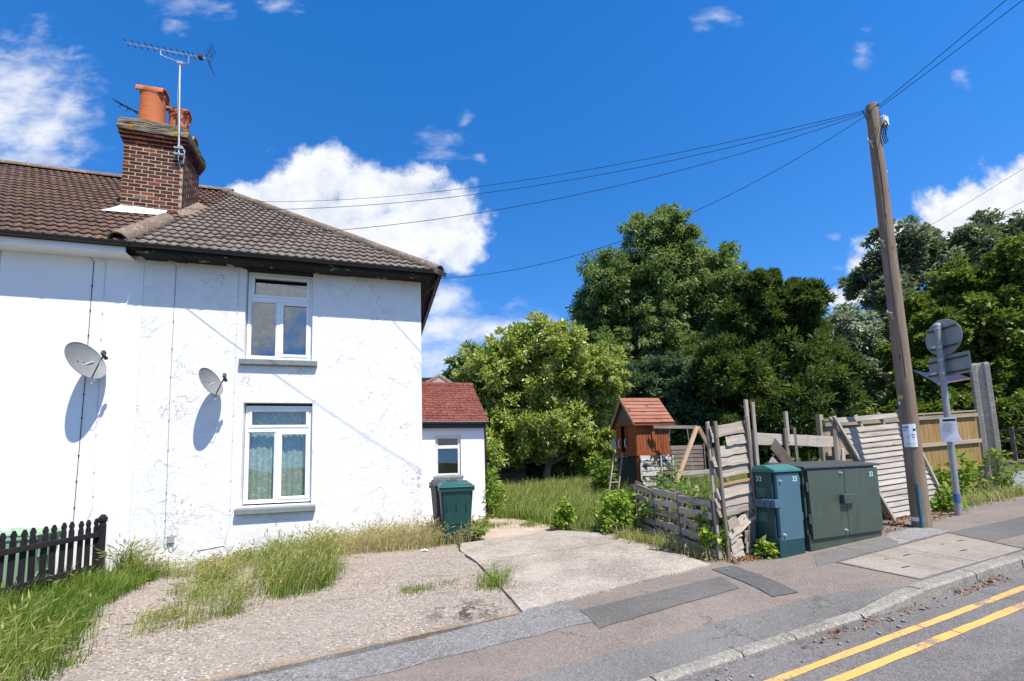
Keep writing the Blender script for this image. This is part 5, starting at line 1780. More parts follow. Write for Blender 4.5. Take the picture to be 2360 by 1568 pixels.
def build_pole():
    base = Vector((5.935, 6.741, 0.0))
    base.z = zg(uv_of(base.x, base.y)[0])
    P = thing('telegraph_pole', 'tall weathered wooden telegraph pole with climbing steps beside the green cabinets', 'pole', base)
    top = 7.02
    m = MB()
    n = 18
    hs = [-0.2, 0.3, 1.0, 2.0, 3.0, 4.0, 5.0, 6.0, top - base.z - 0.02, top - base.z]
    for i, h in enumerate(hs):
        r_ = 0.118 - 0.0058 * max(h, 0)
        if i == len(hs) - 1:
            r_ *= 0.93
        for j in range(n):
            t = 2 * math.pi * j / n
            k = r_ * (1 + 0.025 * math.sin(3 * t + h))
            m.v.append((h, k * math.cos(t), k * math.sin(t)))
    for i in range(len(hs) - 1):
        for j in range(n):
            m.f.append((i * n + j, i * n + (j + 1) % n, (i + 1) * n + (j + 1) % n, (i + 1) * n + j))
    m.f.append(tuple((len(hs) - 1) * n + j for j in range(n)))
    M_ = frame(base, Z1, (1, 0, 0))
    o = m.build('shaft', 'timber_pole', P, True, M_)
    cr = MB()                                                     # drying split down the side
    tocam = Vector((-base.x, -base.y, 0)).normalized()
    sidev = Vector((tocam.y, -tocam.x, 0))
    cr.tube([base + tocam * (0.1165 - 0.0058 * h) + sidev * (0.018 * math.sin(h * 2.1)) + Z1 * h for h in np.linspace(2.2, 6.5, 18)], 0.0045, 5)
    cr.build('split', 'black_ink', o)
    # climbing steps either side
    for k, (h, s) in enumerate([(6.0, -1), (5.55, 1), (4.35, -1), (4.33, 1), (3.75, 1), (3.2, -1)]):
        r_ = 0.118 - 0.0058 * h
        d = EU * s
        c = base + Z1 * h
        st = MB()
        st.tube([c + d * (r_ - 0.02), c + d * (r_ + 0.13)], 0.010, 6)
        st.tube([c + d * (r_ + 0.13) - Z1 * 0.006, c + d * (r_ + 0.13) + Z1 * 0.035], 0.010, 6)
        st.tube([c + d * (r_ + 0.06), c + d * (r_ - 0.005) - Z1 * 0.10], 0.008, 6)
        st.build('climbing_step', 'galvanised', P)
    bx = MB()
    Mb = frame(base + Z1 * 6.32 - EV * 0.085 + EU * 0.09, EU, Z1)
    bx.box((-0.06, -0.05, -0.08), (0.07, 0.03, 0.09), Mb)
    bx.build('terminal_box', 'cable_white', P, bevel=0.012)
    lp = MB()
    c = base + Z1 * 6.38 + EU * 0.05 - EV * 0.10
    for k in range(3):
        lp.tube([c + EU * (0.06 * math.cos(t)) + Z1 * (-0.28 + 0.16 * math.sin(t) + 0.02 * k) - EV * 0.02 * k for t in np.linspace(0.3 * k, 5.5, 16)], 0.006, 5)
    lp.tube([base + Z1 * 6.5 - EU * 0.12, base + Z1 * 6.62 - EV * 0.10, base + Z1 * 6.55 + EU * 0.13, base + Z1 * 6.65 + EU * 0.2], 0.007, 5)
    lp.tube([base + Z1 * 6.5 - EU * 0.25, base + Z1 * 6.35 - EU * 0.16, base + Z1 * 6.45 - EU * 0.09], 0.007, 5)
    lp.tube([base + Z1 * 6.45 + EU * 0.07, base + Z1 * 6.40 + EU * 0.17, base + Z1 * 6.62 + EU * 0.22], 0.007, 5)
    lp.build('cable_loop', 'cable_black', P)
    # conduit, bands and plates
    cd = MB()
    cd.tube([base - EU * 0.115 - EV * 0.06 - Z1 * 0.05, base - EU * 0.115 - EV * 0.06 + Z1 * 0.62], 0.024, 8)
    cd.build('conduit', 'cabinet_blue_door', P, True)
    def wrap(name, h0, h1, a0, a1, mat, parent, lift=0.004, sag=0.0):
        w = MB()
        nn = 12
        for i in range(nn + 1):
            t = a0 + (a1 - a0) * i / nn
            d = tocam * math.cos(t) + sidev * math.sin(t)
            for h in (h0, h1):
                r_ = 0.118 - 0.0058 * h + lift + (sag * math.sin(i * 1.3) if h == h0 else 0)
                w.v.append(tuple(base + d * r_ + Z1 * h))
        w.f = [(2 * i, 2 * i + 2, 2 * i + 3, 2 * i + 1) for i in range(nn)]
        return w.build(name, mat, parent, True)
    wrap('white_band', 0.085, 0.145, -0.25, 1.25, 'white_paper', P)
    wrap('number_plate', 1.88, 1.94, 0.35, 1.1, 'plastic_yellow', P)
    wrap('number_plate', 1.80, 1.85, 0.75, 1.05, 'white_paper', P)
    N = thing('notice', 'white paper notice wrapped round the telegraph pole', 'notice', base + tocam * 0.12 + Z1 * 1.2)
    sh = wrap('sheet', 1.16, 1.50, -0.55, 0.85, 'white_paper', N, 0.007, 0.004)
    for i, (h0, h1, a0, a1, mt) in enumerate(((1.44, 1.465, 0.15, 0.75, 'blue_ink'), (1.405, 1.42, 0.30, 0.78, 'blue_ink'), (1.395, 1.43, -0.50, -0.25, 'black_ink'), (1.335, 1.345, -0.40, 0.0, 'black_ink'), (1.30, 1.31, -0.46, -0.1, 'black_ink'), (1.31, 1.316, 0.1, 0.6, 'blue_ink'), (1.205, 1.212, -0.2, 0.6, 'blue_ink'))):
        wrap('print', h0, h1, a0, a1, mt, sh, 0.009)
    # wires
    T_ = base + Z1 * 6.52
    L_ = T_ - EU * 0.10 - EV * 0.02
    wire('topmost overhead wire from the pole to the roof ridge of the cottages', L_ + Z1 * 0.02, hw(-5.5, 5.5, 9.4), 0.55)
    wire('second overhead wire from the pole crossing the cottage roof to the chimney foot', L_, hw(-5.9, 1.7, 6.98), 0.65)
    wire('third overhead wire from the pole ending at the eaves near the party line', L_ - Z1 * 0.02, hw(-4.3, -0.4, 5.42), 0.55)
    wire('lowest overhead wire sagging from the pole to the gutter corner of the end cottage', L_ - Z1 * 0.04, hw(0.33, -0.36, 5.13), 0.60)
    wire('left of the two wires leaving the pole towards the top right corner', T_ + EU * 0.12 + Z1 * 0.12, T_ + Vector((1.45, -8.7, 0.55)), 0.10)
    wire('right of the two wires leaving the pole towards the top right corner', T_ + EU * 0.14 + Z1 * 0.10, T_ + Vector((2.2, -8.7, 0.55)), 0.14)
    wire('upper overhead wire crossing behind the telegraph pole at the right', (14.0, 26.0, 8.47), (17.9, 10.9, 11.2), 0.10, 0.007)
    wire('lower overhead wire crossing behind the telegraph pole at the right', (14.4, 26.0, 8.4), (17.6, 10.5, 9.8), 0.10, 0.007)


def build_sign():
    b = Vector((7.07, 7.34, 0.0))
    b.z = zg(uv_of(b.x, b.y)[0])
    S = thing('sign_post', 'grey steel sign post carrying a round and a rectangular sign seen from behind', 'sign', b)
    m = MB()
    top = b + Vector((0.06, 0.02, 3.13))
    m.tube([b - Z1 * 0.1, b.lerp(top, 0.4), top], 0.044, 14)
    m.build('post', 'sign_post_grey', S, True)
    cp_ = MB()
    cp_.lathe([(0.046, -0.03), (0.046, 0.008), (0.03, 0.016), (0, 0.018)], top, 14)
    cp_.build('post_cap', 'cable_white', S, True)
    bb = MB()
    bb.tube([b + Z1 * 0.20, b + Z1 * 0.34], 0.0455, 14)
    bb.build('blue_band', 'blue_band', S, True)
    # plates turned obliquely to the viewer: face away
    ang = R(-87)
    px_ = Vector((math.cos(ang), math.sin(ang), 0))        # along the plate
    pn = Vector((-math.sin(ang), math.cos(ang), 0))        # away from the viewer
    ax = lambda h: b.lerp(top, h / 3.13)
    c = ax(2.90) + pn * 0.085
    m = MB()
    n = 40
    r_ = 0.30
    for y in (0.0, 0.004):
        for j in range(n):
            t = 2 * math.pi * j / n
            m.v.append(tuple(c + px_ * (r_ * math.cos(t)) + Z1 * (r_ * math.sin(t)) + pn * y))
    m.f = [tuple(range(n)), tuple(reversed(range(n, 2 * n)))] + [(j, n + j, n + (j + 1) % n, (j + 1) % n) for j in range(n)]
    disc = m.build('round_sign', 'sign_back', S)
    rim = MB()
    rim.tube([c + px_ * (r_ * math.cos(2 * math.pi * j / n)) + Z1 * (r_ * math.sin(2 * math.pi * j / n)) for j in range(n + 1)], 0.006, 5, False)
    rim.build('rim', 'sign_post_grey', disc)
    for h in (3.05, 2.74):
        cc = ax(h) + pn * 0.07
        hw_ = math.sqrt(max(r_ * r_ - (h - 2.90) ** 2, 0)) - 0.03
        k = MB()
        k.box((-hw_, -0.012, -0.012), (hw_, 0.012, 0.012), frame(cc, px_, Z1))
        k.build('channel', 'dark_metal', disc)
    q = ax(2.42) + pn * 0.085 + px_ * 0.02
    Mq = frame(q, px_, Z1)
    m = MB()
    m.box((-0.32, 0, -0.17), (0.36, 0.004, 0.17), Mq)
    pl = m.build('rectangular_sign', 'sign_back', S, bevel=0.0015)
    for z in (0.10, -0.12):
        k = MB()
        k.box((-0.33, -0.028, z - 0.012), (0.33, -0.004, z + 0.012), Mq)
        k.build('channel', 'dark_metal', pl)
    for h in (3.05, 2.74, 2.52, 2.30):
        k = MB()
        k.tube([ax(h) - Z1 * 0.016, ax(h) + Z1 * 0.016], 0.049, 14)
        k.build('clamp', 'galvanised', S, True)
    for h, dx, par in ((2.77, -0.15, disc), (2.32, -0.22, pl)):
        k = MB()
        k.box((-0.05, -0.003, -0.03), (0.05, 0, 0.03), frame(ax(h) + pn * 0.083 + px_ * dx, px_, Z1))
        k.build('maker_label', 'white_paper', par)
    N = thing('notice', 'white paper notice tied to the grey sign post, lower corner curling', 'notice', ax(1.3))
    tocam = Vector((-b.x, -b.y, 0)).normalized()
    sd_ = Vector((-tocam.y, tocam.x, 0))
    c = ax(1.38) + tocam * 0.05
    m = MB()
    nn = 8
    for i in range(nn + 1):
        t = i / nn
        z = 0.19 - 0.40 * t
        for x in (-0.10, 0.0, 0.10):
            curl = 0.05 * max(0, t - 0.6) ** 1.5 * 3 * (1 if x > 0 else 0)
            m.v.append(tuple(c + sd_ * (x + curl * 1.2) + Z1 * z + tocam * (curl + 0.006 * math.cos(x * 18))))
    for i in range(nn):
        for j in range(2):
            k = i * 3 + j
            m.f.append((k, k + 3, k + 4, k + 1))
    sh = m.build('sheet', 'white_paper', N, True)
    k = MB()
    k.box((-0.06, -0.0015, -0.018), (0.09, 0.0, 0.018), frame(c + tocam * 0.009 + Z1 * 0.14, sd_, Z1))
    k.build('print', 'black_ink', sh)
    for i in range(7):
        k = MB()
        k.box((-0.075, -0.0012, -0.0022), (0.06 + 0.02 * ((i * 5) % 3) / 3, 0, 0.0022), frame(c + tocam * 0.0085 + Z1 * (0.09 - 0.022 * i), sd_, Z1))
        k.build('print', 'cable_grey', sh)


build_cabinets()
build_pole()
build_sign()


# ---------------------------------------------------------------- fences on the right of the driveway
def build_pallets():
    d0, d1 = Vector((2.245, 8.22, 0)), Vector((2.53, 5.74, 0))
    ends = [d0, d0.lerp(d1, 0.30), d0.lerp(d1, 0.64), d1]
    labels = ['low broken pallet panel at the garden end of the pallet fence', 'low grey pallet panel in the middle of the pallet fence', 'low grey pallet panel at the pavement end of the pallet fence']
    for k in range(3):
        a, b = ends[k], ends[k + 1]
        a, b = ground_at(a.x, a.y), ground_at(b.x, b.y)
        d = (b - a)
        fl = Vector((d.x, d.y, 0)).normalized()
        side = Vector((fl.y, -fl.x, 0))           # towards the driveway
        if side.x > 0:
            side = -side
        a = a + fl * 0.012
        b = b - fl * 0.012
        P = thing('pallet_fence', labels[k], 'pallet', (a + b) / 2, 'pallets stood on edge as a fence')
        lean = side * 0.05
        h = (0.76, 0.76, 0.72)[k]
        rows = 5
        for i in range(rows):
            z = 0.07 + (h - 0.12) * i / (rows - 1)
            dz0, dz1 = random.uniform(-0.012, 0.012), random.uniform(-0.012, 0.012)
            if k == 0:
                dz0 += 0.05 * (i / rows)
                dz1 -= 0.03
            board('slat', a + Z1 * (z + dz0) + lean * z + side * 0.045, b + Z1 * (z + dz1) + lean * z + side * 0.045, 0.095, 0.018, 'timber_grey', P, side, wob=0.005, nick=0.012, seg=4)
        for t in (0.04, 0.5, 0.96):
            p = a.lerp(b, t)
            board('bearer', p + Z1 * 0.02, p + Z1 * h + lean * h, 0.085, 0.07, 'timber_dark_grey', P, side, nick=0.01)
        for i in (0, 2, 4):
            z = 0.07 + (h - 0.12) * i / 4
            board('back_slat', a + Z1 * z - side * 0.047 + lean * z, b + Z1 * z - side * 0.047 + lean * z, 0.095, 0.018, 'timber_dark_grey', P, side, wob=0.004)
    # splintered post at the far end and a kerb board along the foot
    p = ground_at(2.235, 8.33)
    S = thing('fence_post', 'bundle of grey splintered posts at the garden end of the pallet fence', 'post', p)
    for i in range(4):
        q = p + Vector((random.uniform(-0.09, 0.06), random.uniform(-0.05, 0.12), 0))
        board('stake', q - Z1 * 0.05, q + Vector((random.uniform(-0.02, 0.02), 0, random.uniform(0.74, 0.84))), 0.07, 0.03, 'timber_dark_grey', S, (random.uniform(-1, 1), -1, 0), nick=0.05, seg=3, wob=0.004)
    a, b = ground_at(2.28, 7.4, 0.03), ground_at(2.40, 5.80, 0.03)
    tag(board('edging_board', a, b, 0.06, 0.05, 'timber_grey', None, (0, 0, 1), wob=0.006, seg=4), 'long grey edging board lying at the foot of the pallet fence', 'board')


def build_tall_panel():
    """narrow ragged overlap panel standing at the driveway corner"""
    o = G(4.56, 4.30)
    P = thing('ragged_fence_section', 'tall narrow ragged grey overlap fence panel at the driveway corner', 'fence panel', o)
    n = -EV
    def at(du, dz, out=0.0):
        return o + EU * du + Z1 * dz + n * out
    # stiles and taller back stakes
    for (u0, z0, u1, z1, w, t, out) in ((0.02, 0.0, -0.04, 1.73, 0.045, 0.03, 0.045), (0.57, 0.02, 0.50, 1.80, 0.045, 0.03, 0.045), (-0.05, 0.0, -0.09, 1.72, 0.05, 0.03, -0.03), (0.62, 0.1, 0.60, 2.02, 0.05, 0.03, -0.02), (0.66, 0.45, 0.66, 1.98, 0.055, 0.022, 0.03), (0.70, 0.05, 0.67, 1.62, 0.06, 0.03, 0.0)):
        board('stile', at(u0, z0, out), at(u1, z1, out), w, t, 'timber_dark_grey' if out > 0.04 else 'timber_grey', P, n, nick=0.03, seg=4, wob=0.003)
    # overlapping boards, most of them cracked
    rows = [(1.60, 0.15, 0.05, 'timber_grey'), (1.47, 0.12, 0.03, 'timber_grey'), (1.34, 0.14, 0.05, 'timber_grey'), (1.21, 0.13, 0.03, 'timber_grey'), (1.08, 0.13, 0.04, 'timber_grey'), (0.83, 0.15, 0.05, 'timber_grey'), (0.71, 0.13, 0.04, 'timber_grey'), (0.60, 0.13, 0.05, 'timber_grey')]
    for i, (z, w, tilt, mt) in enumerate(rows):
        out = 0.012 + 0.010 * (i % 2)
        x0 = -0.10 + random.uniform(-0.02, 0.03)
        x1 = 0.55 + random.uniform(-0.01, 0.03)
        if i == 1:
            x0 = 0.12
        board('overlap_board', at(x0, z - tilt * 0.6, out), at(x1, z + tilt, out), w, 0.010, mt, P, n + Z1 * 0.20, wob=0.008, nick=0.035, seg=6)
    board('overlap_board', at(-0.09, 1.50, 0.02), at(0.0, 1.49, 0.02), 0.11, 0.010, 'timber_grey_pale', P, n, wob=0.006, nick=0.02)
    board('trim_strip', at(-0.02, 0.915, 0.032), at(0.55, 0.965, 0.03), 0.035, 0.012, 'timber_orange', P, n, wob=0.004, seg=4)
    # loose broken pieces hanging at the foot
    for (u0, z0, u1, z1, w, f_) in ((0.03, 0.30, 0.56, 0.55, 0.15, 0.3), (0.04, 0.40, 0.26, 0.47, 0.12, 0.1), (0.05, 0.25, 0.30, 0.34, 0.13, 0.2), (0.06, 0.13, 0.32, 0.19, 0.15, 0.1), (0.07, 0.02, 0.34, 0.09, 0.13, 0.25), (0.30, 0.24, 0.56, 0.29, 0.15, -0.1), (0.30, 0.10, 0.57, 0.13, 0.14, -0.1)):
        board('broken_board', at(u0, z0, 0.02 + f_ * 0.05), at(u1, z1, 0.02), w, 0.012, 'timber_grey', P, n + Z1 * f_, wob=0.012, nick=0.06, seg=5)
    board('broken_board', at(0.44, 0.10, 0.035), at(0.47, 0.55, 0.03), 0.13, 0.012, 'timber_dark_grey', P, n, wob=0.008, nick=0.03, seg=3)
    board('broken_board', at(0.06, -0.03, 0.07), at(0.36, 0.03, 0.06), 0.03, 0.012, 'timber_orange', P, n, nick=0.01)
    # remains of the fence behind the cabinets
    Q = thing('broken_fence', 'remains of a grey fence behind the cabinets: one rail and snapped planks', 'fence', G(6.4, 4.6))
    g = lambda u, h, v=4.62: G(u, v, h)
    board('rail', g(5.45, 1.47), g(7.35, 1.31), 0.17, 0.022, 'timber_grey', Q, n, wob=0.006, seg=5)
    board('snapped_plank', g(6.30, 0.35), g(6.28, 1.58), 0.21, 0.025, 'timber_dark_grey', Q, n + EU * 0.5, nick=0.03, wob=0.006, seg=3)
    board('snapped_plank', g(6.47, 0.35), g(6.46, 1.60), 0.055, 0.03, 'timber_dark_grey', Q, n, nick=0.03)
    board('snapped_plank', g(6.50, 0.75, 4.55), g(5.88, 1.38, 4.55), 0.19, 0.022, 'timber_dark_grey', Q, n, nick=0.04, wob=0.006, seg=3)
    board('snapped_plank', g(6.25, 0.75, 4.57), g(5.85, 1.15, 4.58), 0.14, 0.022, 'timber_grey', Q, n, nick=0.04)
    board('snapped_plank', g(6.31, 1.35), g(6.31, 1.83), 0.055, 0.04, 'timber_grey', Q, n, nick=0.02)
    board('snapped_plank', g(7.30, 0.3), g(7.36, 1.52), 0.075, 0.05, 'timber_dark_grey', Q, n, nick=0.05)
    board('snapped_plank', g(7.42, 0.3, 4.66), g(7.50, 1.70, 4.66), 0.06, 0.05, 'timber_grey', Q, n, nick=0.05)
    board('snapped_plank', g(7.46, 0.4), g(7.55, 1.22), 0.08, 0.02, 'timber_grey_pale', Q, n, nick=0.06)
    board('post', g(5.25, 0.0, 4.40), g(5.22, 1.35, 4.40), 0.06, 0.05, 'timber_dark_grey', Q, n, nick=0.02)


def build_leaning_panel():
    """big slatted panel that has slumped sideways against the pole"""
    BL, BR = G(8.36, 4.52, 0.02), G(10.04, 4.56, -0.02)
    TL, TR = G(7.40, 4.66, 1.68), G(9.28, 4.70, 1.72)
    P = thing('slatted_panel', 'large pale slatted fence panel slumped sideways behind the telegraph pole', 'fence panel', (BL + BR) / 2)
    n = (BR - BL).cross(TL - BL).normalized()
    if n.y > 0:
        n = -n
    rows = 19
    for i in range(rows):
        t = (i + 0.5) / rows
        if i == rows - 2:
            continue                                    # one slat is missing under the top rail
        a, b = BL.lerp(TL, t), BR.lerp(TR, t)
        board('slat', a + n * 0.02, b + n * 0.02, 0.088, 0.016, 'timber_grey_pale', P, n + Z1 * 0.26, wob=0.003, nick=0.01, seg=3)
    up_ = (TL - BL).normalized()
    for (s, out, mt) in ((0.0, 0.055, 'timber_grey'), (1.0, 0.055, 'timber_grey_pale'), (0.0, -0.01, 'timber_grey'), (1.0, -0.01, 'timber_grey'), (0.36, -0.012, 'timber_grey'), (0.70, -0.012, 'timber_grey')):
        a, b = BL.lerp(BR, s), TL.lerp(TR, s)
        board('stile', a - up_ * 0.10 + n * out, b + up_ * 0.03 + n * out, 0.05, 0.035, mt, P, n, nick=0.01)
    # fallen white boards at its foot
    F = thing('fallen_boards', 'weathered white boards lying on the ground beside the sign post', 'boards', G(10.2, 4.72, 0.02))
    for (u0, v0, u1, v1, z) in ((9.9, 4.78, 11.2, 4.90, 0.06), (9.8, 4.66, 11.1, 4.74, 0.045), (9.9, 4.90, 10.9, 5.05, 0.11), (9.6, 4.55, 10.6, 4.62, 0.03)):
        board('loose_board', G(u0, v0, z), G(u1, v1, z + 0.03), 0.10, 0.018, 'timber_peeling_white', F, (0, -0.35, 1), wob=0.005, seg=3)


def build_closeboard():
    a, b = G(8.55, 5.55), G(12.55, 5.0)
    P = thing('closeboard_fence', 'tan closeboard timber fence with three rails beside the concrete post', 'fence', (a + b) / 2)
    d = Vector((b.x - a.x, b.y - a.y, 0)).normalized()
    n = Vector((d.y, -d.x, 0))
    L = (Vector((b.x, b.y, 0)) - Vector((a.x, a.y, 0))).length
    x = 0.0
    i = 0
    while x < L - 0.02:
        p = a.lerp(b, x / L)
        h = 1.66
        me_m = 'timber_tan' if x > L * 0.12 else 'timber_tan_grey'
        board('pale', p + Z1 * 0.05, p + Z1 * h + d * random.uniform(-0.004, 0.004), 0.125, 0.014, me_m, P, n + d * 0.03, wob=0.002, seed=i)
        x += 0.108
        i += 1
    for h, mt in ((1.60, 'timber_tan_grey'), (1.06, 'timber_tan_grey'), (0.56, 'timber_tan')):
        board('rail', a + Z1 * h + n * 0.035, b + Z1 * h + n * 0.035, 0.075, 0.045, mt, P, n, wob=0.002, seg=4)
    board('capping', a + Z1 * 1.685, b + Z1 * 1.685, 0.07, 0.03, 'timber_tan_grey', P, Z1, seg=3)
    for t in (0.0, 0.5):
        p = a.lerp(b, t) - n * 0.05
        board('post', p - Z1 * 0.1, p + Z1 * 1.80, 0.09, 0.09, 'timber_tan_grey', P, n)
    # slotted concrete post, left taller than the fence
    o = G(12.80, 4.93)
    C_ = thing('concrete_post', 'tall slotted concrete fence post at the street corner', 'post', o)
    M_ = frame(o, d, Z1)
    m = MB()
    h = 2.68
    pr = [(-0.16, -0.14), (0.16, -0.14), (0.16, 0.14), (-0.16, 0.14), (-0.16, 0.055), (-0.12, 0.045), (-0.12, -0.045), (-0.16, -0.055)]
    k = len(pr)
    rot = Matrix.Rotation(R(35), 4, 'Z')
    for z, s in ((-0.2, 1.0), (h - 0.05, 0.98), (h, 0.9)):
        m.v += [tuple(M_ @ (rot @ Vector((x * s, y * s, z)))) for x, y in pr]
    for j in range(2):
        for i in range(k):
            m.f.append((j * k + i, j * k + (i + 1) % k, (j + 1) * k + (i + 1) % k, (j + 1) * k + i))
    m.f.append(tuple(range(2 * k, 3 * k)))
    so = m.build('shaft', 'post_concrete', C_)
    soften(so.data, 0.010, 2)
    # dark blue panel slung between the post top and the trees behind
    A_ = thing('blue_awning', 'dark blue fabric awning behind the sign, left of the concrete post top', 'awning', G(13.5, 5.6, 2.3))
    cth = MB()
    q = [G(12.3, 5.45, 2.34), G(13.3, 5.30, 2.44), G(13.4, 5.80, 2.74), G(12.3, 5.95, 2.80)]
    nn = 6
    for j in range(nn + 1):
        for i in range(nn + 1):
            s, t = i / nn, j / nn
            p = q[0].lerp(q[1], s).lerp(q[3].lerp(q[2], s), t) - Z1 * 0.10 * 4 * s * (1 - s) * t
            cth.v.append(tuple(p))
    cth.f = [(j * (nn + 1) + i, j * (nn + 1) + i + 1, (j + 1) * (nn + 1) + i + 1, (j + 1) * (nn + 1) + i) for j in range(nn) for i in range(nn)]
    cth.build('cloth', 'blue_cloth', A_, True)
    board('edge_rail', q[0] - Z1 * 0.02, q[1] - Z1 * 0.02, 0.035, 0.03, 'timber_dark_grey', A_, -EV)
    for p in (q[3], q[2]):
        board('prop', Vector((p.x, p.y, zg(13))), p, 0.05, 0.05, 'timber_dark_grey', A_, -EV)
    # dark rail fence across the side road
    Rf = thing('rail_fence', 'dark three-rail timber fence in the shade across the side road', 'fence', G(26, 10))
    for i in range(9):
        p = G(25.4 + 0.10 * i, 3.5 + i * 1.9)
        board('post', p - Z1 * 0.1, p + Z1 * 1.35, 0.12, 0.10, 'timber_dark_grey', Rf, -EU)
    for h in (0.35, 0.80, 1.22):
        board('rail', G(25.4, 3.3, h), G(26.25, 19.5, h), 0.10, 0.04, 'timber_dark_grey', Rf, -EU)


build_pallets()
build_tall_panel()
build_leaning_panel()
build_closeboard()


# ---------------------------------------------------------------- playhouse and swing in the garden
def build_playhouse():
    o = ground_at(3.30, 12.05)
    H = thing('playhouse', 'red-stained wooden playhouse on a raised platform with a plank roof', 'playhouse', o)
    # front (entrance) looks to the left of the picture; the long side faces the viewer
    yaw = R(11)
    X = Vector((math.cos(yaw), math.sin(yaw), 0))
    Y = Vector((-math.sin(yaw), math.cos(yaw), 0))
    def at(x, y, z):
        return o + X * x + Y * y + Z1 * z
    W_, D_ = 0.95, 1.30                 # along the viewer's side, and deep
    z0, z1, zr = 1.24, 2.08, 2.80
    # platform rim
    for a, b, f_ in ((at(-0.02, -0.02, z0), at(W_ + 0.02, -0.02, z0), -Y), (at(-0.02, -0.045, z0), at(-0.02, D_, z0), -X), (at(W_ + 0.02, 0, z0), at(W_ + 0.02, D_, z0), X), (at(0, D_, z0), at(W_, D_, z0), Y)):
        board('platform_rim', a, b, 0.13, 0.03, 'timber_red', H, f_)
    m = MB()
    m.hexa([at(0, 0, z0 - 0.02), at(W_, 0, z0 - 0.02), at(W_, D_, z0 - 0.02), at(0, D_, z0 - 0.02)], [at(0, 0, z0 + 0.02), at(W_, 0, z0 + 0.02), at(W_, D_, z0 + 0.02), at(0, D_, z0 + 0.02)])
    m.build('deck', 'timber_dark_grey', H)
    for x, y in ((0.03, 0.04), (W_ - 0.03, 0.04), (0.03, D_ - 0.03), (W_ - 0.03, D_ - 0.03)):
        board('corner_post', at(x, y, -0.1), at(x, y, z1), 0.07, 0.07, 'timber_red', H, -Y)
    # side boards facing the viewer
    n = 11
    for i in range(n):
        x = 0.055 + (W_ - 0.11) * i / (n - 1)
        gap = 0.004 if i % 3 else 0.012
        board('wall_board', at(x, 0.0, z0 + 0.06), at(x + random.uniform(-0.004, 0.004), 0.0, z1 - 0.02), (W_ - 0.1) / (n - 1) - gap, 0.016, 'timber_red', H, -Y, wob=0.002)
    board('wall_rail', at(0.02, -0.02, z1 - 0.26), at(0.45, -0.02, z1 - 0.25), 0.035, 0.015, 'timber_red', H, -Y)
    board('wall_rail', at(0.47, -0.03, z0 + 0.05), at(0.47, -0.03, z1), 0.08, 0.04, 'timber_red', H, -Y)
    # entrance side
    for i in range(5):
        y = 0.06 + i * 0.105
        board('wall_board', at(0.0, y, z0 + 0.06), at(0.0, y, z1 - 0.03), 0.098, 0.016, 'timber_red', H, -X, wob=0.002)
    board('door_jamb', at(0.0, 0.60, z0 + 0.06), at(0.0, 0.60, z1), 0.05, 0.04, 'timber_red', H, -X)
    for y in (1.00, 1.10, 1.20):
        board('wall_board', at(0.0, y, z0 + 0.06), at(0.0, y, z1 - 0.03), 0.096, 0.016, 'timber_red', H, -X, wob=0.002)
    board('lintel', at(-0.02, -0.06, z1 + 0.0), at(-0.02, D_ + 0.06, z1 + 0.0), 0.10, 0.03, 'timber_red', H, -X)
    for y, x in ((0.58, -0.02), (0.99, -0.02)):
        k = MB()
        k.tube([at(x, y, 1.42), at(x - 0.05, y, 1.45), at(x - 0.05, y, 1.63), at(x, y, 1.66)], 0.012, 6)
        k.build('grab_handle', 'plastic_white', H, True)
    k = MB()
    k.tube([at(W_ + 0.02, 0.1, 1.55), at(W_ + 0.07, 0.1, 1.58), at(W_ + 0.07, 0.1, 1.76), at(W_ + 0.02, 0.1, 1.79)], 0.014, 6)
    k.build('grab_handle', 'plastic_white', H, True)
    # back and far walls
    for i in range(8):
        x = 0.07 + i * 0.137
        board('wall_board', at(x, D_, z0 + 0.06), at(x, D_, z1), 0.13, 0.016, 'timber_red', H, Y)
    for i in range(9):
        y = 0.07 + i * 0.137
        board('wall_board', at(W_, y, z0 + 0.06), at(W_, y, z1), 0.13, 0.016, 'timber_red', H, X)
    # roof planks on both pitches, ridge along X
    ov, yr = 0.10, D_ / 2
    rise = zr - z1 + 0.04
    run = yr + 0.12
    sl = math.hypot(rise, run)
    for s in (-1, 1):
        up_ = Vector((0, 0, rise / sl)) + Y * (-s * run / sl)
        nr = (Y * s * rise / sl + Z1 * run / sl)
        e0 = at(-ov, yr + s * run, zr - rise)
        np_ = 7
        for i in range(np_):
            t = (i + 0.5) * sl / np_
            p = e0 + up_ * t + nr * 0.02
            board('roof_plank', p, p + X * (W_ + 2 * ov), sl / np_ + 0.02, 0.022, 'timber_red_roof', H, nr + up_ * 0.14, wob=0.002, seg=3)
        board('roof_edge', e0 - X * 0.0 + nr * 0.005 - Z1 * 0.03, e0 + X * (W_ + 2 * ov) + nr * 0.005 - Z1 * 0.03, 0.07, 0.02, 'timber_red', H, Y * s)
        for x in (-ov - 0.012, W_ + ov + 0.012):
            p = at(x, yr + s * run, zr - rise - 0.03)
            board('barge_board', p, p + up_ * sl, 0.085, 0.022, 'timber_orange' if x < 0 else 'timber_red', H, X)
    for x in (-0.01, W_ + 0.01):
        m = MB()
        tri = [at(x, 0, z1), at(x, D_, z1), at(x, yr, zr - 0.03)]
        m.add(tri + [p + X * 0.015 for p in tri], [(0, 1, 2), (5, 4, 3), (0, 3, 4, 1), (1, 4, 5, 2), (2, 5, 3, 0)])
        m.build('gable', 'timber_dark_grey', H)
    # under the platform: green sheet on the entrance side, old overlap panel on the viewer's side
    m = MB()
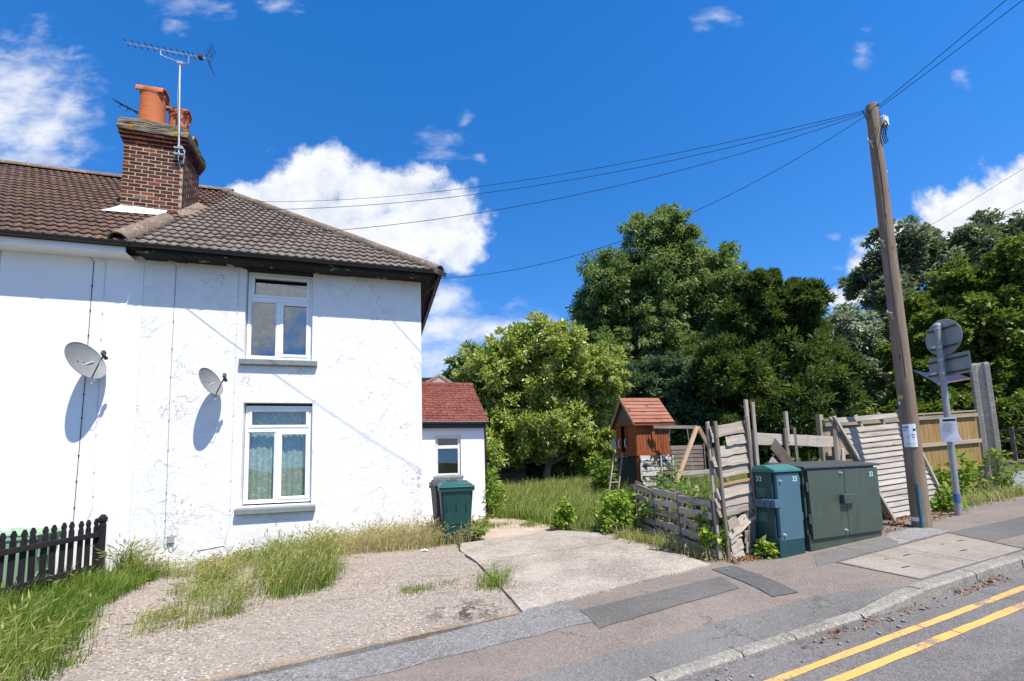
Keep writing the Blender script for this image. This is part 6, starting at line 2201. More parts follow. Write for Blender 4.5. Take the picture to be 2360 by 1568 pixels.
    m.hexa([at(0.02, 0.03, -0.1), at(0.035, 0.03, -0.1), at(0.035, D_, -0.1), at(0.02, D_, -0.1)], [at(0.02, 0.03, z0 - 0.08), at(0.035, 0.03, z0 - 0.08), at(0.035, D_, z0 - 0.08), at(0.02, D_, z0 - 0.08)])
    m.build('green_sheet', 'green_tarp', H)
    for i in range(9):
        z = 0.04 + i * 0.134
        board('skirt_board', at(0.05, -0.06 - 0.006 * (i % 2), z), at(W_ + 0.02, -0.06 - 0.006 * (i % 2), z + random.uniform(-0.012, 0.012)), 0.14, 0.010, 'timber_peeling_white', H, -Y + Z1 * 0.15, wob=0.006, seg=5, nick=0.01)
    for x in (0.04, 0.62, W_ + 0.02):
        board('skirt_stile', at(x, -0.085, -0.02), at(x, -0.085, z0 - 0.07), 0.045, 0.025, 'timber_peeling_white', H, -Y)
    # ladder
    la, lb = at(-0.80, 0.30, -0.1), at(-0.36, 0.70, z0 + 0.02)
    lc = X * 0.28 + Y * 0.05
    for q in (Vector(), lc):
        board('ladder_rail', la + q, lb + q, 0.07, 0.03, 'timber_grey', H, X)
    for i in range(6):
        t = 0.10 + 0.165 * i
        p = la.lerp(lb, t)
        board('rung', p, p + lc, 0.08, 0.022, 'timber_grey', H, Z1)
    # number plate-like pale board on the far left of the entrance
    m = MB()
    m.lathe([(0.0, 0.0), (0.17, 0.0), (0.17, 0.012), (0, 0.012)], (0, 0, 0), 20, frame(at(-0.03, D_ + 0.12, 1.55), Y, -X))
    m.build('round_panel', 'junction_grey', H)

    S = thing('swing_frame', 'weathered wooden A-frame swing joined to the playhouse by a beam', 'swing', (4.8, 11.6, 0.34))
    top = Vector((4.74, 11.62, 2.21))
    board('beam', Vector((3.74, 11.95, 2.27)), top, 0.08, 0.05, 'timber_grey', S, -Y)
    f1, f2 = Vector((3.62, 10.92, 0.30)), Vector((5.95, 12.25, 0.32))
    board('leg', top + X * 0.02 + Z1 * 0.02, f1, 0.10, 0.06, 'timber_swing', S, -Y)
    board('leg', top + X * 0.05, f2, 0.10, 0.06, 'timber_swing', S, -Y)
    board('cross_bar', f1.lerp(top, 0.40), f2.lerp(top, 0.40), 0.11, 0.035, 'timber_grey_pale', S, -Y)
    board('brace', top - X * 0.02, top + X * 0.08 - Z1 * 0.14, 0.08, 0.02, 'timber_red', S, -Y)
    r_ = MB()
    p0, p1 = Vector((4.52, 11.68, 2.20)), Vector((4.60, 11.66, 0.70))
    r_.tube([p0, p0.lerp(p1, 0.5) + X * 0.01, p1], 0.009, 6)
    r_.build('rope', 'cable_grey', S)
    r2 = MB()
    r2.tube([at(0.62, -0.16, 1.90), at(0.64, -0.16, 0.72)], 0.006, 6)
    r2.tube([at(0.84, -0.22, 1.88), at(0.86, -0.22, 0.72)], 0.006, 6)
    r2.build('chain', 'dark_metal', S)
    sw = MB()
    c = at(0.75, -0.19, 0.70)
    sw.hexa([c + X * -0.20 - Y * 0.08, c + X * 0.20 - Y * 0.08, c + X * 0.20 + Y * 0.08, c - X * 0.20 + Y * 0.08], [c + X * -0.22 - Y * 0.09 + Z1 * 0.03, c + X * 0.22 - Y * 0.09 + Z1 * 0.03, c + X * 0.22 + Y * 0.09 + Z1 * 0.03, c - X * 0.22 + Y * 0.09 + Z1 * 0.03])
    sw.build('swing_seat', 'plastic_red', S, bevel=0.008)
    # leftover overlap panel in the shade behind the swing
    Bp = thing('overlap_panel', 'dim overlap fence panel standing in shade behind the swing', 'fence panel', at(4.1, 4.3, 0))
    for i in range(10):
        board('overlap_board', at(3.3, 4.2, 0.1 + i * 0.15), at(4.9, 4.4, 0.1 + i * 0.15), 0.16, 0.012, 'timber_dark_grey', Bp, -Y + Z1 * 0.15)
    for x, y in ((3.3, 4.2), (4.9, 4.4)):
        board('stile', at(x, y - 0.04, 0), at(x, y - 0.04, 1.6), 0.05, 0.04, 'timber_dark_grey', Bp, -Y)
    # old shed under the tree
    so = ground_at(-0.9, 21.5)
    Sh = thing('garden_shed', 'old dark timber shed in the shade under the big-leaved tree', 'shed', so)
    for i in range(13):
        board('wall_board', so + Vector((-1.7, 0, 0.1 + i * 0.14)), so + Vector((1.5, 0, 0.1 + i * 0.14)), 0.15, 0.015, 'timber_dark_grey', Sh, (0, -1, 0.15))
    for s in (-1.7, 1.5):
        for i in range(13):
            board('wall_board', so + Vector((s, 0, 0.1 + i * 0.14)), so + Vector((s, 2, 0.1 + i * 0.14)), 0.15, 0.015, 'timber_dark_grey', Sh, (1 if s > 0 else -1, 0, 0.15))
    m = MB()
    m.add([so + Vector(p) for p in ((-1.9, -0.2, 1.85), (1.7, -0.2, 1.85), (1.7, 2.2, 2.35), (-1.9, 2.2, 2.35))], [(0, 1, 2, 3)])
    m.build('roof', 'pavement_dark', Sh)
    board('door', so + Vector((-0.35, -0.03, 0.1)), so + Vector((-0.35, -0.03, 1.75)), 0.75, 0.03, 'timber_dark_grey', Sh, (0, -1, 0))

    # lamp column showing above the trees
    lp = Vector((20.5, 28.0, 0.6))
    L = thing('street_lamp', 'pale street lamp column rising between the dark conifer and the grey tree', 'lamp', lp)
    m = MB()
    m.tube([lp, lp + Z1 * 8.55], [0.08, 0.05], 8)
    m.build('column', 'galvanised', L, True)
    m = MB()
    m.tube([lp + Z1 * 8.53, lp + Z1 * 8.58 - X * 0.75], 0.035, 6)
    m.build('lantern_arm', 'galvanised', L, True)
    m = MB()
    m.box((-0.22, -0.07, -0.04), (0.22, 0.07, 0.04), frame(lp + Z1 * 8.58 - X * 0.85, X, Z1))
    m.build('lantern', 'sign_back', L, bevel=0.02)
    # gable of a house beyond the extension
    hb = Vector((-2.62, 15.6, 0.2))
    F = thing('tiled_house', 'brown tiled gable of a house behind the red-roofed extension', 'house', hb)
    m = MB()
    m.box((-3.5, 0, -0.2), (1.05, 6, 3.55), T(*hb))
    m.build('wall', 'white_render_smooth', F)
    m = MB()
    pk = [hb + Vector(p) for p in ((-1.35, -0.1, 3.45), (1.25, -0.1, 3.45), (0.0, 0.75, 4.42), (0.0, 6.1, 4.42), (1.25, 6.1, 3.45), (-3.7, 6.1, 3.45), (-3.7, -0.1, 3.45), (-2.4, 0.75, 4.42), (-2.4, 6.1, 4.42))]
    m.add(pk, [(0, 1, 2), (1, 4, 3, 2), (6, 0, 2, 7), (7, 2, 3, 8), (5, 6, 7, 8)])
    rf = m.build('roof', 'roof_underlay', F)
    for i in range(6):
        t0, t1 = i / 6, (i + 1) / 6
        a0, a1 = pk[0].lerp(pk[2], t0), pk[1].lerp(pk[2], t0)
        a = Vector((a0.x, a0.y, a0.z))
        b = Vector((a1.x, a1.y, a1.z))
        if (b - a).length > 0.1:
            board('tile_course', a + Vector((0, 0.01, 0.07)), b + Vector((0, 0.01, 0.07)), 0.27, 0.03, 'tile_far', rf, (0, -0.78, 0.62), bev=0)
    hr = half_round(0.35, 0.09, 0.02)
    hr.materials.append(MATS['tile_hip'])
    for q in (pk[0], pk[1]):
        dd = (pk[2] - q)
        k = int(dd.length / 0.31)
        for i in range(k):
            obj('hip_tile', hr, 'tile_hip', rf, frame(q + dd * (i / k) + Z1 * 0.03, dd, Z1))


build_playhouse()
# ---------------------------------------------------------------- trees: crown lobes as (x, z, radius) in metres
MAGNOLIA = [(-1.5, 4.6, 0.98), (-0.7, 5.6, 1.19), (0.4, 6.2, 1.2), (1.2, 6.6, 1.0), (2.2, 5.9, 1.2), (1.2, 5.0, 1.58), (-0.2, 4.0, 1.37), (2.7, 4.5, 1.38), (4.1, 5.9, 1.0), (4.2, 4.9, 0.89), (3.7, 3.5, 1.27), (2.3, 3.0, 1.36), (0.7, 2.8, 1.35), (-0.8, 2.7, 1.16), (4.1, 2.2, 0.77), (2.8, 1.8, 0.96), (-0.2, 2.0, 0.8)]
TALL = [(11.7, 18.5, 1.53), (13.2, 17.1, 1.85), (10.0, 17.7, 1.69), (8.7, 15.9, 1.84), (7.0, 14.6, 1.82), (6.3, 12.7, 1.64), (8.2, 13.0, 2.29), (10.8, 14.5, 2.48), (13.4, 14.8, 2.15), (15.4, 16.0, 1.5), (16.5, 14.3, 1.49), (17.4, 12.7, 1.31), (15.5, 12.7, 1.8), (12.2, 11.9, 2.12), (9.6, 10.3, 1.93), (5.8, 10.6, 1.29), (7.0, 8.8, 1.6), (11.4, 8.7, 2.07), (8.5, 7.2, 1.9), (14.0, 9.9, 1.93), (9.9, 5.5, 1.88), (7.5, 5.3, 1.56), (13.1, 6.1, 1.88)]
CYPRESS = [(6.8, 5.0, 1.18), (8.2, 5.9, 1.07), (8.9, 5.0, 1.18), (7.4, 3.6, 1.4), (8.8, 3.1, 1.39), (9.7, 4.0, 0.93), (6.6, 2.5, 1.15), (8.2, 1.5, 1.14), (9.6, 1.7, 1.03)]
YEW = [(12.4, 8.9, 0.94), (11.4, 8.3, 0.94), (13.5, 9.1, 0.94), (14.6, 8.8, 0.81), (10.9, 7.0, 1.28), (12.9, 7.4, 1.55), (14.6, 7.3, 1.21), (9.9, 5.5, 1.3), (11.8, 5.4, 1.74), (14.0, 5.6, 1.63), (15.5, 5.5, 1.09), (9.4, 4.0, 1.29), (11.0, 3.5, 1.71), (13.2, 3.7, 1.92), (15.3, 4.0, 1.46), (16.3, 4.4, 0.86), (9.9, 2.3, 1.27), (12.0, 1.8, 1.47), (14.3, 2.1, 1.68), (16.2, 2.5, 0.95), (13.5, 9.8, 0.45), (14.7, 9.5, 0.41), (12.0, 9.6, 0.5)]
BACK = [(-4.6, 9.4, 1.39), (-3.4, 10.6, 1.4), (-1.8, 10.5, 1.2), (5.2, 10.7, 1.8), (0.2, 11.3, 1.2), (4.1, 10.4, 1.59), (6.5, 11.5, 1.6)]
SILVER = [(24.5, 10.5, 1.49), (26.2, 11.1, 1.33), (23.7, 9.2, 1.32), (25.3, 8.5, 1.64), (27.0, 9.4, 1.48), (26.1, 6.8, 1.62), (24.1, 6.9, 1.46)]
POPLAR = [(37.9, 21.1, 2.1), (36.8, 18.8, 2.17), (38.8, 17.8, 2.59), (41.8, 21.7, 2.1), (43.2, 19.4, 2.6), (45.5, 21.1, 2.18), (48.1, 21.3, 2.1), (50.1, 20.5, 2.39), (40.6, 15.6, 2.56), (36.1, 15.8, 1.71), (37.4, 12.7, 2.1), (36.2, 9.8, 2.08), (45.0, 17.2, 2.57), (52.5, 19.6, 2.6)]
MAPLE = [(26.6, 11.0, 1.3), (25.1, 10.1, 1.29), (26.8, 9.1, 1.63), (23.3, 8.7, 1.28), (25.0, 7.7, 1.61), (22.0, 7.4, 1.03), (23.5, 6.4, 1.37), (21.2, 6.4, 0.82), (25.9, 6.3, 1.59), (22.2, 5.0, 1.13), (24.1, 4.8, 1.35), (25.9, 4.3, 1.34), (27.9, 8.8, 1.86), (20.8, 4.9, 0.9), (24.8, 3.0, 1.1), (26.8, 2.9, 1.32), (27.5, 6.1, 1.59), (29.9, 10.2, 1.88), (29.3, 6.5, 1.82), (22.6, 3.3, 1.0), (21.3, 3.3, 0.89)]


def quads_mesh(name, V, tint, mat):
    """V: (n, 4, 3) leaf quads, tint: (n,)"""
    n = len(V)
    me = bpy.data.meshes.new(name)
    me.vertices.add(n * 4)
    me.vertices.foreach_set('co', V.reshape(-1).astype(np.float32))
    me.loops.add(n * 4)
    me.loops.foreach_set('vertex_index', np.arange(n * 4, dtype=np.int32))
    me.polygons.add(n)
    me.polygons.foreach_set('loop_start', np.arange(0, n * 4, 4, dtype=np.int32))
    me.polygons.foreach_set('loop_total', np.full(n, 4, dtype=np.int32))
    at = me.attributes.new('tint', 'FLOAT', 'FACE')
    at.data.foreach_set('value', tint.astype(np.float32))
    me.update()
    me.validate()
    me.materials.append(MATS[mat])
    return me


def unit(a):
    return a / np.maximum(np.linalg.norm(a, axis=-1, keepdims=True), 1e-9)


def leaves(pos, direc, L, W, droop=0.0, rs=None, fold=0.25):
    """leaf quads at pos pointing along direc"""
    rs = rs or rng
    n = len(pos)
    d = unit(direc + np.array([0, 0, -droop]))
    side = unit(np.cross(d, unit(rs.normal(size=(n, 3)) + np.array([0, 0, 1.5]))))
    nrm = np.cross(side, d)
    L = L * rs.uniform(0.45, 1.35, (n, 1))
    W = W * rs.uniform(0.7, 1.25, (n, 1))
    a = pos
    c = pos + d * L - nrm * L * 0.12
    b = pos + d * L * 0.5 + side * W * 0.5 + nrm * W * fold
    e_ = pos + d * L * 0.5 - side * W * 0.5 + nrm * W * fold
    return np.stack([a, b, c, e_], 1)


def crown(lobes, L, W, n_leaf, sub=36, sub_r=0.30, droop=0.3, tint=(0.5, 0.22), flat=1.0, inner=0.12, updir=0.0, seed=1, wind=(0, 0, 0)):
    """lobes: (x, y, z, r). Leaves gather in small tufts over each lobe, so that light and dark clumps form."""
    rs = np.random.default_rng(seed)
    VV, TT = [], []
    for (x, y, z, r_) in lobes:
        c0 = np.array([x, y, z])
        k = max(8, int(sub * rs.uniform(0.8, 1.2)))
        dirs = unit(rs.normal(size=(k, 3)))
        dirs[:, 2] *= flat
        rad = r_ * rs.uniform(0.55, 1.18, (k, 1))
        cs = c0 + dirs * rad
        per = max(4, int(n_leaf * (1 - inner) / k))
        tr = r_ * sub_r * rs.uniform(0.7, 1.35, (k, 1))
        off = unit(rs.normal(size=(k, per, 3))) * (rs.uniform(0, 1, (k, per, 1)) ** 0.45)
        off[..., 2] *= 0.75
        pos = (cs[:, None, :] + off * tr[:, None, :]).reshape(-1, 3)
        out = (off + dirs[:, None, :] * 0.55).reshape(-1, 3) + rs.normal(size=(k * per, 3)) * 0.55 + np.array([0, 0, updir]) + np.array(wind)
        VV.append(leaves(pos, out, L, W, droop, rs))
        tt = rs.normal(tint[0], tint[1], (k, per)) + rs.normal(0, 0.10, (k, 1))
        TT.append(np.clip(tt.reshape(-1), 0, 1))
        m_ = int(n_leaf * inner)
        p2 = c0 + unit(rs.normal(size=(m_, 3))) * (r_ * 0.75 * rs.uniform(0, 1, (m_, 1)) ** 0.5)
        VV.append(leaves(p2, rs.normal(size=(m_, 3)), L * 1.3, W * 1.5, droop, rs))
        TT.append(np.clip(rs.normal(tint[0] - 0.2, 0.15, m_), 0, 1))  # inner leaves coloured darker, painting in the shade within the crown
    return np.concatenate(VV), np.concatenate(TT)


def tree(name, label, cat, base, lobes, mat, trunk, leafargs, group=None, bark='bark_grey', limbs=True):
    """trunk: list of (points, radii) in world coordinates"""
    Tt = thing(name, label, cat, base, group)
    m = MB()
    for pts, rd in trunk:
        m.tube(pts, rd, 9)
    r_ = random.Random(name)
    top = Vector(trunk[0][0][-1])
    if limbs:                                         # limbs that reach into the lobes
        for (x, y, z, rr) in lobes:
            e_ = Vector((x, y, z))
            s_ = top if z > top.z else Vector(trunk[0][0][-2])
            mid = s_.lerp(e_, 0.5) + Vector((r_.uniform(-0.3, 0.3), r_.uniform(-0.3, 0.3), r_.uniform(0.0, 0.5))) * rr
            k = trunk[0][1][-1]
            m.tube([s_, mid, e_], [k * 0.55, k * 0.35, k * 0.12], 5, False)
            for _ in range(5):
                q = mid.lerp(e_, r_.uniform(0.3, 1.0))
                m.tube([q, q + Vector((r_.uniform(-1, 1), r_.uniform(-1, 1), r_.uniform(-0.3, 1))) * rr * 0.9], [k * 0.10, k * 0.03], 4, False)
    m.build('trunk', bark, Tt, True)
    V, t = crown(lobes, **leafargs)
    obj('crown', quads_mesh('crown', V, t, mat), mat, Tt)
    return Tt


def deep(lobes, Y, spread, seed):
    r_ = random.Random(seed)
    return [(x + 0.0, Y + r_.uniform(-1, 1) * spread, z, r) for x, z, r in lobes]


def build_trees():
    g = lambda x, y: ground_at(x, y, -0.1)
    b = g(1.45, 20.4)
    lob = deep(MAGNOLIA, 20.3, 1.3, 4)
    lob += [(0.6, 22.2, 4.6, 1.7), (2.4, 22.3, 4.4, 1.7), (1.4, 22.0, 5.6, 1.3)]
    fork = b + Vector((0.12, 0, 0.95))
    tree('broadleaf_tree', 'bright big-leaved garden tree with a forked trunk beside the red-roofed extension', 'tree', b, lob, 'leaf_magnolia',
         [([b, b + Vector((0.02, 0, 0.5)), fork], [0.24, 0.17, 0.16]), ([fork, fork + Vector((-0.32, 0, 0.55)), fork + Vector((-0.5, 0, 1.3)), fork + Vector((-1.0, 0, 2.3))], [0.13, 0.11, 0.10, 0.06]),
          ([fork, fork + Vector((0.28, 0, 0.35)), fork + Vector((0.33, 0, 0.9)), fork + Vector((0.1, 0.2, 2.2))], [0.11, 0.09, 0.08, 0.05]), ([fork + Vector((0.2, 0, 0.2)), fork + Vector((0.7, 0, 0.5)), fork + Vector((1.2, 0.1, 1.0))], [0.05, 0.04, 0.03])],
         dict(L=0.20, W=0.085, n_leaf=5600, sub=56, sub_r=0.22, droop=0.15, tint=(0.68, 0.27), updir=0.35, seed=21))
    b = g(11.3, 32.5)
    tree('tall_tree', 'tallest tree in view, loose mid-green crown with pale twigs, behind the playhouse', 'tree', b, [(x, y, z * 0.955, r * 0.98) for x, y, z, r in deep(TALL, 32.5, 2.6, 8)] + [(9.5, 31.5, 14.2, 1.9), (12.6, 31.5, 15.6, 1.9), (14.6, 32, 13.6, 1.9), (10.4, 32, 11.6, 2.0), (7.6, 32, 11.4, 1.6), (14.4, 33, 11.0, 1.9), (15.8, 32.5, 10.6, 1.6)], 'leaf_olive',
         [([b, b + Vector((0.1, 0, 3)), b + Vector((-0.2, 0, 7)), b + Vector((0.2, 0, 11))], [0.55, 0.42, 0.34, 0.22])],
         dict(L=0.29, W=0.10, n_leaf=6400, sub=80, sub_r=0.20, droop=0.45, tint=(0.55, 0.24), seed=22, wind=(0.25, 0, 0)))
    b = g(8.2, 24.2)
    lob = deep(CYPRESS, 24.2, 1.3, 9) + [(8.0, 25.6, 3.2, 1.6), (7.4, 25.4, 1.6, 1.4), (9.2, 25.2, 1.4, 1.4)]
    tree('cypress_tree', 'blue-green bushy conifer directly behind the playhouse roof', 'tree', b, lob, 'leaf_bluegreen',
         [([b, b + Vector((0, 0, 2.5)), b + Vector((0.1, 0, 4.6))], [0.2, 0.15, 0.08])],
         dict(L=0.30, W=0.085, n_leaf=5200, sub=34, sub_r=0.30, droop=0.1, tint=(0.5, 0.22), updir=0.2, seed=23))
    b = g(12.8, 22.4)
    lob = deep(YEW, 22.4, 1.7, 10) + [(12.6, 24.0, 5.2, 2.0), (11.0, 24.0, 3.0, 2.0), (14.2, 24.2, 3.2, 2.0), (13.0, 24, 7.2, 1.5), (10.4, 22.6, 0.9, 1.1), (13.2, 22.2, 0.8, 1.2), (15.8, 22.4, 1.0, 1.2), (8.9, 22.8, 1.5, 1.1), (13.5, 22.4, 10.15, 0.34), (14.7, 22.4, 9.85, 0.30), (12.0, 22.4, 9.95, 0.32), (12.8, 22.6, 9.4, 0.5), (13.0, 22.4, 8.3, 1.0), (14.1, 22.4, 8.2, 0.9), (13.55, 22.4, 10.45, 0.2), (12.0, 22.4, 10.25, 0.2), (15.4, 22.4, 7.4, 0.6), (15.8, 22.6, 6.6, 0.6)]
    tree('yew_tree', 'broad dark green conifer with pointed tops behind the broken fences', 'tree', b, lob, 'leaf_yew',
         [([b, b + Vector((0, 0, 3.0)), b + Vector((0.1, 0, 7.0))], [0.35, 0.25, 0.12])],
         dict(L=0.26, W=0.075, n_leaf=6200, sub=46, sub_r=0.25, droop=-0.05, tint=(0.55, 0.25), updir=0.45, seed=24))
    b = g(1.0, 41)
    tree('distant_trees', 'olive green tree top showing over the big-leaved tree, far behind', 'tree', b, deep(BACK, 41, 1.0, 11) + [(-3, 41, 7.5, 2.2), (0.5, 41.5, 8, 2.5), (4.5, 41, 7.5, 2.5)], 'leaf_olive',
         [([b, b + Vector((0, 0, 4)), b + Vector((0, 0, 8))], [0.4, 0.3, 0.15])],
         dict(L=0.42, W=0.22, n_leaf=2600, sub=30, sub_r=0.3, tint=(0.62, 0.22), seed=25)).name = 'distant_tree'
    b = g(25.2, 33.5)
    tree('silver_tree', 'small silvery grey tree between the dark conifer and the telegraph pole', 'tree', b, deep(SILVER, 33.5, 1.2, 12) + [(25.2, 34.5, 7.5, 2.2), (25, 34, 4.6, 2.2), (27.2, 34, 4.8, 2.0), (23.4, 34, 4.4, 1.8)], 'leaf_poplar',
         [([b, b + Vector((0, 0, 3)), b + Vector((0, 0, 6))], [0.25, 0.2, 0.1])],
         dict(L=0.36, W=0.16, n_leaf=3000, sub=34, sub_r=0.28, tint=(0.66, 0.26), seed=26))
    b = g(43.0, 43)
    tree('poplar_tree', 'big grey-green windblown trees rising beyond the telegraph pole at the right', 'tree', b, deep(POPLAR, 43, 2.2, 13) + [(42, 44, 12, 3.2), (46.5, 44, 14, 3.2), (39.5, 44, 10, 2.6), (50, 44, 15, 3.2), (37.5, 43.5, 7.2, 2.0)], 'leaf_poplar',
         [([b, b + Vector((0, 0, 6)), b + Vector((0, 0, 13))], [0.6, 0.45, 0.25])],
         dict(L=0.46, W=0.22, n_leaf=3400, sub=40, sub_r=0.25, droop=0.2, tint=(0.42, 0.22), seed=27, wind=(-0.3, 0, 0.1)))
    b = g(25.0, 24.0)
    lob = deep(MAPLE, 23.6, 1.4, 14) + [(24, 25.2, 6.2, 2.0), (26.5, 25.4, 6.8, 2.2), (22.4, 24.8, 4.2, 1.6), (25.2, 25, 3.2, 1.8), (28.2, 25.2, 4.2, 2.0), (23.4, 24.6, 1.6, 1.4), (20.6, 24.2, 2.2, 1.2)]
    tree('maple_tree', 'large bright green leafy tree filling the right edge behind the signs', 'tree', b, lob, 'leaf_maple',
         [([b, b + Vector((0, 0, 3)), b + Vector((0, 0, 7))], [0.4, 0.3, 0.15])],
         dict(L=0.26, W=0.16, n_leaf=4600, sub=44, sub_r=0.26, droop=0.15, tint=(0.58, 0.25), updir=0.2, seed=28))
    # hedges that close the garden
    def hedge(label, pts, r_, n, mat, L, W, seed, cat='hedge'):
        lob = []
        rr = random.Random(seed)
        for i in range(len(pts) - 1):
            a, c = Vector(pts[i]), Vector(pts[i + 1])
            k = max(2, int((c - a).length / (r_ * 0.9)))
            for j in range(k):
                p = a.lerp(c, j / k)
                for hh in np.arange(0.55 * r_, a.z + 0.01, r_ * 0.95):
                    lob.append((p.x + rr.uniform(-0.2, 0.2), p.y + rr.uniform(-0.2, 0.2), zg(uv_of(p.x, p.y)[0]) + hh, r_ * rr.uniform(0.85, 1.15)))
        V, t = crown(lob, L, W, n, 26, 0.32, 0.2, (0.45, 0.22), seed=seed)
        o = obj('hedge', quads_mesh('hedge', V, t, mat), mat)
        return tag(o, label, cat)
    hedge('dark hedge closing the back of the garden under the big-leaved tree', [(-6, 24.6, 2.2), (2, 25.2, 2.2), (7, 25.6, 2.2)], 0.95, 2600, 'leaf_olive', 0.22, 0.11, 31)
    hedge('dark hedge in deep shade across the side road at the right edge', [(19.0, 23.0, 2.6), (24, 21.0, 2.6), (30, 19.0, 2.6)], 1.1, 2600, 'leaf_maple', 0.24, 0.15, 32)
    hedge('dark evergreen hedge behind the tan fence and the sign', [(16.0, 24.5, 3.4), (20.5, 25.5, 3.4)], 1.3, 3200, 'leaf_yew', 0.26, 0.10, 33)


build_trees()


# ---------------------------------------------------------------- grass and weeds
def in_poly(P, poly):
    x, y = P[:, 0], P[:, 1]
    ins = np.zeros(len(P), bool)
    j = len(poly) - 1
    for i in range(len(poly)):
        xi, yi = poly[i]
        xj, yj = poly[j]
        c = ((yi > y) != (yj > y)) & (x < (xj - xi) * (y - yi) / (yj - yi + 1e-12) + xi)
        ins ^= c
        j = i
    return ins


def scatter(poly, n, rs):
    poly = np.array(poly)
    lo, hi = poly.min(0), poly.max(0)
    out = []
    tot = 0
    while tot < n:
        P = lo + rs.uniform(size=(n * 2, 2)) * (hi - lo)
        P = P[in_poly(P, poly)]
        out.append(P)
        tot += len(P)
    return np.concatenate(out)[:n]


def to_world(P, off):
    u, v = P[:, 0], P[:, 1]
    x = EU.x * u + EV.x * v
    y = EU.y * u + EV.y * v
    z = SLOPE * np.clip(u, -16, 20) + off
    return np.stack([x, y, z], 1)


def grass(name, label, poly, n, h, w, wind, tint, heads=0.0, seed=1, off=0.0, clump=0.0, curl=0.8, head_tint=0.72, hfun=None):
    """bent tapering blades; a share of them carries a drooping seed head"""
    rs = np.random.default_rng(seed)
    P = scatter(poly, n, rs)
    if clump:
        c = scatter(poly, max(3, n // 60), rs)
        k = rs.integers(0, len(c), n)
        mix_ = rs.uniform(size=(n, 1)) < clump
        P = np.where(mix_, c[k] + rs.normal(0, 0.07, (n, 2)), P)
    P = P + rs.normal(0, 0.05, P.shape) * (rs.uniform(size=(n, 1)) ** 2) * 2.0
    B = to_world(P, off)
    H = rs.uniform(h[0], h[1], n) * rs.uniform(0.7, 1.0, n)
    if hfun is not None:
        H *= hfun(P)
    patch = np.sin(P[:, 0] * 5.3 + seed) * np.sin(P[:, 1] * 4.1 + 2 * seed) + 0.6 * np.sin(P[:, 0] * 11.7 + P[:, 1] * 9.1)
    H *= 1.0 + 0.28 * patch
    H = np.maximum(H, 0.03)
    th = rs.uniform(0, 2 * np.pi, n)
    lean = np.stack([np.cos(th), np.sin(th)], 1) * rs.uniform(0.05, 0.75, (n, 1)) + np.array(wind)[:2] * rs.uniform(0.2, 1.6, (n, 1))
    side = np.stack([-np.sin(th), np.cos(th), np.zeros(n)], 1)
    W = w * rs.uniform(0.6, 1.3, n)
    pts = []
    for t in (0.0, 0.4, 0.75, 1.0):
        bend = t ** (1.0 + curl)
        p = B.copy()
        p[:, :2] += lean * (H * bend)[:, None]
        p[:, 2] += H * (t - 0.28 * bend * np.linalg.norm(lean, axis=1))
        pts.append(p)
    V = []
    wid = (1.0, 0.85, 0.5, 0.06)
    for i in range(3):
        a, b_ = side * (W * wid[i])[:, None] * 0.5, side * (W * wid[i + 1])[:, None] * 0.5
        V.append(np.stack([pts[i] - a, pts[i] + a, pts[i + 1] + b_, pts[i + 1] - b_], 1))
    tt = np.clip(rs.normal(tint[0], tint[1], n) + 0.10 * np.sin(P[:, 0] * 3.1 + P[:, 1] * 2.3 + seed), 0, 1)
    Q, Tn = np.concatenate(V), np.concatenate([tt, tt, np.clip(tt + 0.06, 0, 1)])
    if heads:
        k = np.nonzero(rs.uniform(size=n) < heads)[0]
        d = unit(pts[3][k] - pts[2][k] + np.concatenate([lean[k] * 0.06, np.full((len(k), 1), -0.02)], 1))
        hl = rs.uniform(0.06, 0.11, (len(k), 1))
        a = pts[3][k] - d * 0.01
        for s in (side[k], np.cross(d, side[k])):
            V2 = np.stack([a, a + d * hl * 0.35 + s * 0.008, a + d * hl, a + d * hl * 0.35 - s * 0.008], 1)
            Q = np.concatenate([Q, V2])
            Tn = np.concatenate([Tn, np.clip(rs.normal(head_tint, 0.08, len(k)), 0, 1)])
    o = obj(name, quads_mesh(name, Q, Tn, 'grass_blade'), 'grass_blade')
    return tag(o, label, 'grass', kind='stuff')


def weed(label, u, v, r_, h, n, L, W, mat='leaf_weed', tint=(0.6, 0.25), seed=1, name='weed', lobes=None, cat='plant', off=0.0, stems=6):
    rs = np.random.default_rng(seed)
    o = G(u, v, off)
    Tt = thing(name, label, cat, o)
    m = MB()
    for i in range(stems):
        e_ = o + Vector((rs.uniform(-r_, r_) * 0.8, rs.uniform(-r_, r_) * 0.8, h * rs.uniform(0.6, 1.0)))
        m.tube([o + Vector((rs.uniform(-r_, r_), rs.uniform(-r_, r_), 0)) * 0.4, o.lerp(e_, 0.5) + Vector((rs.uniform(-.05, .05), rs.uniform(-.05, .05), 0.02)), e_], [0.006, 0.005, 0.003], 4)
    m.build('stem', 'leaf_weed', Tt)
    at_ = Tt.children[0].data.attributes.new('tint', 'FLOAT', 'FACE')
    at_.data.foreach_set('value', [0.35] * len(Tt.children[0].data.polygons))
    if lobes is None:
        lobes = [(o.x + rs.uniform(-r_, r_) * 0.5, o.y + rs.uniform(-r_, r_) * 0.5, o.z + h * t, r_ * (0.75 - 0.3 * abs(t - 0.45))) for t in (0.2, 0.4, 0.6, 0.82)]
    V, t = crown(lobes, L, W, n // len(lobes), 12, 0.35, 0.1, tint, seed=seed, updir=0.2)
    V[..., 2] = np.maximum(V[..., 2], o.z + 0.005)
    obj('foliage', quads_mesh('foliage', V, t, mat), mat, Tt)
    return Tt


